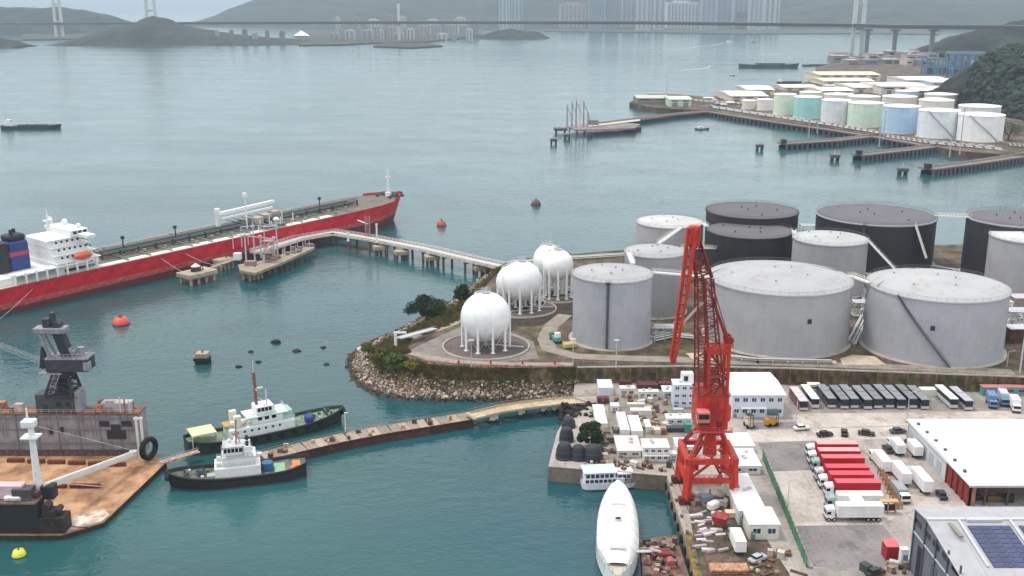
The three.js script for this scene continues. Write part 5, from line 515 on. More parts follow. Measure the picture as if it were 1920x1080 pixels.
// ============================================================ RED PORTAL CRANE
{
  const zf = -225.5, t = thing('harbour_crane', 'tall red level luffing harbour crane standing on the quay', 'crane', V3(0, 0, 0)); const rm = M('#dc3a22', 0.55, 'weather', 5), rd = M('#b02a1c', 0.6, 'weather', 5), zr = -237, zm = -231;
  const q = (x, y, z = zm) => Q(x, y, z);
  const fl = q(1286, 945, zf), fr = q(1376, 945, zf); const yTop = q(1330, 862, zf).y, x0 = fl.x, x1 = fr.x; const xm = (x0 + x1) / 2;
  const legP = [[x0, zf], [x1, zf], [x0, zr], [x1, zr]], tops = [[mix(x0, xm, 0.1), zf - 0.5], [mix(x1, xm, 0.1), zf - 0.5], [mix(x0, xm, 0.1), zr + 0.5], [mix(x1, xm, 0.1), zr + 0.5]];
  legP.forEach((p, i) => { const c = g(); c.beam(V3(p[0], 5.2, p[1]), V3(tops[i][0], yTop, tops[i][1]), 1.6, 1.5); c.beam(V3(p[0] + (i % 2 ? -1.6 : 1.6), yTop - 3, p[1]), V3(tops[i][0] + (i % 2 ? -0.2 : 0.2), yTop, tops[i][1]), 0.6, 0.6); c.mesh('portal_leg', rm, t); const b = g(); b.rbox(3.6, 1.5, 1.5, p[0], 4.35, p[1], 0.2); for (const s of [-1.1, 1.1]) b.cylz(0.45, 0.5, p[0] + s, 4.45, p[1] + 0.7); b.mesh('bogie', M('#6b2022', 0.7), t); });
  for (const z of [zf, zr]) { const a = q(1330, 905, z).y; g().box(x1 - x0, 1.2, 1, xm, yTop - 1.1, z).mesh('portal_beam', rm, t); g().box(x1 - x0 - 0.6, 1, 1, xm, a, z).mesh('portal_tie', rm, t); const r = g(); r.rail([V3(x0 + 1, a + 1, z + 0.4), V3(x1 - 1, a + 1, z + 0.4)], 1.2, 1.3, 0.07); r.rail([V3(x0 + 1, yTop + 0.3, z + 0.5), V3(x1 - 1, yTop + 0.3, z + 0.5)], 1.1, 1.3, 0.06); r.mesh('railing', M('#e8736d', 0.5), t); g().beam(V3(x0 + 0.5, a + 1, z + 0.2), V3(xm, yTop - 0.5, z + 0.2), 0.5, 0.5).beam(V3(x1 - 0.5, a + 1, z + 0.2), V3(xm, yTop - 0.5, z + 0.2), 0.5, 0.5).mesh('cross_brace', rd, t); }
  for (const x of [x0, x1]) { g().box(1.2, 1.5, zf - zr, x, yTop - 1.3, (zf + zr) / 2).box(1, 1, zf - zr, x, q(1330, 905, zf).y - 0.4, (zf + zr) / 2).mesh('side_beam', rm, t); }
  // slender struts up to the slewing ring, central column
  const ring = q(1333, 803, zm); const yr = ring.y; tops.forEach((p, i) => g().beam(V3(p[0], yTop - 0.3, p[1]), V3(ring.x + (i % 2 ? 2.2 : -2.2), yr, zm + (i < 2 ? 2.2 : -2.2)), 0.8, 0.8).mesh('strut', i % 2 ? rm : rd, t));
  g().cyl(1.25, 1.7, yr - yTop + 1.2, ring.x, yTop - 1, zm, 20).mesh('column', rm, t); g().cyl(3.4, 3.2, 1.2, ring.x, yr - 0.3, zm, 28).mesh('slewing_ring', rd, t);
  { const s = g(), a = V3(ring.x + 1.9, yTop, zm + 1.9); for (let i = 0; i < 26; i++) s.box(0.8, 0.1, 0.5, ring.x + Math.cos(i * 0.35) * 2.6, yTop + 0.4 + i * (yr - yTop) / 27, zm + Math.sin(i * 0.35) * 2.6, -i * 0.35); s.mesh('stair', M('#e0544f', 0.6), t); g().rbox(3, 2.6, 2.4, x0 + 2, q(1330, 905, zf).y + 1, zm, 0.2).mesh('cable_reel_house', rm, t); }
  // machinery house, cab, winch
  const hb = yr + 0.9, ht = q(1340, 742, zm + 3).y, hx0 = q(1307, 770, zm + 3).x, hx1 = q(1366, 770, zm + 3).x; g().rbox(hx1 - hx0, ht - hb, 8, (hx0 + hx1) / 2, hb, zm - 0.5, 0.35).mesh('machinery_house', rm, t); { const p = g(); for (let i = 0; i < 4; i++) p.box(0.1, (ht - hb) * 0.86, 0.12, hx0 + (i + 0.8) * (hx1 - hx0) / 4.4, hb + 0.2, zm + 3.56); p.box((hx1 - hx0) * 1.04, 0.25, 8.3, (hx0 + hx1) / 2, ht, zm - 0.5); p.mesh('panel_joint', rd, t); g().box(1.1, 2, 0.1, hx1 - 2, hb + 0.2, zm + 3.6).mesh('door', M('#7e1315', 0.6), t); }
  const cb = q(1318, 786, zm + 5); g().rbox(3, 2.9, 2.8, cb.x, cb.y - 0.6, zm + 5, 0.4).mesh('cab', M('#dd7a72', 0.5), t); g().box(2.5, 1.2, 0.1, cb.x, cb.y + 0.5, zm + 6.42).box(0.1, 1.2, 2.2, cb.x - 1.52, cb.y + 0.5, zm + 5).box(2.6, 0.5, 2.4, cb.x, cb.y - 1, zm + 5).mesh('cab_window', C.glass, t); g().cylz(1.9, 0.5, cb.x + 2.3, cb.y + 1.2, zm + 4.2, 20).mesh('winch_drum', rd, t); g().rbox(2.6, 4.6, 2.2, hx1 + 0.2, hb + 0.4, zm - 1, 0.9).mesh('counterweight', M('#d8402f', 0.55), t);
  g().rail([V3(hx0 - 0.8, hb, zm + 4.4), V3(hx1 + 0.8, hb, zm + 4.4)], 1.1, 1.4, 0.06).box(hx1 - hx0 + 2, 0.2, 1.1, (hx0 + hx1) / 2, hb - 0.2, zm + 4.1).mesh('gallery', M('#e0544f', 0.6), t);
  // portal frame on the house
  const c1b = q(1325, 745, zm), c2b = q(1358, 745, zm), c1t = q(1326, 655, zm), c2t = q(1364, 640, zm); for (const z of [zm + 2.4, zm - 2.4]) { g().beam(V3(c1b.x, c1b.y - 0.5, z), V3(c1t.x, c1t.y, z), 0.75, 0.75).mesh('frame_leg', rm, t); g().beam(V3(c2b.x, c2b.y - 0.5, z), V3(c2t.x, c2t.y, z), 0.8, 0.75).mesh('frame_leg', rm, t); for (const f of [0.5, 1]) g().beam(V3(mix(c1b.x, c1t.x, f), mix(c1b.y, c1t.y, f), z), V3(mix(c2b.x, c2t.x, f), mix(c2b.y, c1t.y, f), z), 0.45, 0.45).mesh('frame_tie', rm, t); g().beam(V3(c1b.x, c1b.y, z), V3(mix(c2b.x, c2t.x, 0.45), mix(c2b.y, c2t.y, 0.45), z), 0.35, 0.35).beam(V3(c2b.x, c2b.y + 6, z), V3(c1t.x, c1t.y, z), 0.35, 0.35).mesh('frame_brace', rd, t); }
  { const w = g(); w.rbox(5.2, 1.6, 5.4, (c1t.x + c2t.x) / 2, c1t.y - 0.6, zm, 0.2); w.rail([V3(c1t.x - 0.6, c1t.y + 1, zm + 2.8), V3(c2t.x + 0.8, c1t.y + 1, zm + 2.8), V3(c2t.x + 0.8, c1t.y + 1, zm - 2.8)], 1.1, 1.2, 0.06); w.mesh('frame_head', rm, t); for (const s of [-1, 1]) g().cylz(1, 0.4, c2t.x + 0.2, c2t.y + 0.6, zm + s * 1.3, 18).mesh('rope_sheave', rd, t); }
  // lattice boom, fly jib, ropes
  const bf = q(1330, 735, zm), head = q(1300, 440, zm), knee = q(1312, 520, zm);
  g().lattice(V3(bf.x, bf.y, zm), V3(knee.x + 1, knee.y, zm), 6, 3.6, 11, 0.22, 0.11, V3(0, 0, 1)).lattice(V3(knee.x + 1, knee.y, zm), V3(head.x, head.y, zm), 3.4, 1.9, 6, 0.25, 0.13, V3(0, 0, 1)).mesh('lattice_boom', M('#86201f', 0.6, 'streak', 4), t);
  g().beam(V3(bf.x, bf.y, zm + 1.9), V3(knee.x + 1, knee.y, zm + 1.2), 0.4, 0.4).beam(V3(bf.x, bf.y, zm - 1.9), V3(knee.x + 1, knee.y, zm - 1.2), 0.35, 0.35).mesh('boom_chord', rd, t);
  { const tip = q(1262, 675, zm + 1), top = q(1302, 428, zm + 1), mid = q(1284, 545, zm + 1); const c = g(); for (const s of [-0.75, 0.75]) { c.beam(V3(tip.x + s * 0.5, tip.y, zm + 1 + s * 0.5), V3(mid.x - 0.1 + s * 0.8, mid.y, zm + 1 + s), 0.8, 0.65); c.beam(V3(mid.x - 0.1 + s * 0.8, mid.y, zm + 1 + s), V3(top.x - 0.5 + s * 0.9, top.y, zm + 1 + s), 1.6, 0.7); } c.mesh('fly_jib', M('#e43b25', 0.5, 'weather', 5), t); const c2 = g(); for (let i = 0; i <= 14; i++) { const f = i / 14, p = V3(mix(tip.x, top.x, f), mix(tip.y, top.y, f), zm + 1); c2.box(0.9, 0.35, 1.4, p.x, p.y, p.z); } c2.mesh('jib_rung', rd, t); g().rbox(2.5, 4.6, 2.4, top.x + 0.1, top.y - 4, zm + 0.6, 0.5).mesh('boom_head', M('#dc3a24', 0.5, 'weather', 5), t); for (const s of [-0.9, 0.9]) { g().cylz(1.1, 0.35, top.x - 0.2, top.y - 0.6, zm + 0.6 + s, 18).mesh('head_sheave', M('#b31b1e', 0.5), t); g().cylz(0.7, 0.35, tip.x, tip.y, zm + 1 + s * 0.6, 16).mesh('tip_sheave', M('#b31b1e', 0.5), t); }
    const rp = g(); for (const s of [-0.4, 0.4]) { rp.rod(V3(c2t.x, c2t.y + 1.2, zm + s), V3(head.x + 1, head.y, zm + s), 0.09, 5); rp.rod(V3(c1t.x, c1t.y + 1, zm + s), V3(knee.x, knee.y + 3, zm + s), 0.09, 5); } rp.mesh('wire_rope', M('#8d4a48', 0.6), t); const br = q(1290, 610, zm + 2), bs = q(1322, 570, zm + 2); g().beam(q(1276, 610, zm + 1.4), q(1318, 566, zm + 1.4), 0.5, 0.5).mesh('luffing_strut', M('#d6b8b2', 0.6), t); g().beam(V3(c2t.x, c2t.y, zm + 1.6), V3(knee.x + 2.4, knee.y - 3, zm + 1.2), 0.45, 0.45).beam(V3(c2t.x, c2t.y, zm - 1.6), V3(knee.x + 2.4, knee.y - 3, zm - 1.2), 0.45, 0.45).mesh('back_stay', rd, t); }
  { const rl = thing('crane_rail', 'pair of crane rails along the quay edge', 'rails'); for (const x of [x0, x1]) g().box(0.16, 0.14, 62, x, YARD + 0.01, -238 + 12).mesh('rail', M('#5a4a42', 0.6), rl); }
}
// ============================================================ FLOATING DOCK
{
  const t = thing('floating_dock', 'grey floating dock with rusty orange floor at the left', 'floating dock');
  const FL = 1.3; const floor = [...pxz([[-160, 842], [268, 846], [312, 866], [194, 979], [115, 1003], [-160, 1003]], FL)];
  g().ext(floor, -1.5, FL - 0.2).mesh('pontoon', M('#3c3835', 0.85, 'rust', 7), t); g().ext(floor.map(([x, z], i) => [x, z]), FL - 0.2, FL).mesh('floor', M('#c2a27f', 0.85, 'rust', 30), t);
  const R = rng(71);
  { const pl = g(); for (let i = 0; i < 6; i++) { const c = P(30 + i * 38, 866 + i * 1.5, FL); pl.rbox(4.4, 1, 1.1, c.x, FL, c.z, 0.08); } pl.mesh('keel_block', M('#7a4a33', 0.85, 'rust', 3), t); const p2 = P(160, 914, FL); g().rbox(7.5, 0.9, 1.2, p2.x, FL, p2.z, 0.08).rbox(3.5, 0.8, 1.2, p2.x - 6.5, FL, p2.z, 0.08).mesh('side_block', M('#7d2e22', 0.85, 'rust', 3), t); g().ext(pxz([[140, 966], [196, 955], [205, 965], [190, 977], [119, 999]], FL), FL + 0.004, FL + 0.03).mesh('apron_plate', M('#e6e2da', 0.8, 'rust', 12), t); }
  const zI = P(130, 853, FL).z, hT = Q(130, 778, zI).y, xR = P(268, 853, FL).x, xL = xR - 78; g().box(xR - xL, hT - FL, 5, (xR + xL) / 2, FL, zI - 2.6).mesh('far_wing_wall', M('#a09ea3', 0.8, 'weather', 12), t);
  { const rb = g(), pn = g(); for (let x = xL; x < xR - 2; x += 5.6) rb.box(0.25, hT - FL, 0.25, x, FL, zI); for (const f of [0.28, 0.62, 0.9]) rb.box(xR - xL, 0.3, 0.35, (xR + xL) / 2, mix(FL, hT, f), zI); rb.mesh('stiffener', M('#7b797d', 0.8), t); for (let i = 0; i < 3; i++) pn.box(2.6, 1.5, 0.3, xR - 9.5 + i * 3, 9.6 - (i % 2), zI + 0.05); pn.box(0.9, 1.6, 0.3, xR - 24, 7.4, zI + 0.05).box(0.9, 1.6, 0.3, xR - 21, 7.8, zI + 0.05).box(5, 2.6, 0.3, xR - 6.5, 6, zI + 0.06); pn.mesh('opening', C.char, t); g().box(xR - xL, 1.6, 0.5, (xR + xL) / 2, FL, zI + 0.4).mesh('rubbing_strake', M('#6c5a58', 0.85, 'rust', 4), t);
    g().box(xR - xL, 0.4, 5.6, (xR + xL) / 2, hT, zI - 2.6).mesh('wall_deck', M('#8a6a4e', 0.85, 'rust', 6), t); g().rail([V3(xL, hT + 0.4, zI), V3(xR, hT + 0.4, zI)], 1.1, 2, 0.05).mesh('railing', C.ltgrey, t); }
  // near wing wall, lower and seen from its dark outer side
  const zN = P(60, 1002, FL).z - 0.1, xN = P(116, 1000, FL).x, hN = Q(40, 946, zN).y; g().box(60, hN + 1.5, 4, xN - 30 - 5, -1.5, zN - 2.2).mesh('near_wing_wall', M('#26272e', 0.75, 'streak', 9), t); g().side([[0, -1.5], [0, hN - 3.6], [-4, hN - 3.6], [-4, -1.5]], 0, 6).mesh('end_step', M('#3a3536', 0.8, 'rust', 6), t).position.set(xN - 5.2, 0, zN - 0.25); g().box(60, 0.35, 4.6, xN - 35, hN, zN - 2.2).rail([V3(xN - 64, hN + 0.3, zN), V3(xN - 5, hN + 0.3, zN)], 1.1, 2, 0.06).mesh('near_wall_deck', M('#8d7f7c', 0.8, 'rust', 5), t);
  { const w = g(); for (let i = 0; i < 7; i++) w.rbox(1.2 + R() * 1.6, 0.8 + R() * 1.6, 1.4, xN - 22 + i * 2.6, hN + 0.35, zN - 2 - R(), 0.15); w.mesh('deck_gear', M('#6d4a4a', 0.8, 'rust', 3), t); g().cylz(1, 2.4, xN - 3.6, hN - 1.6, zN - 2.4).cylz(0.7, 2.6, xN - 1, hN - 2.4, zN - 2.4).box(3.4, 1.2, 3, xN - 2.8, hN - 3.5, zN - 2.4).mesh('winch', M('#3a2f30', 0.7), t); g().rbox(4.4, 2.8, 3, xN - 8.5, hN + 0.35, zN - 2.4, 0.2).mesh('deck_house', M('#4d4a4c', 0.8), t); g().rbox(2.4, 1, 1.4, xN - 15, hN + 0.4, zN - 3.2, 0.3).mesh('white_bundle', C.white, t); g().tube([V3(xN - 2, 4, zN - 0.6), V3(xN + 2, 2.4, zN - 1.6), V3(xN + 5, FL + 0.1, zN - 3)], 0.12, 5).mesh('rope', C.char, t); }
  // posts and tyre fender at the open end
  { const pc = Q(20, 890, zN - 4.5); g().rbox(9, 3.4, 2.6, pc.x - 1, hN + 0.35, zN - 3, 0.2).mesh('pale_cabin', M('#d9bcc4', 0.7), t); g().rbox(4, 1.2, 1.6, pc.x + 1.5, hN + 0.35, zN - 1.2, 0.5).mesh('white_bundle', C.white, t); const p = g(); for (const px of [262, 271]) { const b = P(px, 858, FL); p.box(0.55, Q(px, 782, b.z).y - FL, 0.55, b.x, FL, b.z); } const b = P(266, 858, FL); p.box(2.4, 0.5, 0.5, b.x, Q(266, 784, b.z).y - 0.4, b.z); p.mesh('end_post', C.offwhite, t); const f = P(281, 862, FL); g().torus(2.5, 0.75, f.x, FL + 3.3, f.z, 0, 1.15, 28, 10).mesh('tyre_fender', C.tyre, t); g().box(0.6, 4, 0.6, f.x - 1.4, FL, f.z - 0.4).mesh('fender_bracket', C.dkgrey, t); }
  // clutter on the far wall top
  { const cols = ['#9a8f88', '#d9d4cc', '#7b5a4a', '#b5a79c', '#5c5552', '#c98f6a']; for (let i = 0; i < 22; i++) { const x = mix(xL + 24, xR - 2, R()); const k = Math.abs(x - P(117, 770, hT).x); if (k < 8.5) continue; g().rbox(0.8 + R() * 2, 0.7 + R() * 1.8, 0.8 + R() * 1.6, x, hT + 0.4, zI - 1 - R() * 3, 0.12).mesh('deck_gear', M(cols[i % 6], 0.8, 'rust', 3), t); } const a = P(240, 765, hT); g().rbox(8, 2.4, 3, a.x - 2, hT + 0.4, zI - 3, 0.2).mesh('deck_house', M('#b8aeb0', 0.7), t); for (let i = 0; i < 4; i++) g().cyl(0.18, 0.2, 3 + i * 0.4, xR - 1.5 - i * 1.2, hT + 0.4, zI - 0.8, 6).mesh('light_post', i % 2 ? C.ltgrey : M('#a5484a', 0.6), t); }
  // grey crane on the far wall
  { const cp = P(115, 768, hT), k = thing('dock_crane', 'dark grey crane with a high cab standing on the far dock wall', 'crane', V3(0, 0, 0)); const z = zI - 2.6, Y = (py) => Q(115, py, z).y, X = (px, py) => Q(px, py, z).x; const gm = M('#464a55', 0.7, 'weather', 4), gl = M('#a2a5af', 0.65, 'weather', 4), gd = M('#2d313a', 0.7, 'paint', 4);
    const bx0 = X(72, 765), bx1 = X(160, 765), yb = hT + 0.4, y1 = Y(735); g().rbox(bx1 - bx0 - 2, y1 - yb, 4.4, (bx0 + bx1) / 2 - 0.6, yb, z, 0.15).mesh('base_house', M('#4c565c', 0.7, 'weather', 5), k); g().box(1.2, 2, 0.15, bx0 + 3, yb + 0.3, z + 2.25).box(1.2, 1.2, 0.15, bx0 + 6.5, yb + 1.8, z + 2.25).box(1.2, 1.2, 0.15, bx0 + 9, yb + 1.8, z + 2.25).mesh('opening', C.char, k); g().rbox(1.3, y1 - yb + 0.8, 4.6, bx1 - 1.1, yb, z, 0.2).mesh('base_leg', gl, k);
    const px = X(118, 690), pz = z; g().lattice(V3(px - 0.6, y1 - 0.2, pz), V3(px, Y(701), pz), 7, 4.2, 3, 0.42, 0.22, V3(0, 0, 1)).cyl(1.5, 1.8, Y(700) - y1, px - 0.3, y1 - 0.1, pz, 14).mesh('pedestal', gd, k); g().lattice(V3(px - 3, y1, pz + 2.3), V3(px - 0.5, Y(695), pz + 2.3), 1.4, 1.2, 5, 0.16, 0.1).mesh('pedestal_stair', gl, k); g().cyl(2.6, 2.6, 1.3, px, Y(702), pz, 24).mesh('slewing_ring', gd, k);
    const hx0 = X(88, 660), hx1 = X(168, 660), hy0 = Y(692), hy1 = Y(668); g().rbox(hx1 - hx0, hy1 - hy0, 5.4, (hx0 + hx1) / 2 + 0.2, hy0, pz, 0.3).mesh('machinery_house', gm, k); g().rail([V3(hx0 + 2, hy1, pz + 2.6), V3(hx1 - 0.2, hy1, pz + 2.6), V3(hx1 - 0.2, hy1, pz - 2.6)], 1.3, 1.2, 0.09).box(hx1 - hx0, 0.3, 5.8, (hx0 + hx1) / 2 + 0.3, hy1 - 0.1, pz).mesh('roof_gallery', gl, k); g().rbox(2.6, 2.2, 2, X(124, 655), hy1 + 0.2, pz, 0.3).cyl(0.9, 0.9, 2.2, X(150, 655), hy1 + 0.2, pz - 0.6, 12).cylz(0.8, 2, X(136, 655), hy1 + 1, pz, 14).mesh('winch_gear', gl, k); g().box(0.15, 1.8, 1.6, hx1 + 0.3, hy0 + 1, pz + 0.6).mesh('cab_window', C.glass, k); g().rbox(1.6, 2.4, 2, hx1 - 0.2, hy0 + 0.4, pz + 2, 0.2).mesh('cab', gl, k); g().box(6, 0.4, 2, hx0 + 1.4, hy0 - 0.6, pz + 2).mesh('lower_gallery', gl, k);
    const tx = X(78, 612), ty = Y(622), bx = X(100, 668); g().beam(V3(bx, hy1, pz + 1.8), V3(tx - 0.2, ty, pz + 1.2), 0.7, 0.6).beam(V3(bx, hy1, pz - 1.8), V3(tx - 0.2, ty, pz - 1.2), 0.7, 0.6).mesh('mast_leg', gl, k); g().beam(V3(bx + 4, hy1, pz), V3(tx + 4.2, ty, pz), 2.6, 2.4).mesh('mast', gd, k); g().rbox(8.4, 1.6, 3.6, tx + 2.4, ty - 0.2, pz, 0.3).mesh('mast_head', gl, k); g().rbox(2.2, 2.4, 2, tx + 1.6, ty + 1.4, pz, 0.3).cylz(1.1, 2.6, tx + 4.2, ty + 2, pz, 16).rbox(1.4, 3, 1.2, tx + 3.2, ty + 2.4, pz, 0.2).mesh('head_sheave', gm, k); g().beam(V3(X(80, 690), Y(690), pz), V3(X(80, 630), Y(650), pz), 1.2, 1.2).mesh('back_stay', gd, k);
    g().lattice(V3(X(80, 682), Y(682), pz - 1), V3(-190, 34, -300), 1.1, 0.6, 26, 0.08, 0.045).mesh('lattice_jib', M('#8f98a0', 0.6), k); }
  // white post crane on the near wall, its boom laid across the dock
  { const k = thing('post_crane', 'white post crane on the near dock wall with its boom lowered across the dock', 'crane'); const z = zN - 5.2, b = Q(62, 918, z), tp = Q(50, 800, z); g().cyl(0.65, 1.05, tp.y - FL, tp.x + 0.9, FL, z, 16).mesh('post', C.white, k); g().rbox(3, 1.7, 2.6, tp.x + 0.6, tp.y, z, 0.3).box(3.8, 0.35, 3.2, tp.x + 0.7, tp.y - 2.6, z).mesh('post_head', C.white, k); g().cyl(0.2, 0.25, 3, tp.x + 0.4, tp.y + 1.5, z, 8).mesh('aerial', C.white, k); const s = V3(tp.x + 2.6, Q(92, 910, z).y, z), e0 = P(250, 850, 5); g().beam(s, e0, 1.1, 1).beam(s.clone().add(V3(0, 0, 0.9)), e0.clone().add(V3(0, 0, 0.4)), 0.4, 1.6).mesh('boom', C.offwhite, k); g().rod(V3(tp.x + 0.6, tp.y + 0.6, z), e0.clone().add(V3(0, 0.8, 0)), 0.07, 5).mesh('wire_rope', C.ltgrey, k); g().box(1.8, 1.6, 1.6, e0.x, e0.y - 0.9, e0.z).mesh('boom_head', C.ltgrey, k); g().rbox(3, 3.4, 2.8, tp.x + 3.2, s.y - 3.2, z - 0.2, 0.3).mesh('boom_foot', C.char, k); const h = P(110, 930, 4); g().rod(V3(h.x + 10, 6, h.z - 1), V3(h.x, 9, h.z + 3), 0.09, 5).mesh('stay', C.ltgrey, k); }
}
// ============================================================ TUGS
{
  const tug = (name, label, org, turn, L, B, o) => { const t = thing(name, label, 'tug boat', org, turn); const h = hullForm({ L, B, y1: 2.6, y0: -1.4, bow: 0.62, stern: 0.2, sternK: 0.45, rake: 1.2, sheer: 1.9, flare: 0.9, pw: 2.6, n: 40, bul: 0.95 }); h.skin(() => -1.4, () => 0.35).mesh('boot_top', M(o.boot, 0.7, 'rust', 4), t); h.skin(() => 0.35, (x) => h.dy(x)).mesh('hull', M(o.hull, 0.6, 'weather', 5), t); h.deck(0.95, 0.2).mesh('deck', M(o.deck, 0.8, 'rust', 5), t); h.rim(0.28).mesh('bulwark', M(o.rim, 0.7), t);
    for (const sg of [-1, 1]) { const pts = [...Array(22)].map((_, i) => { const q = 0.04 + i / 21 * 0.955, p = h.at(q, 0.93, sg, -1.4, h.dy(q)); return V3(p.x + (q > 0.97 ? 0.2 : 0), p.y, p.z + sg * 0.12); }); g().tube(pts, 0.3, 6, 60).mesh('rubbing_strake', C.tyre, t); }
    for (let i = 0; i < 9; i++) { const q = 0.14 + i * 0.085, p = h.at(q, 0.72, 1, -1.4, h.dy(q)); g().torus(0.55, 0.22, p.x, p.y, p.z + 0.28, 0, 0.1, 16, 7).mesh('tyre_fender', C.tyre, t); } g().sph(1, L + 0.7, 3.1, 0, 0.9, 1.1, 2.6, 12, 8).mesh('bow_fender', C.tyre, t); return { t, h }; };
  const winch = (t, x, y, z, m) => { g().cylz(0.75, 1.8, x, y + 0.9, z, 14).cylz(1, 0.2, x, y + 0.9, z - 0.9, 14).cylz(1, 0.2, x, y + 0.9, z + 0.9, 14).box(1.6, 0.5, 2.4, x, y, z).mesh('winch', m, t); };
  // near tug: bow to the left, dark hull, white house
  { const s = P(574, 884, 0), b = P(322, 912, 0); const turn = heading(s, b), L = s.distanceTo(b); const { t } = tug('tug_boat', 'near tug with black hull and white deckhouse lying outside the pontoon pier', s, turn, L, 9.6, { hull: '#2b2a30', boot: '#4a2b2b', deck: '#6f7d73', rim: '#33343a' });
    const H = (x0, x1, y, h, w, r = 0.25, m = C.white) => g().rbox((x1 - x0) * L, h, w, (x0 + x1) / 2 * L, y, 0, r).mesh('deckhouse', m, t); H(0.34, 0.68, 1.9, 3, 7); H(0.37, 0.62, 4.9, 2.5, 5.8); g().rbox(2.6, 0.9, 1.4, 0.36 * L, 4.9, 2.4, 0.3).rbox(1.2, 1.2, 1.2, 0.645 * L, 4.9, 1.8, 0.3).rbox(1.2, 1.2, 1.2, 0.645 * L, 4.9, -1.8, 0.3).mesh('raft', C.offwhite, t); g().box(0.16 * L, 0.16, 5, 0.53 * L, 9.9, 0).rail([V3(0.46 * L, 10, 2.4), V3(0.6 * L, 10, 2.4), V3(0.6 * L, 10, -2.4)], 0.8, 1, 0.04).mesh('monkey_deck', C.ltgrey, t); g().box(0.4, 0.3, 2.6, 0.52 * L, 11, 0).sph(0.5, 0.56 * L, 10.4, 1.2).mesh('radar', C.white, t); g().rbox(0.13 * L, 2.5, 4.6, 0.53 * L, 7.4, 0, 0.5).mesh('wheelhouse', C.white, t); { const w = g(); for (let i = 0; i < 5; i++) w.box(0.75, 1.05, 0.1, 0.48 * L + i * 0.95, 8.5, 2.32).box(0.75, 1.05, 0.1, 0.48 * L + i * 0.95, 8.5, -2.32); for (let i = 0; i < 4; i++) w.box(0.1, 1.05, 0.85, 0.595 * L + 0.04, 8.5, -1.6 + i * 1.05).box(0.1, 1.05, 0.85, 0.465 * L - 0.04, 8.5, -1.6 + i * 1.05); for (let i = 0; i < 5; i++) w.box(0.7, 0.7, 0.1, 0.4 * L + i * 1.9, 3.4, -3.42).box(0.7, 0.7, 0.1, 0.4 * L + i * 1.9, 3.4, 3.42).box(0.7, 0.7, 0.1, 0.42 * L + i * 1.4, 6.1, 2.83); w.mesh('window', C.glass, t); }
    g().box(0.22 * L, 0.18, 6.4, 0.5 * L, 7.3, 0).rail([V3(0.4 * L, 7.5, -3.1), V3(0.62 * L, 7.5, -3.1), V3(0.62 * L, 7.5, 3.1), V3(0.4 * L, 7.5, 3.1)], 1, 1.1, 0.05).rail([V3(0.35 * L, 5, -3.3), V3(0.66 * L, 5, -3.3), V3(0.66 * L, 5, 3.3), V3(0.35 * L, 5, 3.3)], 1, 1.2, 0.05).mesh('bridge_deck', C.ltgrey, t); g().rbox(1.2, 2.6, 4.8, 0.63 * L, 2, 0, 0.2).box(2.4, 1.3, 2.2, 0.7 * L, 1.8, -2.2).mesh('locker', M('#a8b2a8', 0.7), t);
    g().rod(V3(0.51 * L, 9.9, 0), V3(0.5 * L, 16.5, 0), 0.22, 8).rod(V3(0.51 * L, 11.5, -1.4), V3(0.51 * L, 11.5, 1.4), 0.09).rod(V3(0.505 * L, 14, -0.9), V3(0.505 * L, 14, 0.9), 0.08).rod(V3(0.48 * L, 9.9, 0), V3(0.505 * L, 13.5, 0), 0.12).box(1.6, 0.4, 0.4, 0.51 * L, 12.4, 0).mesh('mast', M('#b98078', 0.6), t); for (const z of [-1.9, 1.9]) g().rbox(1.7, 5, 1.3, 0.43 * L, 4.9, z, 0.25).mesh('funnel', C.white, t); for (const z of [-1.9, 1.9]) g().cyl(0.4, 0.4, 1.2, 0.43 * L, 9.9, z, 10).mesh('exhaust', C.char, t);
    winch(t, 0.78 * L, 2, 0, C.dkgrey); g().box(0.5, 1.6, 2.4, 0.88 * L, 2.2, 0).cyl(0.25, 0.25, 1.4, 0.9 * L, 2.2, 1.2, 8).cyl(0.25, 0.25, 1.4, 0.9 * L, 2.2, -1.2, 8).mesh('bow_bitt', M('#4f5c54', 0.7), t); g().cyl(1.5, 1.5, 2.2, 0.29 * L, 1.7, 0, 16).mesh('blue_drum', M('#2f6591', 0.6), t); g().rbox(0.12 * L, 0.4, 5.6, 0.18 * L, 1.72, 0, 0.1).mesh('green_hatch', M('#8fb793', 0.7), t); g().rbox(2.2, 1, 3.4, 0.07 * L, 1.7, 0.4, 0.2).sph(0.9, 0.1 * L, 2.2, -2).mesh('orange_gear', M('#d98a5f', 0.7), t); for (let i = 0; i < 6; i++) g().rbox(0.7 + 0.1 * i, 0.8, 0.9, (0.7 + i * 0.035) * L, 2.1, (i % 2 ? 1 : -1) * (1.5 + i * 0.25), 0.15).mesh('deck_gear', [C.dkgrey, M('#5f7a6c', 0.7), C.ltgrey][i % 3], t); }
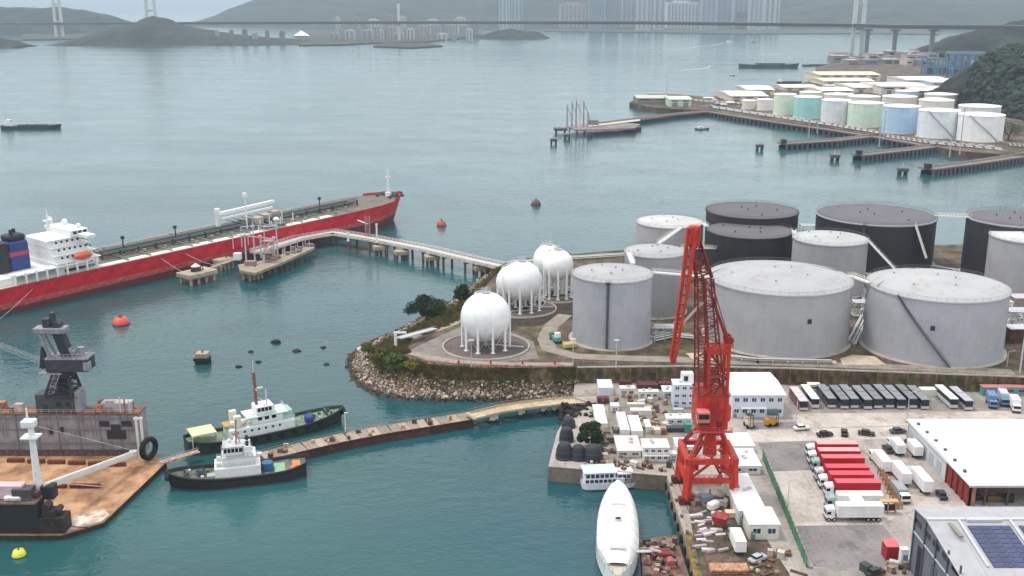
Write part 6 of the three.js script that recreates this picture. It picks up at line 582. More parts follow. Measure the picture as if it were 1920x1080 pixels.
  // far tug: bow to the right, green hull, white house
  { const s = P(350, 846, 0), b = P(638, 788, 0); const turn = heading(s, b), L = s.distanceTo(b); const { t } = tug('tug_boat', 'far tug with green deck and white house lying behind the pontoon pier', s, turn, L, 10.2, { hull: '#2f4238', boot: '#3d2f2d', deck: '#86a998', rim: '#33413a' });
    g().rbox(0.42 * L, 3, 7.4, 0.460 * L, 1.9, 0, 0.25).mesh('deckhouse', M('#eef4f4', 0.5), t); g().rbox(0.2 * L, 2.4, 5.6, 0.500 * L, 4.9, 0, 0.25).mesh('deckhouse', C.white, t); g().rbox(0.12 * L, 2.6, 5, 0.490 * L, 7.3, 0, 0.5).mesh('wheelhouse', C.white, t); { const w = g(); for (let i = 0; i < 4; i++) w.box(0.85, 1.1, 0.1, 0.450 * L + i * 1.05, 8.4, 2.52); for (let i = 0; i < 4; i++) w.box(0.1, 1.1, 0.9, 0.550 * L + 0.04, 8.4, -1.7 + i * 1.1); for (let i = 0; i < 7; i++) w.box(0.6, 0.6, 0.1, 0.300 * L + i * 2, 3.6, 3.72); for (let i = 0; i < 3; i++) w.box(1.2, 0.9, 0.1, 0.450 * L + i * 2, 6, 2.83); w.mesh('window', C.glass, t); }
    g().box(0.27 * L, 0.18, 6.6, 0.500 * L, 7.2, 0).rail([V3(0.380 * L, 7.4, 3.2), V3(0.630 * L, 7.4, 3.2), V3(0.630 * L, 7.4, -3.2)], 1, 1.2, 0.05).rail([V3(0.250 * L, 4.95, 3.6), V3(0.670 * L, 4.95, 3.6), V3(0.670 * L, 4.95, -3.6)], 1, 1.2, 0.05).mesh('bridge_deck', M('#d7ece6', 0.6), t); g().rbox(0.09 * L, 2.3, 5, 0.620 * L, 4.95, 0, 0.15).mesh('green_cabin', M('#9cc9b4', 0.6), t);
    g().beam(V3(0.450 * L, 9.8, 0), V3(0.445 * L, 19.5, 0), 1, 0.7).mesh('mast', M('#8d5a50', 0.6), t); g().rod(V3(0.447 * L, 14.6, -1.8), V3(0.447 * L, 14.6, 1.8), 0.12).rod(V3(0.450 * L, 12, 0), V3(0.520 * L, 9.9, 0), 0.1).box(2.4, 0.35, 0.5, 0.470 * L, 14.4, 0).rod(V3(0.445 * L, 19, 0), V3(0.445 * L, 23, 0), 0.07).box(0.3, 4.4, 0.3, 0.505 * L, 9.9, 1.6).mesh('mast_yard', C.offwhite, t); for (const z of [-2.4, 2.4]) g().rbox(2, 3.6, 1.5, 0.310 * L, 4.9, z, 0.25).mesh('funnel', M('#ece7cf', 0.6), t); g().rbox(0.14 * L, 0.9, 4, 0.300 * L, 4.9, 0, 0.2).mesh('tan_box', M('#b59a72', 0.7), t); for (let i = 0; i < 3; i++) g().rbox(1.6, 1.1, 1.6, (0.29 + i * 0.05) * L, 5.6, 1.4, 0.3).mesh('raft', C.white, t);
    g().box(0.15 * L, 0.3, 6.4, 0.1 * L, 5, 0).mesh('awning', M('#d9d2ab', 0.7), t); for (const x of [0.025, 0.175]) for (const z of [-3.5, 3.5]) g().cyl(0.12, 0.12, 3.4, x * L, 1.7, z, 6).mesh('awning_post', C.offwhite, t); winch(t, 0.8 * L, 2.2, 0, M('#56726a', 0.6)); g().rbox(2.2, 2.6, 3.4, 0.77 * L, 2, 2.4, 0.7).mesh('blue_cover', M('#2b3f8f', 0.7), t); g().box(0.5, 1.8, 2.6, 0.9 * L, 2.6, 0).cyl(0.3, 0.3, 1.3, 0.93 * L, 2.7, 1.4, 8).cyl(0.3, 0.3, 1.3, 0.93 * L, 2.7, -1.4, 8).mesh('bow_bitt', M('#3f5a50', 0.7), t); for (let i = 0; i < 5; i++) g().rbox(0.8, 0.7, 0.9, (0.83 + i * 0.02) * L, 2.3, (i % 2 ? 1 : -1) * (1 + i * 0.3), 0.15).mesh('deck_gear', [C.char, M('#9fb9aa', 0.7)][i % 2], t); }
  // pontoon pier and its approach bridge
  { const t = thing('pontoon_pier', 'long curved pier of rusty pontoons and planked deck running to the tugs', 'pier'); const pts = [[1120, 748], [1040, 752], [980, 759], [930, 767], [880, 779]], lv = 3.6; const p = pts.map(([x, y]) => P(x, y, lv)); for (let i = 1; i < p.length; i++) { const n = Math.round(p[i].distanceTo(p[i - 1]) / 4); for (let k = 0; k < n; k++) { const a = p[i - 1].clone().lerp(p[i], k / n), b = p[i - 1].clone().lerp(p[i], (k + 0.985) / n); g().beam(a.setY(lv - 0.3), b.setY(lv - 0.3), 5.2, 0.6).mesh('deck_slab', M(['#cbb99c', '#c4b193', '#d1c0a4'][(i + k) % 3], 0.85, 'concrete', 11), t); } } g().rail(p.map(v => V3(v.x, lv, v.z - 2.4)), 1.1, 2.2, 0.06).mesh('railing', M('#a58f78', 0.7), t); g().line(p.map(v => V3(v.x, lv + 0.4, v.z - 1.6)), 0.2, 6).mesh('pipe', M('#b09a80', 0.7), t);
    for (const [px, py] of [[1095, 760], [1043, 764], [1020, 766], [978, 775], [925, 787]]) { const v = P(px, py, 0); g().cyl(0.8, 0.8, 5, v.x, -2, v.z - 2, 10).mesh('pile', C.pile, t); }
    const q = [[880, 779], [800, 792], [730, 803], [650, 818], [570, 836], [490, 856], [455, 864]].map(([x, y]) => P(x, y, 2.4)); for (let i = 1; i < q.length; i++) { const a = q[i - 1].clone(), b = q[i - 1].clone().lerp(q[i], 0.985); g().beam(a.clone().setY(0.2), b.clone().setY(0.2), 6.6, 3.6).mesh('pontoon', M(['#5f3d39', '#523a36', '#65483f'][i % 3], 0.85, 'rust', 6), t); const n = Math.round(a.distanceTo(b) / 3); for (let k = 0; k < n; k++) g().beam(a.clone().lerp(b, k / n).setY(2.12), a.clone().lerp(b, (k + 0.96) / n).setY(2.12), 6.2, 0.2).mesh('deck_plank', M(['#b5a593', '#a79787', '#bdaf9d', '#9c8e80'][(k * 7 + i) % 4], 0.85, 'concrete', 5), t); g().beam(a.clone().add(V3(0.8, -0.3, 3.2)), b.clone().add(V3(0.8, -0.3, 3.2)), 0.4, 0.6).mesh('fender_beam', M('#4b2422', 0.85, 'rust', 4), t); }
    const R = rng(33); for (let i = 0; i < 26; i++) { const f = R() * (q.length - 1.02), k = Math.floor(f), v = q[k].clone().lerp(q[k + 1], f - k); g().rbox(0.5 + R() * 1, 0.4 + R() * 0.9, 0.5 + R() * 0.8, v.x + (R() - 0.5) * 2, 2.25, v.z + (R() - 0.5) * 4, 0.1).mesh('deck_gear', M(['#8d7668', '#d8cdbd', '#6a4a40', '#b8876a', '#5a5550'][i % 5], 0.8, 'rust', 3), t); } g().rail(q.map(v => V3(v.x, 2.2, v.z - 2.8)), 1, 2.4, 0.05).mesh('railing', M('#a89384', 0.7), t);
    { const lp = thing('pier_lamp', 'white lamp post on the pontoon pier beside the far tug bow', 'lamp post', P(648, 812, 2.2)); g().cyl(0.12, 0.18, 6, 0, 0, 0, 8).mesh('post', C.offwhite, lp); g().box(0.9, 0.2, 0.4, 0.3, 6, 0).mesh('lamp', C.offwhite, lp); g().cyl(0.3, 0.35, 0.3, 0, 0, 0, 10).mesh('foot', C.dkgrey, lp); }
    const bx = (l, px, py, w, h) => { const d = thing('mooring_box', l, 'mooring block', P(px, py, 0)); g().rbox(w, h, w * 0.8, 0, 0.5, 0, 0.12).mesh('block', C.offwhite, d); g().rbox(w * 1.25, 1.2, w, 0, -0.5, 0, 0.1).mesh('base', C.char, d); g().cylz(0.35, 0.3, w * 0.3, 0.9, w * 0.42).mesh('fender', C.tyre, d); }; bx('largest white mooring block under the pier bend', 926, 790, 2.6, 2.6); bx('white mooring block with a pale post under the pier', 978, 780, 2, 1.6); bx('white mooring block under the pier, second from the shore', 1020, 774, 1.7, 1.6); bx('white mooring block under the pier nearest the shore', 1041, 772, 1.6, 2);
    const gp = thing('gangplank', 'pale gangplank from the floating dock to the near tug', 'gangplank'); const a = P(300, 868, 2.7), b = P(372, 846, 2.6); g().beam(a, b, 2, 0.3).mesh('plank', M('#c9b3a0', 0.8, 'rust', 4), gp); g().rail([a, b], 1, 1.5, 0.05).mesh('railing', C.ltgrey, gp); }
}
// ============================================================ FERRY, YACHT, WORK BARGE
{
  { const a = P(1091, 921, 0), b = P(1212, 916, 0), L = a.distanceTo(b), t = thing('ferry', 'small white ferry with light blue roof moored at the quay corner', 'ferry', a.clone().add(V3(0, 0, -2.6)), heading(a, b)); const h = hullForm({ L, B: 5.6, y1: 1.5, y0: -0.8, bow: 0.62, rake: 1, sheer: 0.7, n: 30, bul: 0.3 }); h.skin(() => -0.8, () => 0.3).mesh('boot_top', M('#2b3a5c', 0.6), t); h.skin(() => 0.3, h.dy).mesh('hull', M('#e4e6f2', 0.5, 'streak', 4), t); h.deck(0.35, 0.1).mesh('deck', C.ltgrey, t); g().rbox(L * 0.62, 1.9, 5, L * 0.34, 1.2, 0, 0.2).mesh('lower_saloon', M('#eceef6', 0.5), t); g().rbox(L * 0.48, 1.5, 4.8, L * 0.27, 3.1, 0, 0.2).mesh('upper_saloon', C.white, t); g().rbox(L * 0.52, 0.25, 5.4, L * 0.27, 4.6, 0, 0.1).mesh('roof', M('#cfe3f0', 0.5), t); g().rbox(L * 0.24, 1.6, 4, L * 0.66, 2.4, 0, 0.5).mesh('wheelhouse', C.white, t); g().rbox(L * 0.27, 0.2, 4.4, L * 0.66, 4, 0, 0.1).mesh('wheelhouse_roof', C.white, t); const w = g(); for (let i = 0; i < 7; i++) w.box(0.85, 0.8, 0.1, L * 0.07 + i * 1.15, 2.1, 2.52); for (let i = 0; i < 6; i++) w.box(0.9, 0.9, 0.1, L * 0.08 + i * 1.2, 3.4, 2.42); for (let i = 0; i < 3; i++) w.box(0.9, 0.8, 0.1, L * 0.58 + i * 1.1, 2.9, 2.02); w.mesh('window', C.glassBlue, t); g().rail([V3(L * 0.68, 1.5, 2.4), V3(L * 0.95, 1.9, 0.6)], 0.9, 1, 0.04).cyl(0.06, 0.08, 3, L * 0.55, 4.7, 0, 6).mesh('railing', C.white, t); }
  { // big covered yacht: bow away from us
    const bow = P(1158, 914, 0), z0 = 0; const bw = P(1158, 938, 0), st = P(1157, 1122, 0), ax = st.clone().sub(bw).normalize(); const L = 42.5, B = 9.6; const og = bw.clone().addScaledVector(ax, L), t = thing('motor_yacht', 'large white yacht wrapped in a smooth white cover lying off the quay', 'yacht', og, heading(og, bw)); const hull = hullForm({ L, B, y1: 3.6, y0: -1.5, bow: 0.5, stern: 0.4, sternK: 0.86, rake: 2, sheer: 1.0, pw: 2.3, flare: 0.9, n: 44, bul: 0.3 }); hull.skin(() => -1.5, () => 0.4).mesh('boot_top', M('#3a4048', 0.6), t); hull.skin(() => 0.4, hull.dy).mesh('hull', M('#f4f6f8', 0.35, 'paint', 8), t); hull.deck(0.2, 0.05).mesh('deck', M('#cfc3ae', 0.7), t);
    // smooth cover: a low rounded shell over the deck
    const rows = [], ts = [...Array(41)].map((_, i) => 0.1 + 0.895 * i / 40); for (let j = 0; j <= 12; j++) { const u = j / 12 * 2 - 1; rows.push(ts.map(q => { const p = hull.at(q, 1, 1, -1.5, hull.dy(q)); const k = Math.pow(1 - Math.abs(u) ** 2.6, 0.6), rise = 3.1 * sstep(0.995, 0.62, q) * sstep(0.06, 0.2, q) + 0.15 * Math.sin(q * 60) * k * 0.3; return V3(p.x - (q > 0.95 ? 0.1 : 0), hull.dy(q) + 0.06 + rise * k, u * p.z * 0.985); })); } rows.reverse(); g().add(grid(rows)).mesh('cover', M('#fdfdfc', 0.55, 'paint', 10), t);
    const yAt = (q) => hull.dy(q) + 0.06 + 3.1 * sstep(0.995, 0.62, q) * sstep(0.06, 0.2, q); const xq = (py) => { let lo = 0.1, hi = 1; for (let k = 0; k < 30; k++) { const m = (lo + hi) / 2; { const w = og.clone().addScaledVector(ax, -m * L); w.y = yAt(m); if (proj(w)[1] > py) lo = m; else hi = m; } } return lo; };
    const mk = (py, w, d, h, name, m) => { const q = xq(py); g().rbox(d, h, w, q * L, yAt(q) - h * 0.45, 0, 0.05).mesh(name, m, t); }; { const sm2 = g(); for (let q = 0.2; q < 0.96; q += 0.095) { const pts = []; for (let j = 0; j <= 14; j++) { const u = (j / 14 * 2 - 1) * 0.985, p = hull.at(q, 1, 1, -1.5, hull.dy(q)), k = Math.pow(1 - Math.abs(u) ** 2.6, 0.6); pts.push(V3(p.x, hull.dy(q) + 0.08 + 3.1 * sstep(0.995, 0.62, q) * sstep(0.06, 0.2, q) * k, u * p.z * 0.985)); } sm2.tube(pts, 0.05, 4, 28); } stuff(sm2.mesh('cover_seam', M('#e2e3e2', 0.6), t)); const tie = g(); for (let q = 0.12; q < 0.94; q += 0.045) for (const s2 of [-1, 1]) { const a = hull.at(q, 1, s2, -1.5, hull.dy(q)), b = hull.at(q, 0.55, s2, -1.5, hull.dy(q)); tie.rod(a.add(V3(0, 0.3, s2 * 0.05)), b.add(V3(0, 0, s2 * 0.08)), 0.03, 4); } stuff(tie.mesh('tie_line', C.grey, t)); } mk(945, 3.1, 0.9, 0.16, 'grey_hatch', M('#bfc0c2', 0.6)); { const q = xq(976); g().cyl(0.75, 0.8, 0.9, q * L, yAt(q) - 0.3, 0, 20).mesh('vent_ring', C.ltgrey, t); g().cyl(0.62, 0.62, 0.06, q * L, yAt(q) + 0.6, 0, 20).mesh('vent_opening', C.char, t); } mk(1026, 3.6, 1.3, 0.16, 'grey_hatch', M('#c6c7c9', 0.6)); mk(1014, 0.9, 0.5, 0.12, 'grey_hatch', M('#d3d4d5', 0.6)); for (const s of [-1, 1]) { const pts = [...Array(16)].map((_, i) => { const q = 0.02 + 0.2 * i / 15, p = hull.at(q, 1, s, -1.5, hull.dy(q)); return V3(p.x, p.y + 0.1, p.z); }); g().rail(pts.filter((_, i) => i % 3 === 0), 1, 1.5, 0.05).tube(pts, 0.14, 6, 30).mesh('stern_rail', C.ltgrey, t); }
    { const y = thing('gangway', 'white gangway from the yacht to the work barge', 'gangway'); const a = P(1192, 1034, 4.5), b = P(1226, 1034, 2.2); g().beam(a, b, 0.9, 0.25).mesh('walkway', C.offwhite, y); g().rail([a, b], 0.9, 1, 0.04).mesh('railing', C.offwhite, y); } }
  { // rusty work barge between yacht and quay
    const c = pxz([[1200, 1012], [1268, 1003], [1292, 1080], [1310, 1160], [1212, 1160]], 1.4), t = thing('work_barge', 'rusty work barge crowded with gear between yacht and quay', 'barge'); g().ext(c, -0.8, 1.3).mesh('hull', M('#4a3f3c', 0.85, 'rust', 5), t); g().ext(c.map(([x, z]) => [x, z]), 1.3, 1.42).mesh('deck', M('#8d7a73', 0.85, 'rust', 8), t); const R = rng(93), cols = ['#7a5350', '#8a716c', '#5a5654', '#a5958f', '#8c8580', '#c9bdb2', '#6b4245', '#4c4c4e']; for (let i = 0; i < 46; i++) { const v = P(1210 + R() * 66, 1016 + R() * 74, 1.42); if (v.x > P(1262 + (proj(v)[1] - 1003) * 0.3, proj(v)[1], 1.42).x) continue; const k = R(); const q = g(); if (k < 0.55) q.rbox(0.6 + R() * 1.4, 0.4 + R() * 1.2, 0.6 + R() * 1.4, v.x, 1.42, v.z, 0.1, R() * 3); else if (k < 0.8) q.cyl(0.35 + R() * 0.4, 0.35 + R() * 0.4, 0.8 + R(), v.x, 1.42, v.z, 12); else q.torus(0.6, 0.22, v.x, 1.65, v.z, Math.PI / 2, 0, 16, 7); q.mesh(['crate', 'drum', 'coil'][k < 0.55 ? 0 : k < 0.8 ? 1 : 2], M(cols[i % 8], 0.8, 'rust', 3), t); } const w = P(1245, 1050, 1.42); g().rbox(3, 2.2, 2.6, w.x, 1.42, w.z, 0.2).mesh('winch_house', M('#7c2e33', 0.7), t); g().cylz(0.9, 2, w.x + 1, 2.4, w.z + 2.6, 14).box(2.2, 0.6, 2.8, w.x + 1, 1.42, w.z + 2.6).mesh('winch', M('#b0605c', 0.7), t); g().beam(V3(w.x - 3.6, 1.6, w.z - 5), V3(w.x - 1, 4, w.z + 1), 0.4, 0.4).mesh('derrick', C.ltgrey, t); }
}

// ============================================================ THE YARD
{
  const at = (f) => V3(f.x, f.g, f.z);
  // shipping containers and cabins: box given by its place in the photograph
  const container = (label, x0, x1, yF, yN, yB, col, o = {}) => { const f = fit(x0, x1, yF, yN, yB, o.g ?? YARD), t = thing('shipping_container', label, 'container', at(f), 0, o.group), m = M(col, 0.6, 'streak', 5); const b = g(); const n = Math.max(4, Math.round(f.w / 0.5)); b.box(f.w - 0.12, f.h - 0.1, f.d - 0.12, 0, 0.05, 0); for (let i = 0; i < n; i++) b.box(f.w / n * 0.5, f.h - 0.4, 0.06, -f.w / 2 + (i + 0.5) * f.w / n, 0.2, f.d / 2 - 0.05); b.mesh('body', m, t); const e = g(); for (const sx of [-1, 1]) for (const sz of [-1, 1]) e.box(0.16, f.h, 0.16, sx * (f.w / 2 - 0.08), 0, sz * (f.d / 2 - 0.08)); for (const sz of [-1, 1]) e.box(f.w - 0.3, 0.16, 0.16, 0, 0, sz * (f.d / 2 - 0.08)).box(f.w - 0.3, 0.16, 0.16, 0, f.h - 0.16, sz * (f.d / 2 - 0.08)); e.mesh('frame', m, t); g().box(f.w - 0.2, 0.06, f.d - 0.2, 0, f.h - 0.03, 0).mesh('roof', M(o.roof || col, 0.6, 'paint', 14), t); if (o.door !== false) for (const s of [-1, 1]) g().box(0.9, f.h * 0.75, 0.06, s * 0.48 + (o.dx || 0), 0.15, f.d / 2 + 0.02).mesh('door', M(o.doorC || col, 0.6, 'streak', 3), t); return t; };
  const cabin = (label, x0, x1, yF, yN, yB, wall, roof, o = {}) => { const f = fit(x0, x1, yF, yN, yB, o.g ?? YARD), t = thing(o.name || 'site_cabin', label, o.cat || 'cabin', at(f), 0, o.group), st = o.storeys || 1; g().rbox(f.w, f.h, f.d, 0, 0, 0, 0.08).mesh('wall', M(wall, 0.65, 'streak', 7), t); if (o.pitch) g().side([[-f.d / 2 - 0.5, f.h + 0.02], [-f.d / 2 - 0.5, f.h + 0.22], [0, f.h + f.d * o.pitch], [f.d / 2 + 0.5, f.h + 0.22], [f.d / 2 + 0.5, f.h + 0.02]], -f.w / 2 - 0.4, f.w / 2 + 0.4).mesh('roof', M(roof, 0.6, 'paint', 14), t); else { g().rbox(f.w + 0.4, 0.22, f.d + 0.4, 0, f.h, 0, 0.06).mesh('roof', M(roof, 0.6, 'paint', 14), t); } const n = o.win ?? Math.max(1, Math.round(f.w / 3)); for (let s = 0; s < st; s++) for (let i = 0; i < n; i++) { const ww = f.w / n * 0.5, hh = f.h / st * 0.34, x = -f.w / 2 + (i + 0.5) * f.w / n, y = f.h / st * (s + 0.42); const wd = g().box(ww, hh, 0.1, x, y, f.d / 2 + 0.01).mesh('window', C.glassBlue, t); g().box(ww + 0.24, 0.12, 0.2, x, y - 0.12, f.d / 2 + 0.05).box(ww + 0.24, 0.1, 0.16, x, y + hh, f.d / 2 + 0.04).box(0.08, hh, 0.14, x, y, f.d / 2 + 0.03).mesh('frame', M(roof, 0.6), wd); } g().box(0.95, Math.min(2, f.h * 0.7), 0.1, -f.w / 2 + 0.9, 0.02, f.d / 2 + 0.015).mesh('door', M(o.doorC || '#7c868c', 0.6), t); if (o.units !== false) { const R = rng(Math.round(x0)), q = g(); for (let i = 0; i < (o.units || 2); i++) q.rbox(0.9, 0.6, 0.6, (R() - 0.5) * f.w * 0.7, f.h + 0.22 + (o.pitch ? f.d * o.pitch * 0.7 : 0), (R() - 0.5) * f.d * 0.5, 0.05); q.mesh('roof_unit', C.ltgrey, t); } t.userData.f = f; const ff = f; delete t.userData.f; return { t, f: ff }; };
  // the white office with a long sloping roof, just right of the crane
  { const { t, f } = cabin('two storey white office with a broad pale roof right of the red crane', 1372, 1468, 700, 741, 783, '#dfe4f0', '#f7f8f8', { storeys: 2, win: 6, pitch: 0.05, units: false, name: 'office_building', cat: 'building' }); g().box(f.w * 0.5, 0.2, 1.6, -f.w * 0.1, f.h * 0.47, f.d / 2 + 0.8).mesh('canopy', M('#e6ebf3', 0.6), t); g().box(f.w * 0.24, f.h * 0.3, 0.12, f.w * 0.3, f.h * 0.1, f.d / 2 + 0.05).mesh('green_shutter', M('#5f8f84', 0.6), t); const s = g(); for (let i = 0; i < 24; i++) s.box(0.06, 0.06, f.d + 0.6, -f.w / 2 + i * f.w / 23, f.h + 0.2, 0); g(); s.l = []; }
  // cream and orange forklifts in front of the office
  const forklift = (label, px, py, turn, c, sc = 1) => { const t = thing('forklift', label, 'forklift', P(px, py, YARD), turn); g().rbox(2.6 * sc, 1.2 * sc, 1.5 * sc, 0, 0.45, 0, 0.2).rbox(0.8 * sc, 1.5 * sc, 1.5 * sc, -1.2 * sc, 0.5, 0, 0.25).mesh('body', c, t); for (const x of [-0.8, 0.9]) for (const s of [-1, 1]) g().cylz(0.45 * sc, 0.35 * sc, x * sc, 0.45 * sc, s * 0.7 * sc).mesh('wheel', C.tyre, t); const f = g(); for (const x of [-0.6, 0.9]) for (const s of [-1, 1]) f.box(0.1, 1.3 * sc, 0.1, x * sc, 1.6 * sc, s * 0.6 * sc); f.box(1.8 * sc, 0.1, 1.4 * sc, 0.15 * sc, 2.9 * sc, 0); f.mesh('roll_cage', C.char, t); g().box(0.15, 3.2 * sc, 0.15, 1.5 * sc, 0.2, 0.4 * sc).box(0.15, 3.2 * sc, 0.15, 1.5 * sc, 0.2, -0.4 * sc).box(0.2, 0.2, 1, 1.5 * sc, 3.2 * sc, 0).mesh('mast', C.dkgrey, t); for (const s of [-1, 1]) g().box(1.3 * sc, 0.08, 0.16, 2.2 * sc, 0.3, s * 0.35 * sc).mesh('fork', C.dkgrey, t); };
  forklift('cream forklift in front of the white office', 1404, 800, -1.4, M('#d9c3a6', 0.6), 1.25); forklift('orange forklift in front of the white office corner', 1446, 798, 0.3, M('#c98a2f', 0.6), 1.25);
  // cabins and containers between the wall and the quay
  container('white container with a brown one behind it, nearest the pier end', 1122, 1150, 711, 727, 742, '#d9dee6', { roof: '#e3e7ee' });
  container('rusty brown container behind the row of pale cabins', 1162, 1184, 711, 716, 727, '#5b2f33'); container('rusty brown low container at the head of the pier', 1120, 1142, 742, 747, 757, '#6a3434'); container('long dark red container behind the white low cabin', 1196, 1232, 714, 722, 733, '#5e3236'); container('long dark red container stretching towards the blue white building', 1234, 1276, 714, 719, 730, '#63383a');
  cabin('cream cabin with two doors in the row below the retaining wall', 1163, 1190, 724, 729, 745, '#e4dccb', '#efe8da', { win: 2 }); cabin('white low cabin in the row below the retaining wall', 1198, 1234, 731, 735, 750, '#dcdcda', '#e9e9e6', { win: 3 });
  { const { t, f } = cabin('blue white three storey block left of the crane house', 1262, 1302, 712, 722, 764, '#d9e0ee', '#eef2f5', { storeys: 3, win: 3, name: 'site_building', cat: 'building' }); g().rbox(f.w * 0.55, 2.6, f.d * 0.6, f.w * 0.18, f.h + 0.22, -f.d * 0.2, 0.1).mesh('roof_house', C.white, t); g().box(1.2, 1.5, 0.1, f.w * 0.1, f.h + 0.6, -f.d * 0.2 + f.d * 0.3 + 0.05).mesh('opening', C.char, t); }
  cabin('pale blue grey lean to left of the three storey block', 1244, 1261, 724, 735, 748, '#cfd9dc', '#dfe6e8', { win: 1 });
  container('pale green long container left of the dark tree', 1117, 1140, 758, 794, 806, '#cfe0d8', { roof: '#d9e6e0' }); container('white long container leaning on the tan roofed building', 1163, 1181, 772, 806, 818, '#f2f3f0'); container('white wide container beside the long white one', 1184, 1206, 778, 808, 820, '#eef0f2'); container('pinkish white container at the top of the white pair', 1182, 1222, 764, 770, 779, '#e2dcd8');
  cabin('pale grey building with a tan awning below the white containers', 1158, 1202, 818, 846, 858, '#d9d6d2', '#ddd8d6', { win: 2 }); container('yellow tan low store beside the grey building', 1162, 1194, 843, 850, 857, '#d8c48c');
  { const { t, f } = cabin('white two storey cabin with dark lower windows above the quay', 1206, 1254, 824, 840, 866, '#eceef3', '#e4e5e2', { storeys: 2, win: 4 }); g().box(0.12, 2, 0.12, -f.w / 2 - 0.2, 0, f.d / 2).box(f.w, 0.1, 1, 0, f.h * 0.5, f.d / 2 + 0.5).rail([V3(-f.w / 2, f.h * 0.5 + 0.1, f.d / 2 + 0.95), V3(f.w / 2, f.h * 0.5 + 0.1, f.d / 2 + 0.95)], 1, 1, 0.04).mesh('balcony', C.offwhite, t); }
  cabin('white cabin with dark windows just left of the crane tower', 1250, 1298, 777, 785, 798, '#e4eae8', '#f4f6f5', { win: 3 }); container('dark teal container under the white windowed cabin', 1284, 1296, 790, 797, 812, '#3f8f7f'); container('dark grey low container below the white windowed cabin', 1250, 1282, 797, 803, 811, '#3b4250');
  cabin('white container office behind the crane legs, left one', 1268, 1302, 822, 838, 862, '#e9e6e6', '#f3f1f2', { win: 2 }); container('long white container right behind the crane, upper one', 1360, 1416, 811, 836, 850, '#f2f5f0', { roof: '#f4f7f2' });
  cabin('white flat roofed store right behind the crane, lower one', 1366, 1426, 842, 874, 890, '#ebebec', '#f2f2f3', { win: 2, units: 3 }); container('grey roofed container set in front of the flat roofed store', 1378, 1402, 862, 878, 890, '#c3c4cb');
  cabin('long white roofed workshop beside the crane legs', 1384, 1434, 889, 958, 985, '#d8d5d4', '#f4f1f1', { win: 2, units: 4, name: 'workshop', cat: 'workshop' }); cabin('pale cubic workshop end standing above the long roof', 1404, 1460, 952, 984, 1012, '#e6e5e0', '#f2f4ee', { win: 2, units: false, name: 'workshop', cat: 'workshop' });
  container('white container end on, in the gap right of the white pair', 1210, 1222, 786, 800, 812, '#e9e9e4'); container('pale grey container behind the pinkish white one', 1176, 1210, 754, 758, 766, '#d3d2cd'); container('cream container lying under the white two storey cabin row', 1226, 1250, 800, 806, 815, '#ddd5c6'); cabin('small white cabin between pale green container and pier end', 1146, 1160, 756, 762, 774, '#e4e2de', '#efeeea', { win: 1, units: false }); container('grey green container left of the dark teal one', 1262, 1282, 764, 768, 776, '#b9c4bc'); cabin('small white hut at the quay side of the crane', 1256, 1270, 846, 852, 864, '#e6e3de', '#f2f0ec', { win: 1, units: false });
  // sheet piles of dark fenders and covered heaps at the quay corner
  { const bag = (label, px, py, r, h) => { const t = thing('covered_heap', label, 'covered heap', P(px, py, YARD)); const pts = []; for (let i = 0; i <= 8; i++) { const f = i / 8; pts.push([r * Math.pow(Math.cos(f * 1.57), 0.55) + 0.001, h * Math.sin(f * 1.57)]); } g().lathe([[r * 1.03, 0], ...pts], 20).mesh('cover', M('#2c3038', 0.7, 'streak', 3), t); g().torus(r * 1.0, 0.08, 0, 0.5, 0, Math.PI / 2, 0, 24).torus(r * 0.94, 0.06, 0, h * 0.5, 0, Math.PI / 2, 0, 24).mesh('strap', C.dkgrey, t); };
    bag('dark covered heap nearest the quay corner', 1058, 858, 2.3, 4.4); bag('dark covered heap second from the quay corner', 1084, 860, 2.1, 3.9); bag('dark covered heap nearest the white sheds', 1112, 862, 2.5, 4.3); bag('smaller dark covered heap in the row behind', 1062, 826, 2, 4); bag('dark covered heap below the pier end', 1066, 800, 2, 3);
    const R = rng(55); const im = g(); for (let i = 0; i < 130; i++) { const v = P(1050 + R() * 66, 764 + R() * 26, YARD - 1.2); im.add(new THREE.IcosahedronGeometry(0.35 + R() * 0.6, 0), v.x, v.y + R() * 1.6, v.z, R() * 6, R() * 6, R() * 6); } const m = stuff(im.mesh('rubble', M('#4d4346', 0.9, 'soil', 4))); m.userData.label = 'dark rubble heaped under the end of the pier'; }
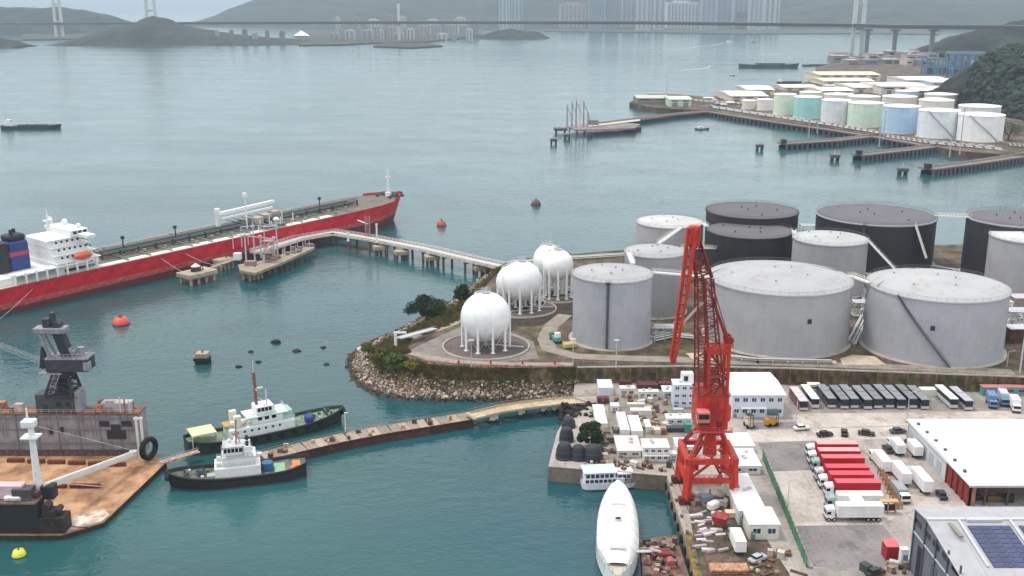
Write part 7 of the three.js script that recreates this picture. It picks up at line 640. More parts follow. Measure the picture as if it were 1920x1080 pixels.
  // quay furniture and small clutter
  { const R = rng(21); const cols = ['#8f5a50', '#d9cbb8', '#857468', '#6a7276', '#b59c7c', '#e6e2da', '#4a5354', '#a89a90'], cname = ['dull red', 'cream', 'brown', 'slate grey', 'tan', 'white', 'dark green', 'grey brown']; const drop = (label, group, n, x0, x1, y0, y1, kinds) => { for (let i = 0; i < n; i++) { const px = mix(x0, x1, R()), py = mix(y0, y1, R()), p = P(px, py, YARD + 0.02), k = kinds[Math.floor(R() * kinds.length)], ci = Math.floor(R() * 8), c = M(cols[ci], 0.75, 'weather', 3), names = { crate: 'crate', drum: 'oil_drum', pallet: 'pallet_stack', coil: 'rope_coil', beam: 'steel_beam' }, q = g(); const t = thing(names[k], (k === 'pallet' || k === 'beam' ? '' : cname[ci] + ' ') + label[k], { crate: 'crate', drum: 'drum', pallet: 'pallets', coil: 'coil', beam: 'beam' }[k], p, R() * 3, `${group} (${k})`); if (k === 'crate') { const w = 0.9 + R() * 1.3, h = 0.7 + R() * 1, d = 0.9 + R(); q.rbox(w, h, d, 0, 0, 0, 0.05).mesh('body', c, t); g().box(w + 0.06, 0.1, d + 0.06, 0, h * 0.95, 0).mesh('lid', c, t); } else if (k === 'drum') { q.lathe([[0.01, 0], [0.4, 0], [0.4, 0.4], [0.43, 0.42], [0.4, 0.45], [0.4, 0.9], [0.01, 0.9]], 12).mesh('body', c, t); } else if (k === 'pallet') { const n2 = 3 + Math.floor(R() * 4); for (let j = 0; j < n2; j++) q.box(1.2, 0.06, 1.1, 0, j * 0.2, 0).box(0.1, 0.12, 1.1, -0.5, j * 0.2 + 0.06, 0).box(0.1, 0.12, 1.1, 0.5, j * 0.2 + 0.06, 0); q.mesh('pallet', C.wood, t); } else if (k === 'coil') { for (let j = 0; j < 3; j++) q.torus(0.6, 0.14, 0, 0.14 + j * 0.24, 0, Math.PI / 2, 0, 16, 6); q.mesh('coil', c, t); } else { const L = 3 + R() * 3; q.box(L, 0.08, 0.4).box(L, 0.3, 0.08, 0, 0.08, 0).box(L, 0.08, 0.4, 0, 0.38, 0).mesh('beam', M('#85675c', 0.8, 'rust', 3), t); } } };
    const L = (w) => ({ crate: `crate ${w}`, drum: `oil drum ${w}`, pallet: `stack of pallets ${w}`, coil: `rope coil ${w}`, beam: `steel beam ${w}` });
    drop(L('on the quay strip behind the ferry'), 'clutter on the quay behind the ferry', 32, 1100, 1262, 866, 884, ['crate', 'drum', 'beam', 'pallet', 'beam']); drop(L('among the cabins left of the crane'), 'clutter among the cabins left of the crane', 34, 1190, 1256, 766, 818, ['crate', 'pallet', 'drum', 'coil', 'crate']); drop(L('beside the tree among the sheds'), 'clutter by the tree at the quay corner', 26, 1126, 1160, 800, 860, ['crate', 'pallet', 'coil', 'drum']); drop(L('on the strip below the retaining wall'), 'clutter below the retaining wall', 22, 1130, 1300, 745, 762, ['crate', 'drum', 'pallet']); drop(L('inside the legs of the red crane'), 'clutter inside the crane legs', 16, 1296, 1366, 930, 950, ['crate', 'drum', 'coil']); drop(L('at the bottom edge of the yard'), 'clutter at the bottom of the yard', 18, 1400, 1500, 1030, 1082, ['crate', 'pallet', 'drum', 'beam']); drop(L('beside the grey hall at the bottom'), 'clutter beside the grey hall', 12, 1620, 1700, 1058, 1080, ['crate', 'drum', 'pallet']);
    // white bundled steel sections in front of the crane
    for (let i = 0; i < 24; i++) { const px = 1296 + R() * 52, py = 962 + R() * 74, p = P(px + (py - 962) * 0.22, py, YARD + 0.05), t = thing('white_plate', 'white painted steel plate lying in front of the crane', 'plate', p, -0.3 + R() * 0.9, 'white steel plates in front of the crane'); g().rbox(1.6 + R() * 1.6, 0.25 + R() * 0.5, 0.55 + R() * 0.5, 0, 0, 0, 0.06).mesh('plate', M(R() < 0.5 ? '#d9cfd2' : '#b3a3a6', 0.6, 'paint', 3), t); g().box(0.2, 0.2, 0.6, 0.3, -0.05, 0).mesh('skid', C.wood, t); }
    const h = thing('generator', 'grey blue generator under the crane legs', 'generator', P(1324, 945, YARD), 0.4); g().rbox(3, 2.2, 1.8, 0, 0.3, 0, 0.2).mesh('body', M('#7c8794', 0.6), h); g().cyl(0.15, 0.15, 1.2, 0.9, 2.5, 0, 8).mesh('exhaust', C.char, h); const v = thing('water_tank', 'white rounded tank under the crane legs', 'tank', P(1337, 956, YARD), 0.7); g().rbox(3.2, 2, 2, 0, 0.2, 0, 0.6).mesh('body', C.offwhite, v); g().box(2.6, 0.25, 1.6, 0, 0, 0).mesh('skid', C.dkgrey, v);
    const r = thing('red_hopper', 'faded red hopper in front of the crane leg', 'hopper', P(1350, 990, YARD), 0.3); g().cyl(2.4, 1.4, 2.6, 0, 0.6, 0, 4).mesh('body', M('#b5484c', 0.7, 'rust', 3), r); for (const x of [-1, 1]) for (const z of [-1, 1]) g().box(0.2, 1.2, 0.2, x, 0, z).mesh('leg', C.dkgrey, r);
    const k = thing('cream_box', 'cream flat box beside the front right crane leg', 'box', P(1372, 968, YARD)); g().rbox(3, 1.2, 1.8, 0, 0, 0, 0.1).mesh('body', M('#e8d2b4', 0.7), k); g().box(3.1, 0.12, 1.9, 0, 1.2, 0).mesh('lid', C.cream, k);
    const or = thing('orange_pontoon', 'long orange tarpaulin covered stack at the bottom edge of the yard', 'stack', P(1366, 1074, YARD)); g().rbox(8, 1.6, 3, 0, 0, 0, 0.3).mesh('cover', M('#cfa98c', 0.7, 'rust', 4), or); g().box(8.1, 0.1, 0.3, 0, 1.0, 1.5).box(8.1, 0.1, 0.3, 0, 0.5, 1.5).mesh('strap', C.brown, or);
    // the yellow green strip along the quay edge
    const ys = thing('quay_ramp', 'yellow stained concrete ramp along the quay edge at the bottom', 'ramp', V3(0, 0, 0)); g().ext(pxz([[1284, 1004], [1296, 1002], [1318, 1084], [1330, 1140], [1306, 1140], [1298, 1070]], YARD), YARD + 0.01, YARD + 0.5).mesh('slab', M('#b9a765', 0.9, 'soil', 5), ys); g().line([V3(...xz(P(1296, 1002, YARD)), 0)].length ? [P(1297, 1003, YARD + 0.5), P(1332, 1142, YARD + 0.5)] : [], 0.15, 6).mesh('edge_pipe', C.dkgrey, ys);
    for (let i = 0; i < 6; i++) { const p = P(1258 + i * 10, 912 + i * 30, YARD), t = thing('bollard', 'squat dark bollard on the quay edge beside the crane', 'bollard', p, 0, 'bollards on the quay edge by the crane'); g().lathe([[0.01, 0], [0.4, 0], [0.28, 0.25], [0.26, 0.6], [0.45, 0.75], [0.4, 0.9], [0.01, 0.95]], 14).mesh('body', C.dkgrey, t); }
    for (let i = 0; i < 9; i++) { const a = yardEdge[3], b = yardEdge[6], f = (i + 0.5) / 9, t = thing('quay_fender', 'black tyre fender hanging on the quay wall by the crane', 'fender', V3(mix(a[0], b[0], f) - 0.55, 2.4, mix(a[1], b[1], f)), 0, 'tyre fenders on the quay wall by the crane'); g().torus(0.75, 0.28, 0, 0, 0, 0, Math.PI / 2, 18, 8).mesh('tyre', C.tyre, t); g().rod(V3(0.3, 0.7, 0), V3(0.5, 1.6, 0), 0.04, 5).mesh('chain', C.steel, t); } }
  // green fence along the workshop, in panels
  { const t = thing('green_fence', 'long green panel fence between workshop and lorry park', 'fence'); const a = P(1430, 862, YARD), b = P(1512, 1066, YARD), n = 22; for (let i = 0; i < n; i++) { const p = a.clone().lerp(b, i / n), q = a.clone().lerp(b, (i + 0.95) / n); g().beam(p.clone().setY(YARD + 1.5), q.clone().setY(YARD + 1.5), 0.12, 2.6).mesh('fence_panel', M(['#4f8a6c', '#578f74', '#487f66'][i % 3], 0.65, 'streak', 4), t); g().box(0.2, 3, 0.2, p.x, YARD, p.z).mesh('post', M('#3f6f58', 0.6), t); } g().beam(a.clone().setY(YARD + 0.2).add(V3(0.9, 0, 0)), b.clone().setY(YARD + 0.2).add(V3(0.9, 0, 0)), 0.9, 0.36).mesh('kerb', C.concrete, t); }
  // vehicles --------------------------------------------------
  const wheels = (t, xs, w, r = 0.52, zc = 0) => { for (const x of xs) for (const s of [-1, 1]) { const m = g().cylz(r, 0.34, x, r, zc + s * (w / 2 - 0.18), 16).mesh('wheel', C.tyre, t); g().cylz(r * 0.5, 0.36, x, r, zc + s * (w / 2 - 0.18), 10).mesh('hub', C.ltgrey, m); } };
  // a coach along local x, front at +x
  function coach(label, body, roof, group) { const t = thing('coach', label, 'coach', V3(0, 0, 0), 0, group), L = 12, W = 2.5, H = 3.3; g().rbox(L, 1.35, W, 0, 0.35, 0, 0.2).mesh('body', body, t); g().rbox(L - 0.08, 1.35, W - 0.06, 0, 1.6, 0, 0.25).mesh('side_window', C.glass, t); g().rbox(L - 0.1, 0.42, W - 0.02, 0, 2.9, 0, 0.2).mesh('roof', roof, t); g().box(0.1, 1.5, W - 0.3, L / 2 + 0.005, 1.35, 0).mesh('windscreen', C.glass, t); g().rbox(0.18, 0.7, W - 0.05, L / 2 + 0.04, 0.36, 0, 0.08).mesh('front_bumper', C.ltgrey, t); for (const s of [-1, 1]) g().box(0.06, 0.2, 0.4, L / 2 + 0.12, 0.8, s * 0.9).mesh('headlight', C.ltgrey, t); g().rbox(2.6, 0.25, 1.7, -1.5, 3.3, 0, 0.08).rbox(0.9, 0.16, 0.9, 3, 3.3, 0, 0.05).mesh('roof_unit', roof, t); for (const s of [-1, 1]) g().box(0.1, 0.5, 0.16, L / 2 + 0.3, 2.2, s * 1.35).rod(V3(L / 2, 2.9, s * 1.15), V3(L / 2 + 0.3, 2.6, s * 1.35), 0.03, 4).mesh('mirror', C.char, t); const pil = g(); for (let i = 0; i < 6; i++) for (const s of [-1, 1]) pil.box(0.1, 1.2, 0.04, -5 + i * 1.9, 1.68, s * (W / 2 - 0.02)); pil.mesh('pillar', C.char, t); wheels(t, [-3.6, -2.4, 4], W); return t; }
  const gBody = M('#55585d', 0.45), gRoof = M('#94979c', 0.55), gRoof2 = M('#85888e', 0.55);
  const front = (px, py) => P(px, py, YARD); const proto = coach('first grey roofed coach from the left in the long row', gBody, gRoof, undefined); const ord = ['first', 'second', 'third', 'fourth', 'fifth', 'sixth', 'seventh', 'eighth', 'ninth', 'tenth'];
  for (let i = 0; i < 9; i++) { const p = front(1570 + i * 21.6, 767); const pos = V3(p.x - 1.6 + [0, .2, -.1, .15][i % 4], YARD, p.z - 6.4 + [0, .7, .2, 1, .4][i % 5]); if (!i) { proto.position.copy(pos); proto.rotation.y = -Math.PI / 2; } else { const c = copy(proto, `${ord[i]} grey roofed coach from the left in the long row`, pos, -Math.PI / 2); if (i % 3 === 1) c.children.forEach(o => { if (o.name === 'roof' || o.name === 'roof_unit') o.material = gRoof2; }); } }
  { const a = coach('pinkish maroon fronted coach right of the white office', M('#8d4a58', 0.5), M('#ecd3da', 0.5)); let p = front(1507, 772); a.position.set(p.x, YARD, p.z - 6.4); a.rotation.y = -Math.PI / 2; const b = coach('white roofed coach beside the pinkish one', M('#dfe0e0', 0.5), M('#f6f4f0', 0.5)); p = front(1527, 768); b.position.set(p.x + 0.3, YARD, p.z - 6.6); b.rotation.y = -Math.PI / 2; cabin('small cream hut behind the white roofed coach', 1516, 1537, 718, 722, 734, '#ece2d2', '#f4eee2', { win: 1, units: false });
    container('white narrow shelter at the right end of the coach row', 1727, 1771, 725, 731, 744, '#efefec', { roof: '#f6f4ee' }); const w = coach('white coach right of the narrow shelter', M('#c9cdd0', 0.5), M('#f2f3f2', 0.5)); p = front(1797, 767); w.position.set(p.x - 1.4, YARD, p.z - 6); w.rotation.y = -Math.PI / 2; const c2 = coach('grey coach with a dark front right of the white one', M('#9b969c', 0.5), M('#c4bfc6', 0.5)); p = front(1824, 771); c2.position.set(p.x - 1.2, YARD, p.z - 6.2); c2.rotation.y = -Math.PI / 2; }
  // small lorries by the teal shed
  { const { t } = cabin('teal fronted shed with a faded red roof at the right edge', 1842, 1925, 722, 727, 742, '#5fa3a8', '#c98480', { win: 4, units: false, name: 'workshop', cat: 'shed' });
    const box = (label, o) => { const q = thing('box_lorry', label, 'lorry', V3(0, 0, 0)); const { L = 7, W = 2.4, H = 2.6, body, cab } = o; g().rbox(L * 0.7, H, W, -L * 0.13, 1, 0, 0.08).mesh('cargo_box', body, q); g().rbox(L * 0.24, 2, W * 0.94, L * 0.37, 0.5, 0, 0.25).mesh('cab', cab, q); g().box(0.08, 0.8, W * 0.8, L * 0.49 + 0.02, 1.5, 0).box(L * 0.14, 0.6, W * 0.95, L * 0.39, 1.6, 0).mesh('windscreen', C.glass, q); g().box(L * 0.94, 0.3, W * 0.5, 0, 0.6, 0).rbox(0.2, 0.4, W * 0.95, L * 0.49, 0.4, 0, 0.05).mesh('chassis', C.char, q); g().box(L * 0.7 - 0.3, 0.05, W - 0.3, -L * 0.13, 1 + H, 0).mesh('box_roof', body, q); wheels(q, [-L * 0.3, L * 0.36], W, 0.46); return q; };
    const put = (q, px, py, turn = -Math.PI / 2, dz = 0) => { const p = P(px, py, YARD); q.position.set(p.x, YARD, p.z + dz); q.rotation.y = turn; }; const wb = M('#f6f6f5', 0.5, 'paint', 5), bb = M('#6f93bd', 0.5), gb = M('#9ea2a8', 0.5);
    const l = [['blue bonneted lorry in front of the teal shed', { body: bb, cab: bb }, 1868, 768], ['silver lorry behind the blue one by the teal shed', { body: M('#c6d3da', 0.5), cab: bb }, 1890, 764], ['white lorry at the right edge before the teal shed', { body: wb, cab: C.white }, 1912, 776]]; for (const [la, o, x, y] of l) put(box(la, o), x, y, -Math.PI / 2 - 0.25, -3.4);
    // white lorries along the white warehouse
    put(box('white box lorry nearest the red trailers, tail towards us', { L: 11, H: 2.7, body: wb, cab: C.white }), 1662, 891, Math.PI / 2, -5.2); put(box('white box lorry in the middle of the warehouse row', { L: 11.5, H: 2.8, body: M('#f3eef0', 0.5), cab: C.white }), 1700, 916, Math.PI / 2, -5.8); put(box('long white box lorry alongside the warehouse wall', { L: 12.5, H: 2.9, body: wb, cab: C.ltgrey }), 1740, 931, Math.PI / 2, -6.2); put(box('white lorry farther back in the warehouse row', { L: 8, H: 2.4, body: M('#e9e6e6', 0.5), cab: C.white }), 1690, 858, Math.PI / 2, -4); put(box('white lorry with dark cab at the far end of the warehouse row', { L: 8, H: 2.5, body: wb, cab: C.char }), 1722, 862, Math.PI / 2, -4); put(box('grey topped lorry with a white front below the warehouse row', { L: 7.5, H: 1.9, body: gb, cab: C.white }), 1699, 948, -Math.PI / 2, -4); put(box('white lorry with grey cab parked in front of the crane', { L: 9, H: 2.6, body: wb, cab: M('#8d97ab', 0.5) }), 1389, 1045, Math.PI / 2, -4.6);
    // articulated lorries: red curtain trailers in a stack of rows
    const artic = (label, col, roof, cabC) => { const q = thing('articulated_lorry', label, 'lorry', V3(0, 0, 0)), L = 10.6, W = 2.5; g().rbox(L, 2.75, W, 0, 1.15, 0, 0.06).mesh('trailer_body', col, q); g().rbox(L - 0.05, 0.1, W - 0.05, 0, 3.9, 0, 0.04).mesh('trailer_roof', roof, q); g().box(L, 0.25, 0.12, 0, 1.1, W / 2 + 0.01).box(L, 0.14, 0.12, 0, 3.78, W / 2 + 0.01).box(0.15, 2.75, 0.12, L / 2 - 0.1, 1.15, W / 2 + 0.01).box(0.15, 2.75, 0.12, -L / 2 + 0.1, 1.15, W / 2 + 0.01).mesh('trailer_frame', col, q); g().box(L, 0.35, 1, 0, 0.75, 0).box(0.15, 0.7, 0.15, -2, 0.1, 0.7).mesh('chassis', C.char, q); g().rbox(2, 2.5, 2.4, -L / 2 - 1.5, 0.6, 0, 0.3).mesh('cab', cabC, q); g().box(0.08, 0.95, 2, -L / 2 - 2.51, 1.7, 0).box(0.9, 0.7, 2.43, -L / 2 - 1.9, 1.8, 0).mesh('windscreen', C.glass, q); g().rbox(0.2, 0.5, 2.4, -L / 2 - 2.5, 0.45, 0, 0.08).mesh('bumper', C.dkgrey, q); g().side([[-1.1, 3.1], [-1.1, 3.2], [0, 3.75], [1.1, 3.2], [1.1, 3.1]], -0.8, 0.5).mesh('wind_deflector', cabC, q).position.x = -L / 2 - 1.2; wheels(q, [L / 2 - 1, L / 2 - 2.2, L / 2 - 3.4, -L / 2 - 0.6, -L / 2 - 1.9], W, 0.5); return q; };
    const red = M('#c3172a', 0.55, 'streak', 6), redP = M('#e07c80', 0.6, 'streak', 6), red2 = M('#d0303f', 0.55, 'streak', 6), white = M('#f6f6f4', 0.5, 'streak', 8), gc = M('#9fbcb2', 0.5); const defs = [[red, M('#eaa9ae', 0.6), C.white, 829, 'row farthest from us, with a faded pink roof'], [red, M('#eba6a6', 0.6), C.white, 842, 'second row from the back, with a faded roof'], [red, M('#d56f6a', 0.6), gc, 855, 'third row from the back'], [red, M('#d9505f', 0.6), C.ltgrey, 873, 'fourth row from the back'], [red2, M('#da4a5c', 0.6), C.white, 886, 'fifth row from the back'], [red, M('#e0606c', 0.6), C.white, 901, 'row nearest the white trailers']];
    const xs = [1569, 1573, 1580, 1588, 1596, 1608, 1612, 1612]; defs.forEach(([c, r, cb2, py, l2], i) => { const p = P(xs[i], py, YARD + 4); const q = artic(`red trailer lorry in the ${l2}`, c, r, cb2); q.position.set(p.x, YARD, p.z); });
    [[924, 'upper one'], [944, 'nearest one']].forEach(([py, l2], i) => { const p = P(1612, py, YARD + 4); const q = artic(`white trailer lorry below the red rows, ${l2}`, white, white, i ? C.white : gc); q.position.set(p.x, YARD, p.z); });
    put(box('white box lorry parked nose out below the white trailers', { L: 8, W: 3, H: 2.8, body: white, cab: C.white }), 1612, 975, Math.PI / 2, -4);
    // cars and vans
    const car = (label, px, py, turn, c) => { const q = thing('parked_car', label, 'car', P(px, py, YARD), turn), L = 4.5, W = 1.8; g().rbox(L, 0.72, W, 0, 0.32, 0, 0.22).mesh('body', c, q); g().rbox(L * 0.52, 0.6, W * 0.86, -0.2, 0.98, 0, 0.25).mesh('cabin_glass', C.glass, q); g().rbox(L * 0.4, 0.14, W * 0.8, -0.25, 1.47, 0, 0.06).mesh('roof', c, q); for (const s of [-1, 1]) g().box(0.06, 0.16, 0.4, L / 2 - 0.01, 0.68, s * 0.62).mesh('headlight', C.ltgrey, q); wheels(q, [-1.4, 1.4], W, 0.33); return q; };
    car('dark car parked behind the first red trailer, left one', 1546, 818, 0.2, M('#2b2226', 0.4)); car('dark maroon car parked behind the first red trailer, middle one', 1583, 815, 1.3, M('#43262a', 0.4)); car('dark olive car parked behind the first red trailer, right one', 1624, 816, -0.3, M('#3a3526', 0.4)); car('grey car parked at the top of the white lorry rows', 1683, 812, 0.1, M('#4d4f55', 0.4)); car('dark car between the white lorries and the red trailers', 1664, 846, 1.6, M('#2d3033', 0.4)); car('dark blue car at the brick corner of the warehouse', 1765, 932, 1.5, M('#28304a', 0.4)); car('dark car at the bottom by the grey hall', 1640, 1078, 0.4, M('#25282a', 0.4)); car('white car on the road between the office and the lorries', 1502, 806, 0.2, M('#e4e2dc', 0.4)); car('silver car by the crane rails at the bottom', 1420, 1052, 0.6, M('#b9b7bd', 0.4));
    // row of small racks right of the red trailers
    for (let i = 0; i < 8; i++) { const p = P(1652 + i * 4.6, 890 + i * 9, YARD), q = thing('trailer_rack', 'small tan rack in the line right of the red trailers', 'rack', p, 0.3, 'small tan racks right of the red trailers'); g().box(1.6, 0.15, 1.2, 0, 0.7, 0).box(1.6, 0.9, 0.1, 0, 0.8, 0.5).box(1.6, 0.9, 0.1, 0, 0.8, -0.5).mesh('tray', M('#c9a989', 0.8, 'rust', 3), q); for (const s of [-1, 1]) for (const z of [-1, 1]) g().box(0.1, 0.7, 0.1, s * 0.7, 0, z * 0.5).mesh('leg', C.brown, q); }
    { const p = P(1664, 962, YARD), q = thing('wooden_gate_stand', 'brown wooden frame stand right of the nearest white trailer', 'frame', p); for (const s of [-1, 0, 1]) g().box(0.3, 3, 0.3, s * 1.8, 0, 0).mesh('post', M('#b38f74', 0.8), q); g().box(4.2, 0.3, 1.6, 0, 3, 0).mesh('top', C.tan, q); g().box(3.4, 1.6, 0.2, 0.2, 0.4, -0.5).mesh('board', M('#4f3a30', 0.8), q); }
    { const f = fit(1661, 1684, 1012, 1026, 1052), q = thing('red_container', 'red open topped container at the bottom beside the grey hall', 'container', at(f)); g().rbox(f.w, f.h, f.d, 0, 0, 0, 0.08).mesh('body', M('#a81a2a', 0.6, 'streak', 5), q); g().box(f.w + 0.3, 0.2, f.d + 0.3, 0, f.h, 0).mesh('lid', M('#df6f72', 0.6), q); const d = g(); for (let i = 0; i < 6; i++) d.box(0.12, f.h * 0.8, 0.08, -f.w / 2 + (i + 0.5) * f.w / 6, f.h * 0.08, f.d / 2 + 0.02); d.mesh('rib', M('#8a1422', 0.6), q); const e = fit(1687, 1701, 1026, 1032, 1064), k = thing('white_kiosk', 'narrow white and blue kiosk between red container and grey hall', 'kiosk', at(e)); g().rbox(e.w, e.h, e.d, 0, 0, 0, 0.1).mesh('wall', C.white, k); g().box(e.w * 0.6, e.h * 0.7, 0.1, e.w * 0.1, 0.1, e.d / 2 + 0.02).mesh('door', M('#6f86b5', 0.6), k); g().box(e.w + 0.2, 0.14, e.d + 0.2, 0, e.h, 0).mesh('roof', C.offwhite, k); } }
  // white roofed warehouse
  { const f = fit(1815, 2070, 789, 909, 949), t = thing('warehouse', 'large warehouse with a plain white roof and a brick corner', 'warehouse', at(f)); const rw = M('#fbfbfb', 0.6, 'paint', 22); g().box(0.5, f.h, f.d * 0.66, -f.w / 2 + 0.25, 0, -f.d * 0.17).mesh('side_wall', M('#d3d8dc', 0.65, 'streak', 9), t);
    const nb = 26, rowsB = Math.max(6, Math.round(f.h / 0.55)), bz0 = f.d * 0.16, bl = f.d * 0.34; g().box(0.5, f.h, bl, -f.w / 2 + 0.25, 0, bz0 + bl / 2).mesh('brick_wall', M('#a8453a', 0.85, 'rust', 3), t); { const c = g(); for (let j = 0; j < rowsB; j++) c.box(0.08, 0.06, bl, -f.w / 2 - 0.03, j * f.h / rowsB, bz0 + bl / 2); for (let k = 0; k < 5; k++) c.box(0.35, f.h, 0.6, -f.w / 2 - 0.12, 0, bz0 + 0.4 + k * (bl - 0.8) / 4); c.mesh('brick_pier', M('#8d3a31', 0.85, 'rust', 3), t); } g().box(1.5, f.h, 0.5, -f.w / 2 + 0.75, 0, f.d / 2 - 0.25).mesh('brick_end', M('#b98a84', 0.85, 'rust', 3), t); g().box(f.w, f.h, 0.4, 0, 0, -f.d / 2 + 0.2).box(f.w, f.h, 0.3, 0, 0, f.d / 2 - 7).box(0.4, f.h, f.d, f.w / 2 - 0.2, 0, 0).mesh('rear_wall', M('#9a8a80', 0.8), t); for (let i = 0; i < 6; i++) g().box(0.4, f.h, 0.4, -f.w / 2 + 4 + i * f.w / 6, 0, f.d / 2 - 0.6).mesh('column', C.dkgrey, t);
    const n = 14; for (let i = 0; i < n; i++) { const w = (f.w + 1.2) / n; g().side([[-f.d / 2 - 0.6, f.h], [-f.d / 2 - 0.6, f.h + 0.25], [0, f.h + 1], [f.d / 2 + 0.8, f.h + 0.25], [f.d / 2 + 0.8, f.h]], -f.w / 2 - 0.6 + i * w + 0.012, -f.w / 2 - 0.6 + (i + 1) * w - 0.012).mesh('roof_panel', rw, t); } g().box(f.w + 1.4, 0.5, 0.3, 0, f.h - 0.2, f.d / 2 + 0.96).mesh('gutter', C.ltgrey, t);
    for (let i = 0; i < 6; i++) g().cyl(0.5, 0.4, 0.5, -f.w / 2 + 1, f.h + 0.5 + 0.4 * (1 - Math.abs(-1 + i * 0.36)), -f.d * 0.4 + i * f.d * 0.15, 10).mesh('roof_vent', C.dkgrey, t); for (let i = 0; i < 5; i++) g().box(0.1, f.h * 0.62, 3, -f.w / 2 - 0.03, 0, -f.d * 0.44 + i * f.d * 0.12).mesh('shutter', M('#b4bcc3', 0.6, 'streak', 3), t);
    const R = rng(66); for (let i = 0; i < 12; i++) g().rbox(1.2 + R() * 1.6, 0.8 + R() * 1.2, 1.2, -f.w / 2 + 2.5 + R() * 12, 0, f.d / 2 - 4.5 + R() * 2.4, 0.1).mesh('stored_goods', M(['#6e5c4a', '#3f4a3c', '#5a5f6a', '#8a7a66'][i % 4], 0.8, 'rust', 3), t); }
  // grey hall with solar roof, bottom right
  { const A = P(1705, 1068, YARD), x0 = A.x, zf = A.z; const eave = Q(1709, 954, zf).y - YARD; const rz = zf + 6.5, ridge = Q(1757, 976, rz).y - YARD; const x1 = x0 + 62, nz = zf + 30, t = thing('grey_hall', 'grey metal hall with solar panels on its roof at the bottom right', 'hall', V3(0, YARD, 0)); const nearE = ridge - (nz - rz) * 0.16;
    g().side([[zf, 0], [zf, eave], [rz, ridge], [nz, nearE], [nz, 0]], x0, x0 + 0.4).mesh('gable_wall', M('#6d717c', 0.7, 'streak', 8), t); g().box(x1 - x0, eave, 0.4, (x0 + x1) / 2 + 0.2, 0, zf + 0.2).box(x1 - x0, nearE, 0.4, (x0 + x1) / 2 + 0.2, 0, nz - 0.2).mesh('long_wall', M('#6d717c', 0.7, 'streak', 8), t);
    const rf = M('#b4b4b8', 0.6, 'paint', 12), rn = 12; for (let i = 0; i < rn; i++) { const w = (x1 - x0 + 0.6) / rn, a = x0 - 0.5 + i * w; g().side([[zf - 0.5, eave], [zf - 0.5, eave + 0.22], [rz, ridge + 0.25], [rz, ridge + 0.02]], a + 0.02, a + w - 0.02).mesh('roof_panel', rf, t); g().side([[rz, ridge + 0.02], [rz, ridge + 0.25], [nz + 0.5, nearE + 0.2], [nz + 0.5, nearE - 0.02]], a + 0.02, a + w - 0.02).mesh('roof_panel', rf, t); } g().box(x1 - x0 + 1, 0.3, 0.8, (x0 + x1) / 2, ridge + 0.2, rz).mesh('ridge_cap', C.ltgrey, t);
    for (let i = 0; i < 5; i++) g().box(0.12, 1.1, 3.2, x0 - 0.04, eave * 0.80, zf + 2 + i * 4.6).mesh('window_strip', C.glass, t); g().box(0.3, 0.25, nz - zf, x0 - 0.12, eave * 0.64, (zf + nz) / 2).mesh('ledge', M('#b9c0c8', 0.6), t); for (let i = 0; i < 3; i++) g().box(0.14, eave * 0.52, 2.8, x0 - 0.05, 0.2, zf + 4.5 + i * 7).mesh('roller_door', M(i ? '#5a5f6b' : '#20242c', 0.7, 'streak', 3), t); for (let i = 0; i < 5; i++) g().box(0.3, eave, 0.35, x0 - 0.14, 0, zf + 0.3 + i * 5.6).mesh('pilaster', M('#565a66', 0.7), t);
    // solar array: every module its own part
    const sl = Math.atan2(ridge - nearE, nz - rz), onRoof = (px, py) => { let z = rz; for (let k = 0; k < 20; k++) { const y = YARD + ridge + 0.25 - (z - rz) * 0.16; z = P(px, py, y).z; } return V3(P(px, py, YARD + ridge + 0.25 - (z - rz) * 0.16).x, ridge + 0.25 - (z - rz) * 0.16, z); };
    const s0 = onRoof(1812, 986), s1 = onRoof(1893, 986), s2 = onRoof(1850, 1066); const cols = 4, rows = 9, pw = (s1.x - s0.x) / cols, ph = (s2.z - s0.z) / rows; const pm = [M('#27325c', 0.25, null), M('#2d3866', 0.25, null), M('#222c52', 0.25, null)]; const arr = (xo, nc, nr) => { for (let i = 0; i < nc; i++) for (let j = 0; j < nr; j++) { const z = s0.z + (j + 0.5) * ph, y = ridge + 0.25 - (z - rz) * 0.16 + 0.14; const q = g().add(new THREE.BoxGeometry(pw * 0.94, 0.06, ph * 0.84), 0, 0, 0, sl).mesh('solar_panel', pm[(i * 5 + j * 3) % 3], t); q.position.set(xo + (i + 0.5) * pw, y, z); const fr = g(); for (const k of [-0.25, 0, 0.25]) fr.box(0.05, 0.02, ph * 0.8, k * pw * 0.9, 0.03, 0); fr.mesh('cell_line', M('#8f99bf', 0.4), q).rotation.x = sl; } }; arr(s0.x, cols, rows); arr(s1.x + 1.6, 5, rows);
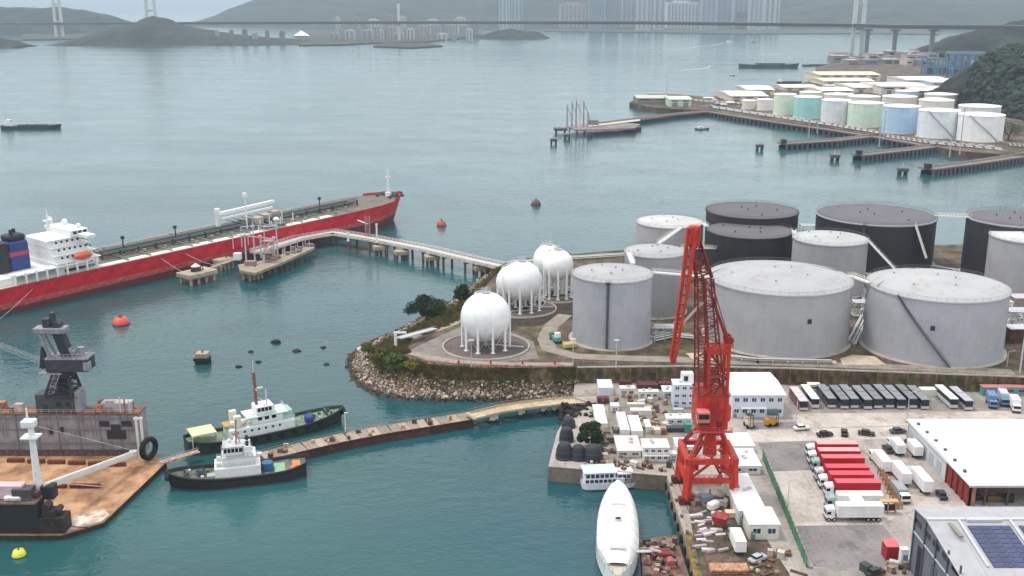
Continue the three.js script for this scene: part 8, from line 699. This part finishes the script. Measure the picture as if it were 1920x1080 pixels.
    { const c = g(); for (const x of [s0.x - 1, s1.x + 0.7]) c.beam(V3(x, ridge + 0.5, rz + 0.6), V3(x, ridge + 0.45 - 14 * 0.16, rz + 14.6), 0.5, 0.18); c.mesh('cable_tray', C.ltgrey, t); const d = g(); d.rbox(0.8, 0.5, 5.5, s0.x - 3, ridge - 0.1, rz + 4.2, 0.1); d.mesh('roof_light', M('#8c8a7e', 0.4), t); g().box(7, 0.5, 1, s0.x + 4, ridge + 0.2, rz + 0.5).mesh('ridge_vent', C.ltgrey, t); } }
  // lamp posts of the yard
  for (const [px, py, h, l] of [[1492, 800, 9, 'slim lamp post at the corner of the coach park'], [1700, 792, 9, 'slim lamp post between coach park and white warehouse'], [1476, 960, 8, 'slim lamp post by the green fence'], [1884, 716, 10, 'pale lamp post at the right edge below the front tank']]) { const t = thing('yard_lamp', l, 'lamp post', P(px, py, YARD)); g().cyl(0.08, 0.14, h, 0, 0, 0, 8).mesh('post', C.ltgrey, t); g().beam(V3(0, h, 0), V3(1.4, h + 0.3, 0), 0.1, 0.1).box(0.8, 0.12, 0.3, 1.6, h + 0.25, 0).mesh('lamp', C.ltgrey, t); g().box(0.5, 0.4, 0.5, 0, 0, 0).mesh('foot', C.concrete, t); }
}
{ // alike things that share a label are told apart by their order in the view
  const by = {}; for (const o of scene.children) if (o.userData.label && o.userData.category) (by[o.userData.label] ??= []).push(o);
  const ord = (n) => n + (n % 100 > 10 && n % 100 < 14 ? 'th' : ['th', 'st', 'nd', 'rd'][n % 10] || 'th');
  for (const [l, list] of Object.entries(by)) if (list.length > 1) { const s = list.map(o => [proj(o.position)[0], o]).sort((a, b) => a[0] - b[0]); s.forEach(([, o], i) => { o.userData.label = `${l}, ${ord(i + 1)} from the left`; }); }
  const many = new Set(['porthole', 'tank_hatch', 'deck_fitting', 'stanchion', 'panel_joint', 'cell_line', 'brace', 'vent', 'stiffener', 'support', 'floor_band', 'stay_cable', 'pillar', 'jib_rung']);
  scene.traverse(o => { if (o.isMesh && o.parent !== scene && (many.has(o.name) || (o.name === 'window' && o.geometry.attributes.position.count > 36 * 3))) o.userData.kind = 'stuff'; });
}
scene.traverse(o => { if (o.isMesh) { o.castShadow = true; o.receiveShadow = true; } });
renderer.render(scene, camera);
